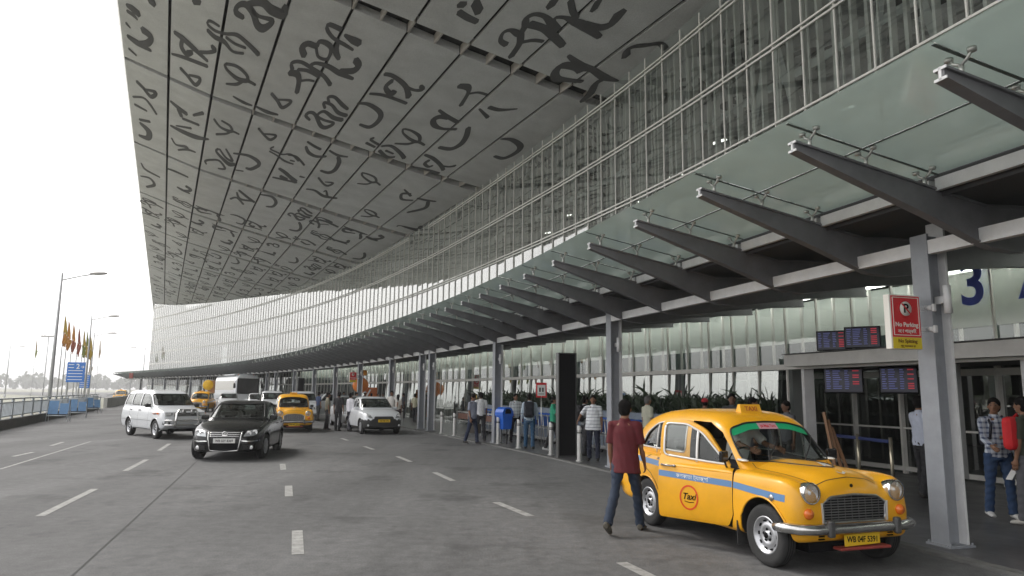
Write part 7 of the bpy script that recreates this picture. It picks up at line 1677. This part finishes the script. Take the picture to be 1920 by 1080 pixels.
for i in range(2600):
    s = rr.uniform(13.2, 32.6); off = rr.uniform(.3, 1.25); base = PT(s, off, PAVE + 1.12 + rr.uniform(0, .35)); d = Vector((rr.gauss(0, .5), rr.gauss(0, .5), rr.uniform(.45, 1.1))).normalized()
    L_ = rr.uniform(.25, .60) * (1.9 if rr.random() < .07 else 1); w_ = rr.uniform(.018, .04); sdv = d.cross(Vector((rr.gauss(0, 1), rr.gauss(0, 1), .1))).normalized() * w_
    m_ = base + d * L_ * .55; e_ = base + d * L_ + Vector((0, 0, -L_ * .22))
    b.add([base - sdv * .5, base + sdv * .5, m_ + sdv, e_, m_ - sdv], [(0, 1, 2, 3, 4)])
tag(b.build('hedge', M['leaf']), 'dense dark green strappy hedge growing along the planter', 'hedge', kind='stuff')
# --- notice in a red frame
r = thing('notice_board', (1.03, 24.20, 0.03), RZ(22) , 'white notice in a red frame on a thin post before the hedge', 'sign')
b = MB(); b.tube([(0, 0, 0), (0, 0, 1.7)], .018, 8); b.build('post', M['stainless'], r)
rz_ = math.atan2(-15, -.5)
b = MB(); b.box((0, -.0, 1.83), (.36, .03, .50)); f = b.build('frame', M['red'], r); r.rotation_euler.z = 0.0
b = MB(); b.box((0, -.018, 1.82), (.27, .012, .36)); pnl = b.build('panel', M['white'], f)
b = MB(); b.box((-.05, -.026, 1.84), (.05, .004, .14)); b.box((.05, -.026, 1.84), (.05, .004, .14)); b.box((0, -.026, 1.70), (.2, .004, .02)); b.build('pictogram', M['black'], pnl)
# --- No Parking sign box on the column (and its twin far away)
def parking_sign(s, label):
    o_ = PT(s, O_COL + .12, -.05); c_, t_, n_ = FR(s)
    r = thing('parking_sign', o_, RZ(s) - math.pi / 2 - 0, label, 'sign')       # local X = away from the facade along the normal ... see below
    r.rotation_euler = (0, 0, math.atan2(-n_.y, -n_.x))                            # local +X points to the facade, -X to the road, local +Y = along
    b = MB(); b.box((-.36, .0, 2.70), (.46, .09, .66), bev=.008); bx = b.build('light_box', M['sign_white'], r)
    fy = -.048
    b = MB(); b.box((-.352, fy, 2.765), (.43, .004, .50)); b.build('red_face', M['red'], bx)
    b = MB(); b.box((-.352, fy, 2.445), (.43, .004, .135)); b.build('yellow_face', M['yellow_sign'], bx)
    b = MB()
    for (x0, z0, x1, z1) in ((-.545, 2.54, -.16, 2.54), (-.545, 2.995, -.16, 2.995), (-.545, 2.54, -.545, 2.995), (-.16, 2.54, -.16, 2.995)): b.bar((x0, fy - .004, z0), (x1, fy - .004, z1), .006, .008)
    b.build('border', M['sign_white'], bx)
    b = MB(); b.lathe([(.001, -.004), (.088, -.004), (.088, 0)], (-.352, fy - .003, 2.86), 'Y', 28); b.build('disc', M['sign_white'], bx)
    b = MB(); b.lathe([(.092, -.006), (.110, -.006), (.110, 0), (.092, 0)], (-.352, fy - .002, 2.86), 'Y', 32, close=True); b.build('disc_ring', M['red'], bx)
    text_obj('letter', 'P', .15, M['black'], bx, (-.352, fy - .009, 2.86), bold=.004)
    b = MB(); b.bar((-.352 - .062, fy - .0125, 2.86 + .062), (-.352 + .062, fy - .0125, 2.86 - .062), .004, .016, up=(.7, 0, .7)); b.build('slash', M['red'], bx)
    text_obj('caption', 'No Parking', .075, M['sign_white'], bx, (-.352, fy - .005, 2.665), bold=.0012)
    text_obj('caption', 'নো পার্কিং', .055, M['sign_white'], bx, (-.352, fy - .005, 2.585), bold=.0008)
    text_obj('caption', 'No Spitting', .062, M['sign_brown2'], bx, (-.352, fy - .005, 2.468), bold=.0012)
    text_obj('caption', 'থুতু ফেলবেন না', .035, M['sign_brown2'], bx, (-.352, fy - .005, 2.408))
    for z in (2.88, 2.62):
        b = MB(); b.bar((-.14, 0, z), (.02, 0, z), .03, .03); b.box((-.005, -.02, z), (.05, .26, .09), bev=.01); b.tube([(-.03, -.08, z), (-.03, -.12, z)], .03, 12); b.build('bracket', M['light_steel'], r)
    return r
M['sign_white'] = mat('sign_white', (.80, .78, .72), .5); M['sign_brown2'] = mat('sign_text_brown', (.20, .10, .01), .5)
parking_sign(SC[1], 'red No Parking and yellow No Spitting box sign on the nearest column')
parking_sign(46.6, 'small far red No Parking sign above the crowd along the kerb')
# --- entrance portal
pt_ = thing('entrance_portal', PT(6, .2, PAVE), 0, 'flat grey entrance lintel with glass doors behind the nearest column', 'entrance')
o0 = PT(6, .2, PAVE)
def R_(s, off, z=0): return PT(s, off, z) - o0
b = MB()
for s0_, s1_ in ((-8, -2), (-2, 3), (3, 8), (8, 12.7)):
    b.bar(R_(s0_, .35, 2.54), R_(s1_, .35, 2.54), .12, .26); 
    b.add([R_(s0_, .4, 2.665), R_(s1_, .4, 2.665), R_(s1_, -2.8, 2.665), R_(s0_, -2.8, 2.665)], [(0, 1, 2, 3)])
b.build('lintel', M['white_steel'], pt_)
b = MB()
for s0_, s1_ in ((-8, -2), (-2, 3), (3, 8), (8, 12.7)):
    b.add([R_(s0_, .30, 2.415), R_(s1_, .30, 2.415), R_(s1_, -2.8, 2.415), R_(s0_, -2.8, 2.415)], [(0, 1, 2, 3)]); b.bar(R_(s0_, .36, 2.685), R_(s1_, .36, 2.685), .22, .02)
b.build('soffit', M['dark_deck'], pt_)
b = MB()
for s in (-7, -4.2, -1.4, 1.4, 2.6, 5.0, 6.2, 8.6, 9.8, 12.2, 13.6, 15.4, 17.2, 19.0):
    b.bar(R_(s, -2.4, PAVE), R_(s, -2.4, 2.4), .09, .09, up=(1, 0, 0))

for sa, sb in ((-8, 0), (0, 6), (6, 12.4), (12.4, 19)): b.bar(R_(sa, -2.4, 2.28), R_(sb, -2.4, 2.28), .08, .14); b.bar(R_(sa, -2.4, .14), R_(sb, -2.4, .14), .06, .10); b.bar(R_(sa, -2.4, 1.05), R_(sb, -2.4, 1.05), .04, .04)

b.build('door_frame', M['mullion'], pt_)
b = MB()
for sa, sb in ((-8, 0), (0, 6), (6, 12.4), (12.4, 19)): b.add([R_(sa, -2.45, PAVE), R_(sb, -2.45, PAVE), R_(sb, -2.45, 2.4), R_(sa, -2.45, 2.4)], [(0, 1, 2, 3)])
b.build('door_glass', glass('door_glass', (.50, .54, .52), .20), pt_)
b = MB()
for s in (-4, 0, 4, 8, 12, 16): b.bar(R_(s, -5.5, 3.6), R_(s + 2.2, -5.5, 3.6), .12, .05); b.bar(R_(s, -9, 3.6), R_(s + 2.2, -9, 3.6), .12, .05)
b.build('hall_fill_strips', M['lit'], pt_)  # strips added to brighten the dark hall behind the doors
for s in (10.9, 9.2, 7.3, 4.2, 3.2):
    b = MB(); b.add([R_(s - .22, -2.36, 1.55), R_(s, -2.36, 1.25), R_(s, -2.36, 1.12), R_(s - .30, -2.36, 1.55)], [(0, 1, 2, 3)]); b.add([R_(s + .22, -2.36, 1.55), R_(s + .30, -2.36, 1.55), R_(s, -2.36, 1.12), R_(s, -2.36, 1.25)], [(0, 1, 2, 3)]); b.build('door_sticker', M['white_steel'], pt_)
for s in (12.55, 7.4, 1.0):
    b = MB(); b.bar(R_(s, -.10, PAVE), R_(s, -.10, 2.4), .16, .22, up=(1, 0, 0)); b.build('portal_post', M['light_steel'], pt_)
# --- flight screens: two on the lintel, two hanging
def screen(loc, face, w_, h_, label, seed, tint):
    r = thing('flight_screen', loc, math.atan2(face[1], face[0]) + math.pi / 2, label, 'screen')
    b = MB(); b.box((0, 0, 0), (w_, .07, h_), bev=.01); b.build('casing', M['black'], r)
    b = MB(); b.add([(-w_ * .47, -.037, -h_ * .44), (w_ * .47, -.037, -h_ * .44), (w_ * .47, -.037, h_ * .44), (-w_ * .47, -.037, h_ * .44)], [(0, 1, 2, 3)]); b.build('display', M['scr_bg'], r)
    rr = random.Random(seed); b = MB(); b2 = MB(); n = 9
    for k in range(n):
        z = h_ * .36 - k * h_ * .085
        for (x0, x1) in ((-.43, -.30), (-.26, -.02), (.04, .16)):
            xx1 = x0 + (x1 - x0) * rr.uniform(.6, 1); b.add([(w_ * x0, -.040, z), (w_ * xx1, -.040, z), (w_ * xx1, -.040, z + h_ * .035), (w_ * x0, -.040, z + h_ * .035)], [(0, 1, 2, 3)])
        if rr.random() < .7: b2.add([(w_ * .24, -.040, z), (w_ * .40, -.040, z), (w_ * .40, -.040, z + h_ * .045), (w_ * .24, -.040, z + h_ * .045)], [(0, 1, 2, 3)])
    b.build('flight_rows', tint, r); b2.build('status_column', M['scr_red'], r)
    return r
M['scr_bg'] = mat('screen_background', (.010, .012, .030), .25, emit=.15); M['scr_row'] = mat('screen_rows', (.10, .12, .34), .4, emit=.22); M['scr_red'] = mat('screen_status', (.50, .03, .05), .4, emit=.3)
fc = (-.55, -.83)
screen(PT(11.35, .25, 2.92), fc, .60, .42, 'left one of two black flight screens standing on the entrance lintel', 1, M['scr_row'])
screen(PT(10.5, .25, 2.93), fc, .66, .44, 'right one of two black flight screens standing on the entrance lintel', 2, M['scr_row'])
screen(PT(11.9, -.5, 2.10), fc, .80, .56, 'dark flight screen hanging under the entrance lintel, left of the post', 3, M['scr_row'])
screen(PT(10.7, -.8, 2.10), fc, .70, .56, 'flight screen with a red column hanging under the lintel', 4, M['scr_row'])
# --- lettering on the glass: big blue 3 and part of an A, on a pale film
def wall_text(name, txt, s, z, size):
    c_, t_, n_ = FR(s); me = text_mesh(txt, size, .003, bold=.02); me.materials.clear(); me.materials.append(M['blue_letter'])
    o = bpy.data.objects.new(name, me); COL.objects.link(o); o.parent = T; o.location = PT(s, .12, z) - TL; o.rotation_euler = (math.pi / 2, 0, math.atan2(-t_.y, -t_.x)); return o
wall_text('gate_number', '3', 8.12, 3.66, 1.05); wall_text('gate_letter', 'A', 6.95, 3.66, 1.05)
b = MB(); c_, t_, n_ = FR(8.35)
for s0_, s1_ in ((7.83, 8.86), (6.78, 7.80)): b.add([PT(s0_, .05, 2.95), PT(s1_, .05, 2.95), PT(s1_, .05, 4.15), PT(s0_, .05, 4.15)], [(0, 1, 2, 3)])
M['film'] = glass('frosted_film', (.75, .78, .75), .10, rough=.2, dif=.6, difcol=(.62, .64, .60)); tb(b, 'frosted_film', M['film'])
# --- queue posts with blue belt
def qpost(loc, label, to=None):
    r = thing('queue_post', loc, 0, label, 'queue post'); b = MB(); b.tube([(0, 0, 0), (0, 0, .98)], .032, 12); b.build('post', M['brass'], r)
    b = MB(); b.lathe([(.001, .03), (.15, .02), (.17, 0)], n=20); b.build('base', M['stainless'], r)
    if to is not None:
        b = MB(); v = Vector(to) - Vector(loc); v.z = 0; b.bar(Vector((0, 0, .90)), v + Vector((0, 0, .90)), .006, .06); b.build('belt', mat('belt_blue', (.02, .035, .14), .6), r)
    return r
M['brass'] = mat('brass_post', (.55, .50, .38), .3, metal=.8)
q1, q2, q3 = (7.01, 14.60, 0.03), (7.04, 13.40, 0.03), (6.94, 15.60, 0.03)
qpost(q1, 'queue post with blue belt left of the grey portal post', q3); qpost(q2, 'queue post with blue belt nearest the near column', q1); qpost(q3, 'queue post with its belt end behind the taxi windscreen')
# --- planks leaning by the entrance
for i, (dx_, lb) in enumerate(((0, 'tallest brown plank leaning behind the taxi windscreen'), (.10, 'middle brown plank of the three leaning by the entrance'), (.20, 'shortest brown plank leaning by the entrance'))):
    a_ = Vector((5.54, 12.20, 0.03)); b = MB(); b.bar(Vector((dx_ * 1.4, 0, 0)), Vector((-.12 + dx_ * .6, .25, 1.45 - i * .13)), .02, .055); o = b.build('wooden_plank', cm((.20, .10, .045), .6, .3, 10, 'wood'), loc=a_); tag(o, lb, 'plank')
# --- orange globe kiosk and round yellow sign
r = thing('advert_kiosk', (-10.29, 50.00, 0.03), .3, 'orange advertising kiosk with a globe on top beyond the compact car', 'kiosk')
b = MB(); b.ball((-.2, 0, 2.15), (.55, .5, .55), nu=20, nv=14); b.build('globe', M['orange'] if 'orange' in M else cm((.75, .20, .01), .5, .05, 5, 'paint'), r)
b = MB(); b.box((.55, .1, 1.05), (.8, .5, 1.9), bev=.05); b.build('cabinet', cm((.62, .16, .03), .5, .1, 5, 'paint'), r); b = MB(); b.box((-.05, 0, 3.0), (.5, .3, .4), bev=.1); b.build('topper', cm((.78, .30, .01), .5, .05, 5, 'paint'), r)
b = MB(); b.box((.1, -.3, 1.2), (.10, .1, 1.5), Matrix.Rotation(.5, 3, 'Y')); b.build('white_swoosh', M['white'], r)
r = thing('round_sign', (-26.20, 62.00, 0.00), .2, 'round yellow sign on a brown box above the third taxi', 'sign')
b = MB(); b.lathe([(.001, -.08), (.42, -.08), (.44, -.04), (.44, .04), (.001, .05)], (0, 0, 2.15), 'Y', 28); b.build('disc', cm((.80, .48, .01), .5, .05, 5, 'paint'), r)
b = MB(); b.box((.25, .15, 2.0), (.55, .3, 1.1)); b.build('box', cm((.35, .16, .05), .6, .1, 5, 'paint'), r); b = MB(); b.bar((.1, .1, 0), (.1, .1, 1.6), .1, .1); b.build('post', M['grey_steel'], r)

# ================================================================ left side of the road
M['parapet'] = mat('parapet_concrete', (.10, .098, .09), .85, noise=.3, nscale=2)
M['rail_blue'] = mat('rail_paint', (.56, .60, .64), .5, noise=.12, nscale=3)
L0, L1 = -40, 34
r = thing('parapet_wall', RP(L0), 0, 'low dark concrete parapet under the railing on the left road edge', 'wall')
b = MB(); v0 = RP(L0); nn_ = Vector((-RD.y, RD.x, 0))
b.bar(Vector((0, 0, .20)), RP(L1) - v0 + Vector((0, 0, .20)), .30, .42); b.build('wall', M['parapet'], r)
r = thing('railing', RP(L0, .41), 0, 'pale blue grey railing with upright bars along the left road edge', 'railing')
b = MB()
b.bar(Vector((0, 0, .86)), RP(L1) - v0 + Vector((0, 0, .86)), .09, .06); b.bar(Vector((0, 0, .12)), RP(L1) - v0 + Vector((0, 0, .12)), .04, .05); b.bar(Vector((0, 0, .70)), RP(L1) - v0 + Vector((0, 0, .70)), .04, .04)
b.build('rails', M['rail_blue'], r)
b = MB()
d = 0.
while d < L1 - L0: b.bar(RD * d + Vector((0, 0, .12)), RD * d + Vector((0, 0, .70)), .035, .035, up=(1, 0, 0)); d += .24
pk = b.build('pickets', M['rail_blue'], r); pk['kind'] = 'stuff'
d = 0.
while d < L1 - L0:
    b = MB(); b.bar(RD * d, RD * d + Vector((0, 0, .84)), .10, .07, up=(1, 0, 0)); b.build('post', M['rail_blue'], r); d += 2.2
# far end of the railing and wall beyond the barricades
r = thing('guard_wall', RP(40), 0, 'long low pale guard wall bordering the road beyond the barricades', 'wall')
b = MB(); b.bar(Vector((0, 0, .45)), RP(150) - RP(40) + Vector((0, 0, .45)), .3, .9); b.build('wall', mat('guard_wall_paint', (.40, .40, .38), .8, noise=.2, nscale=.5), r)
b = MB(); b.bar(Vector((0, 0, 1.15)), RP(150) - RP(40) + Vector((0, 0, 1.15)), .06, .06); b.build('top_rail', M['rail_blue'], r)
# barricades
def barricade(loc, rz, label):
    r = thing('barricade', loc, rz, label, 'barricade', 'blue steel barricades by the railing')
    b = MB()
    for x in (-.5, .5): b.tube([(x, -.30, 0), (x, 0, 1.15), (x, .30, 0)], .022, 8)
    for z in (.3, 1.12): b.tube([(-.5, 0 if z > 1 else -.2, z), (.5, 0 if z > 1 else -.2, z)], .02, 8)
    b.build('frame', M['rail_blue'], r)
    b = MB(); b.add([(-.46, -.20, .38), (.0, -.20, .38), (.0, -.03, 1.08), (-.46, -.03, 1.08)], [(0, 1, 2, 3)]); b.add([(.05, -.20, .38), (.46, -.20, .38), (.46, -.06, .95), (.05, -.06, .95)], [(0, 1, 2, 3)]); b.build('panel', M['bar_blue'], r)
    return r
M['bar_blue'] = mat('barricade_blue', (.13, .27, .48), .55, noise=.2, nscale=4)
barricade((-24.10, 38.42, 0.00), .35, 'nearest of the three blue steel barricades by the railing end'); barricade((-26.22, 43.55, 0.00), .5, 'middle blue steel barricade of the three'); barricade((-30.45, 52.39, 0.00), .9, 'farthest blue steel barricade of the three')
# street lamps
M['galv'] = mat('galvanised', (.44, .45, .46), .5, metal=.3, noise=.1, nscale=3)
def lamp(loc, hgt, arm, rz, label):
    r = thing('street_lamp', loc, rz, label, 'street lamp', None); b = MB()
    b.tube([(0, 0, 0), (0, 0, hgt * .5), (0, 0, hgt)], [.11, .09, .055], 10); b.lathe([(.18, 0), (.18, .5), (.11, .6)], n=12); b.build('pole', M['galv'], r)
    b = MB(); b.tube([(0, 0, hgt - .45), (arm * .5, 0, hgt - .20), (arm * .8, 0, hgt - .1)], .04, 8); b.build('arm', M['galv'], r)
    b = MB(); b.ball((arm * .95, 0, hgt - .05), (arm * .24, .16, .10), nu=12); b.build('lamp_head', M['lamp_grey'], r); return r
M['lamp_grey'] = mat('lamp_head', (.33, .32, .31), .5)
lamp((-27.62, 43.00, 0.00), 8.75, 2.5, -.1, 'tall street lamp on the left, nearest the camera, arm over the road')
lamp((-41.59, 70.00, 0.00), 8.9, 2.5, -.1, 'second street lamp, beside the last flags'); lamp((-54.70, 93.00, 0.00), 9.0, 2.7, -.1, 'third street lamp, just under the second lamp head')
lamp((-90.19, 128.00, 0.00), 9.2, 2.6, -.1, 'small distant street lamp at the left edge'); lamp((-77.20, 150.00, 0.00), 10.5, 2.6, math.pi + .1, 'distant street lamp by the far corner of the terminal, arm pointing left')
r = thing('floodlight_mast', (-110.83, 170.00, 0.00), 0, 'thin distant floodlight mast with a flat crosspiece behind the first lamp', 'mast'); b = MB(); b.tube([(0, 0, 0), (0, 0, 14)], .12, 8); b.build('pole', M['galv'], r); b = MB(); b.bar((-1.8, 0, 14), (1.8, 0, 14), .4, .35); b.build('lamp_bar', M['lamp_grey'], r)
# flags hanging limp
def flag(loc, hgt, c1, c2, label, drop=2.6, seed=0):
    r = thing('flag_pole', loc, 0, label, 'flag', None); b = MB(); b.tube([(0, 0, 0), (0, 0, hgt)], [.055, .03], 8); b.build('pole', M['galv'], r)
    rr = random.Random(seed); n = 13
    for part, (z0, z1, c_) in (('flag', (hgt - .05, hgt - drop * .6, c1)), ('flag_tail', (hgt - drop * .6, hgt - drop, c2))):
        b = MB(); L_ = []; NN = 7
        for k in range(NN + 1):
            z = z0 + (z1 - z0) * k / NN; g = (hgt - z) / drop; wd = (.08 + .30 * min(1, g * 1.7)) * (1 if g < .75 else (1 - (g - .75) * 2.2))
            for j in range(9): 
                u = j / 8; L_.append((u * wd, .10 * math.sin(u * 13 + k * .5 + seed) * (.4 + g), z - u * .25 - .2 * g * u))
        b.add(L_, [(k * 9 + j, k * 9 + j + 1, (k + 1) * 9 + j + 1, (k + 1) * 9 + j) for k in range(NN) for j in range(8)], 0, True)
        b.build(part, cm(c_, .8, .1, 4, 'flagcloth'), r)
    return r
OR, YE, GR, RE, TA = (.52, .25, .05), (.46, .33, .06), (.24, .27, .06), (.34, .11, .07), (.36, .27, .16)
for i, (x_, y_, h_, c1, c2, lb) in enumerate(((111, 61, 8.0, YE, OR, 'limp yellow flag with orange tail on a tall pole, first of the flag row'), (119, 63.5, 7.8, OR, OR, 'limp orange flag, second of the flag row'), (129, 66, 7.7, OR, RE, 'limp orange flag with red tail, third of the flag row'), (140, 69, 7.6, RE, RE, 'thin dull red flag in the middle of the flag row'), (150, 72, 7.6, YE, GR, 'yellow flag with green tail, fifth of the flag row'), (156, 74.5, 7.7, GR, YE, 'green flag with yellow tail beside the second street lamp'), (163, 78, 7.6, YE, YE, 'plain yellow flag, seventh of the flag row'), (167, 100, 6.5, TA, TA, 'low tan flag, last and farthest of the flag row'), (62, 150, 12, TA, GR, 'tiny dark flag far left of the flag row'), (182, 150, 12, TA, TA, 'tiny distant flag right of the third lamp'))):
    X_ = (x_ - 960) / 1330. * y_ * .99
    flag((X_, y_, 0), h_, c1, c2, lb, 2.4 if i < 8 else 3.6, i)
# blue direction signs
def dsign(loc, w_, h_, z, label, big):
    r = thing('direction_sign', loc, .1, label, 'sign'); b = MB(); b.box((0, 0, z), (w_, .05, h_), bev=.01); p_ = b.build('panel', M['sign_blue'], r)
    for x in (-w_ * .45, w_ * .1):
        b = MB(); b.bar((x, .06, 0), (x, .06, z + h_ / 2), .07, .07); b.build('post', M['galv'], r)
    b = MB(); n = 6
    for k in range(n):
        zz = z + h_ * (.38 - k * .15)
        if big and k in (0, 1): b.bar((-w_ * .42, -.03, zz), (-w_ * .12, -.03, zz), .004, .05)
        else: b.bar((-w_ * .42, -.03, zz), (w_ * .38, -.03, zz), .004, .045)
    b.build('caption_lines', M['white'], p_)
    if big: text_obj('numeral', '2', .52, M['white'], p_, (w_ * .1, -.032, z + h_ * .28), bold=.01); text_obj('arrow', '→', .3, M['white'], p_, (w_ * .36, -.032, z + h_ * .26), bold=.006)
    return r
M['sign_blue'] = mat('sign_blue', (.03, .16, .52), .5)
dsign((-32.88, 54.00, 0.00), 1.30, 1.50, 2.95, 'large blue direction sign with a white 2 beside the railing', True); dsign((-44.07, 74.00, 0.00), 1.05, 1.30, 2.45, 'smaller blue sign behind the large blue direction sign', False)
r = thing('signal_post', (-62.66, 118.00, 0.00), 0, 'small dark red sign on a post at the far canopy end', 'sign'); b = MB(); b.bar((0, 0, 0), (0, 0, 3.6), .12, .12); b.build('post', M['galv'], r); b = MB(); b.box((0, 0, 3.9), (.6, .2, .9)); b.build('panel', cm((.25, .06, .05)), r)

# ================================================================ distant greenery and haze
M['tree'] = mat('far_foliage', (.055, .075, .030), .9, noise=.4, nscale=.5)
def wood(name, pts, dens_, hmin, hmax, label, seed, sz=1.0):
    rr = random.Random(seed); b = MB()
    for (ax, ay), (bx_, by_), n in pts:
        for i in range(n):
            u = rr.random(); x = ax + (bx_ - ax) * u + rr.gauss(0, 3); y = ay + (by_ - ay) * u + rr.gauss(0, 5); H_ = rr.uniform(hmin, hmax); R0 = H_ * rr.uniform(.38, .55)
            for k in range(dens_):
                th = rr.uniform(0, 6.28); ph = math.acos(rr.uniform(-1, 1)); rr2 = R0 * rr.uniform(.55, 1.05)
                c = Vector((x + rr2 * math.sin(ph) * math.cos(th), y + rr2 * math.sin(ph) * math.sin(th), H_ * .56 + H_ * .42 * math.cos(ph) * rr.uniform(.6, 1.05)))
                s_ = sz * rr.uniform(.35, .9); a1 = Vector((rr.gauss(0, 1), rr.gauss(0, 1), rr.gauss(0, 1))).normalized() * s_; a2 = a1.cross(Vector((rr.gauss(0, 1), rr.gauss(0, 1), rr.gauss(0, 1)))).normalized() * s_
                b.add([c - a1, c + a2, c + a1, c - a2], [(0, 1, 2, 3)])
    return tag(b.build(name, M['tree']), label, None, kind='stuff')
wood('distant_treeline', [((-900, 760), (-40, 860), 190)], 70, 9, 19, None, 5, 3.2)
wood('roadside_wood', [((-95, 20), (-112, 92), 30), ((-118, 5), (-160, 100), 20)], 150, 4.0, 7.5, None, 9, .8)
M['haze'] = bpy.data.materials.new('haze_air'); M['haze'].use_nodes = True; t = M['haze'].node_tree; t.nodes.clear()
o_ = t.nodes.new('ShaderNodeOutputMaterial'); v_ = t.nodes.new('ShaderNodeVolumePrincipled'); v_.inputs['Color'].default_value = (.95, .95, .95, 1); v_.inputs['Density'].default_value = .0008
t.links.new(v_.outputs[0], o_.inputs['Volume'])
HAZE = True
if HAZE:
    b = MB(); b.box((0, 1050, 14.0), (3400, 2700, 30.1)); tag(b.build('haze', M['haze']), kind='stuff')

bpy.data.scenes.remove(TMP)
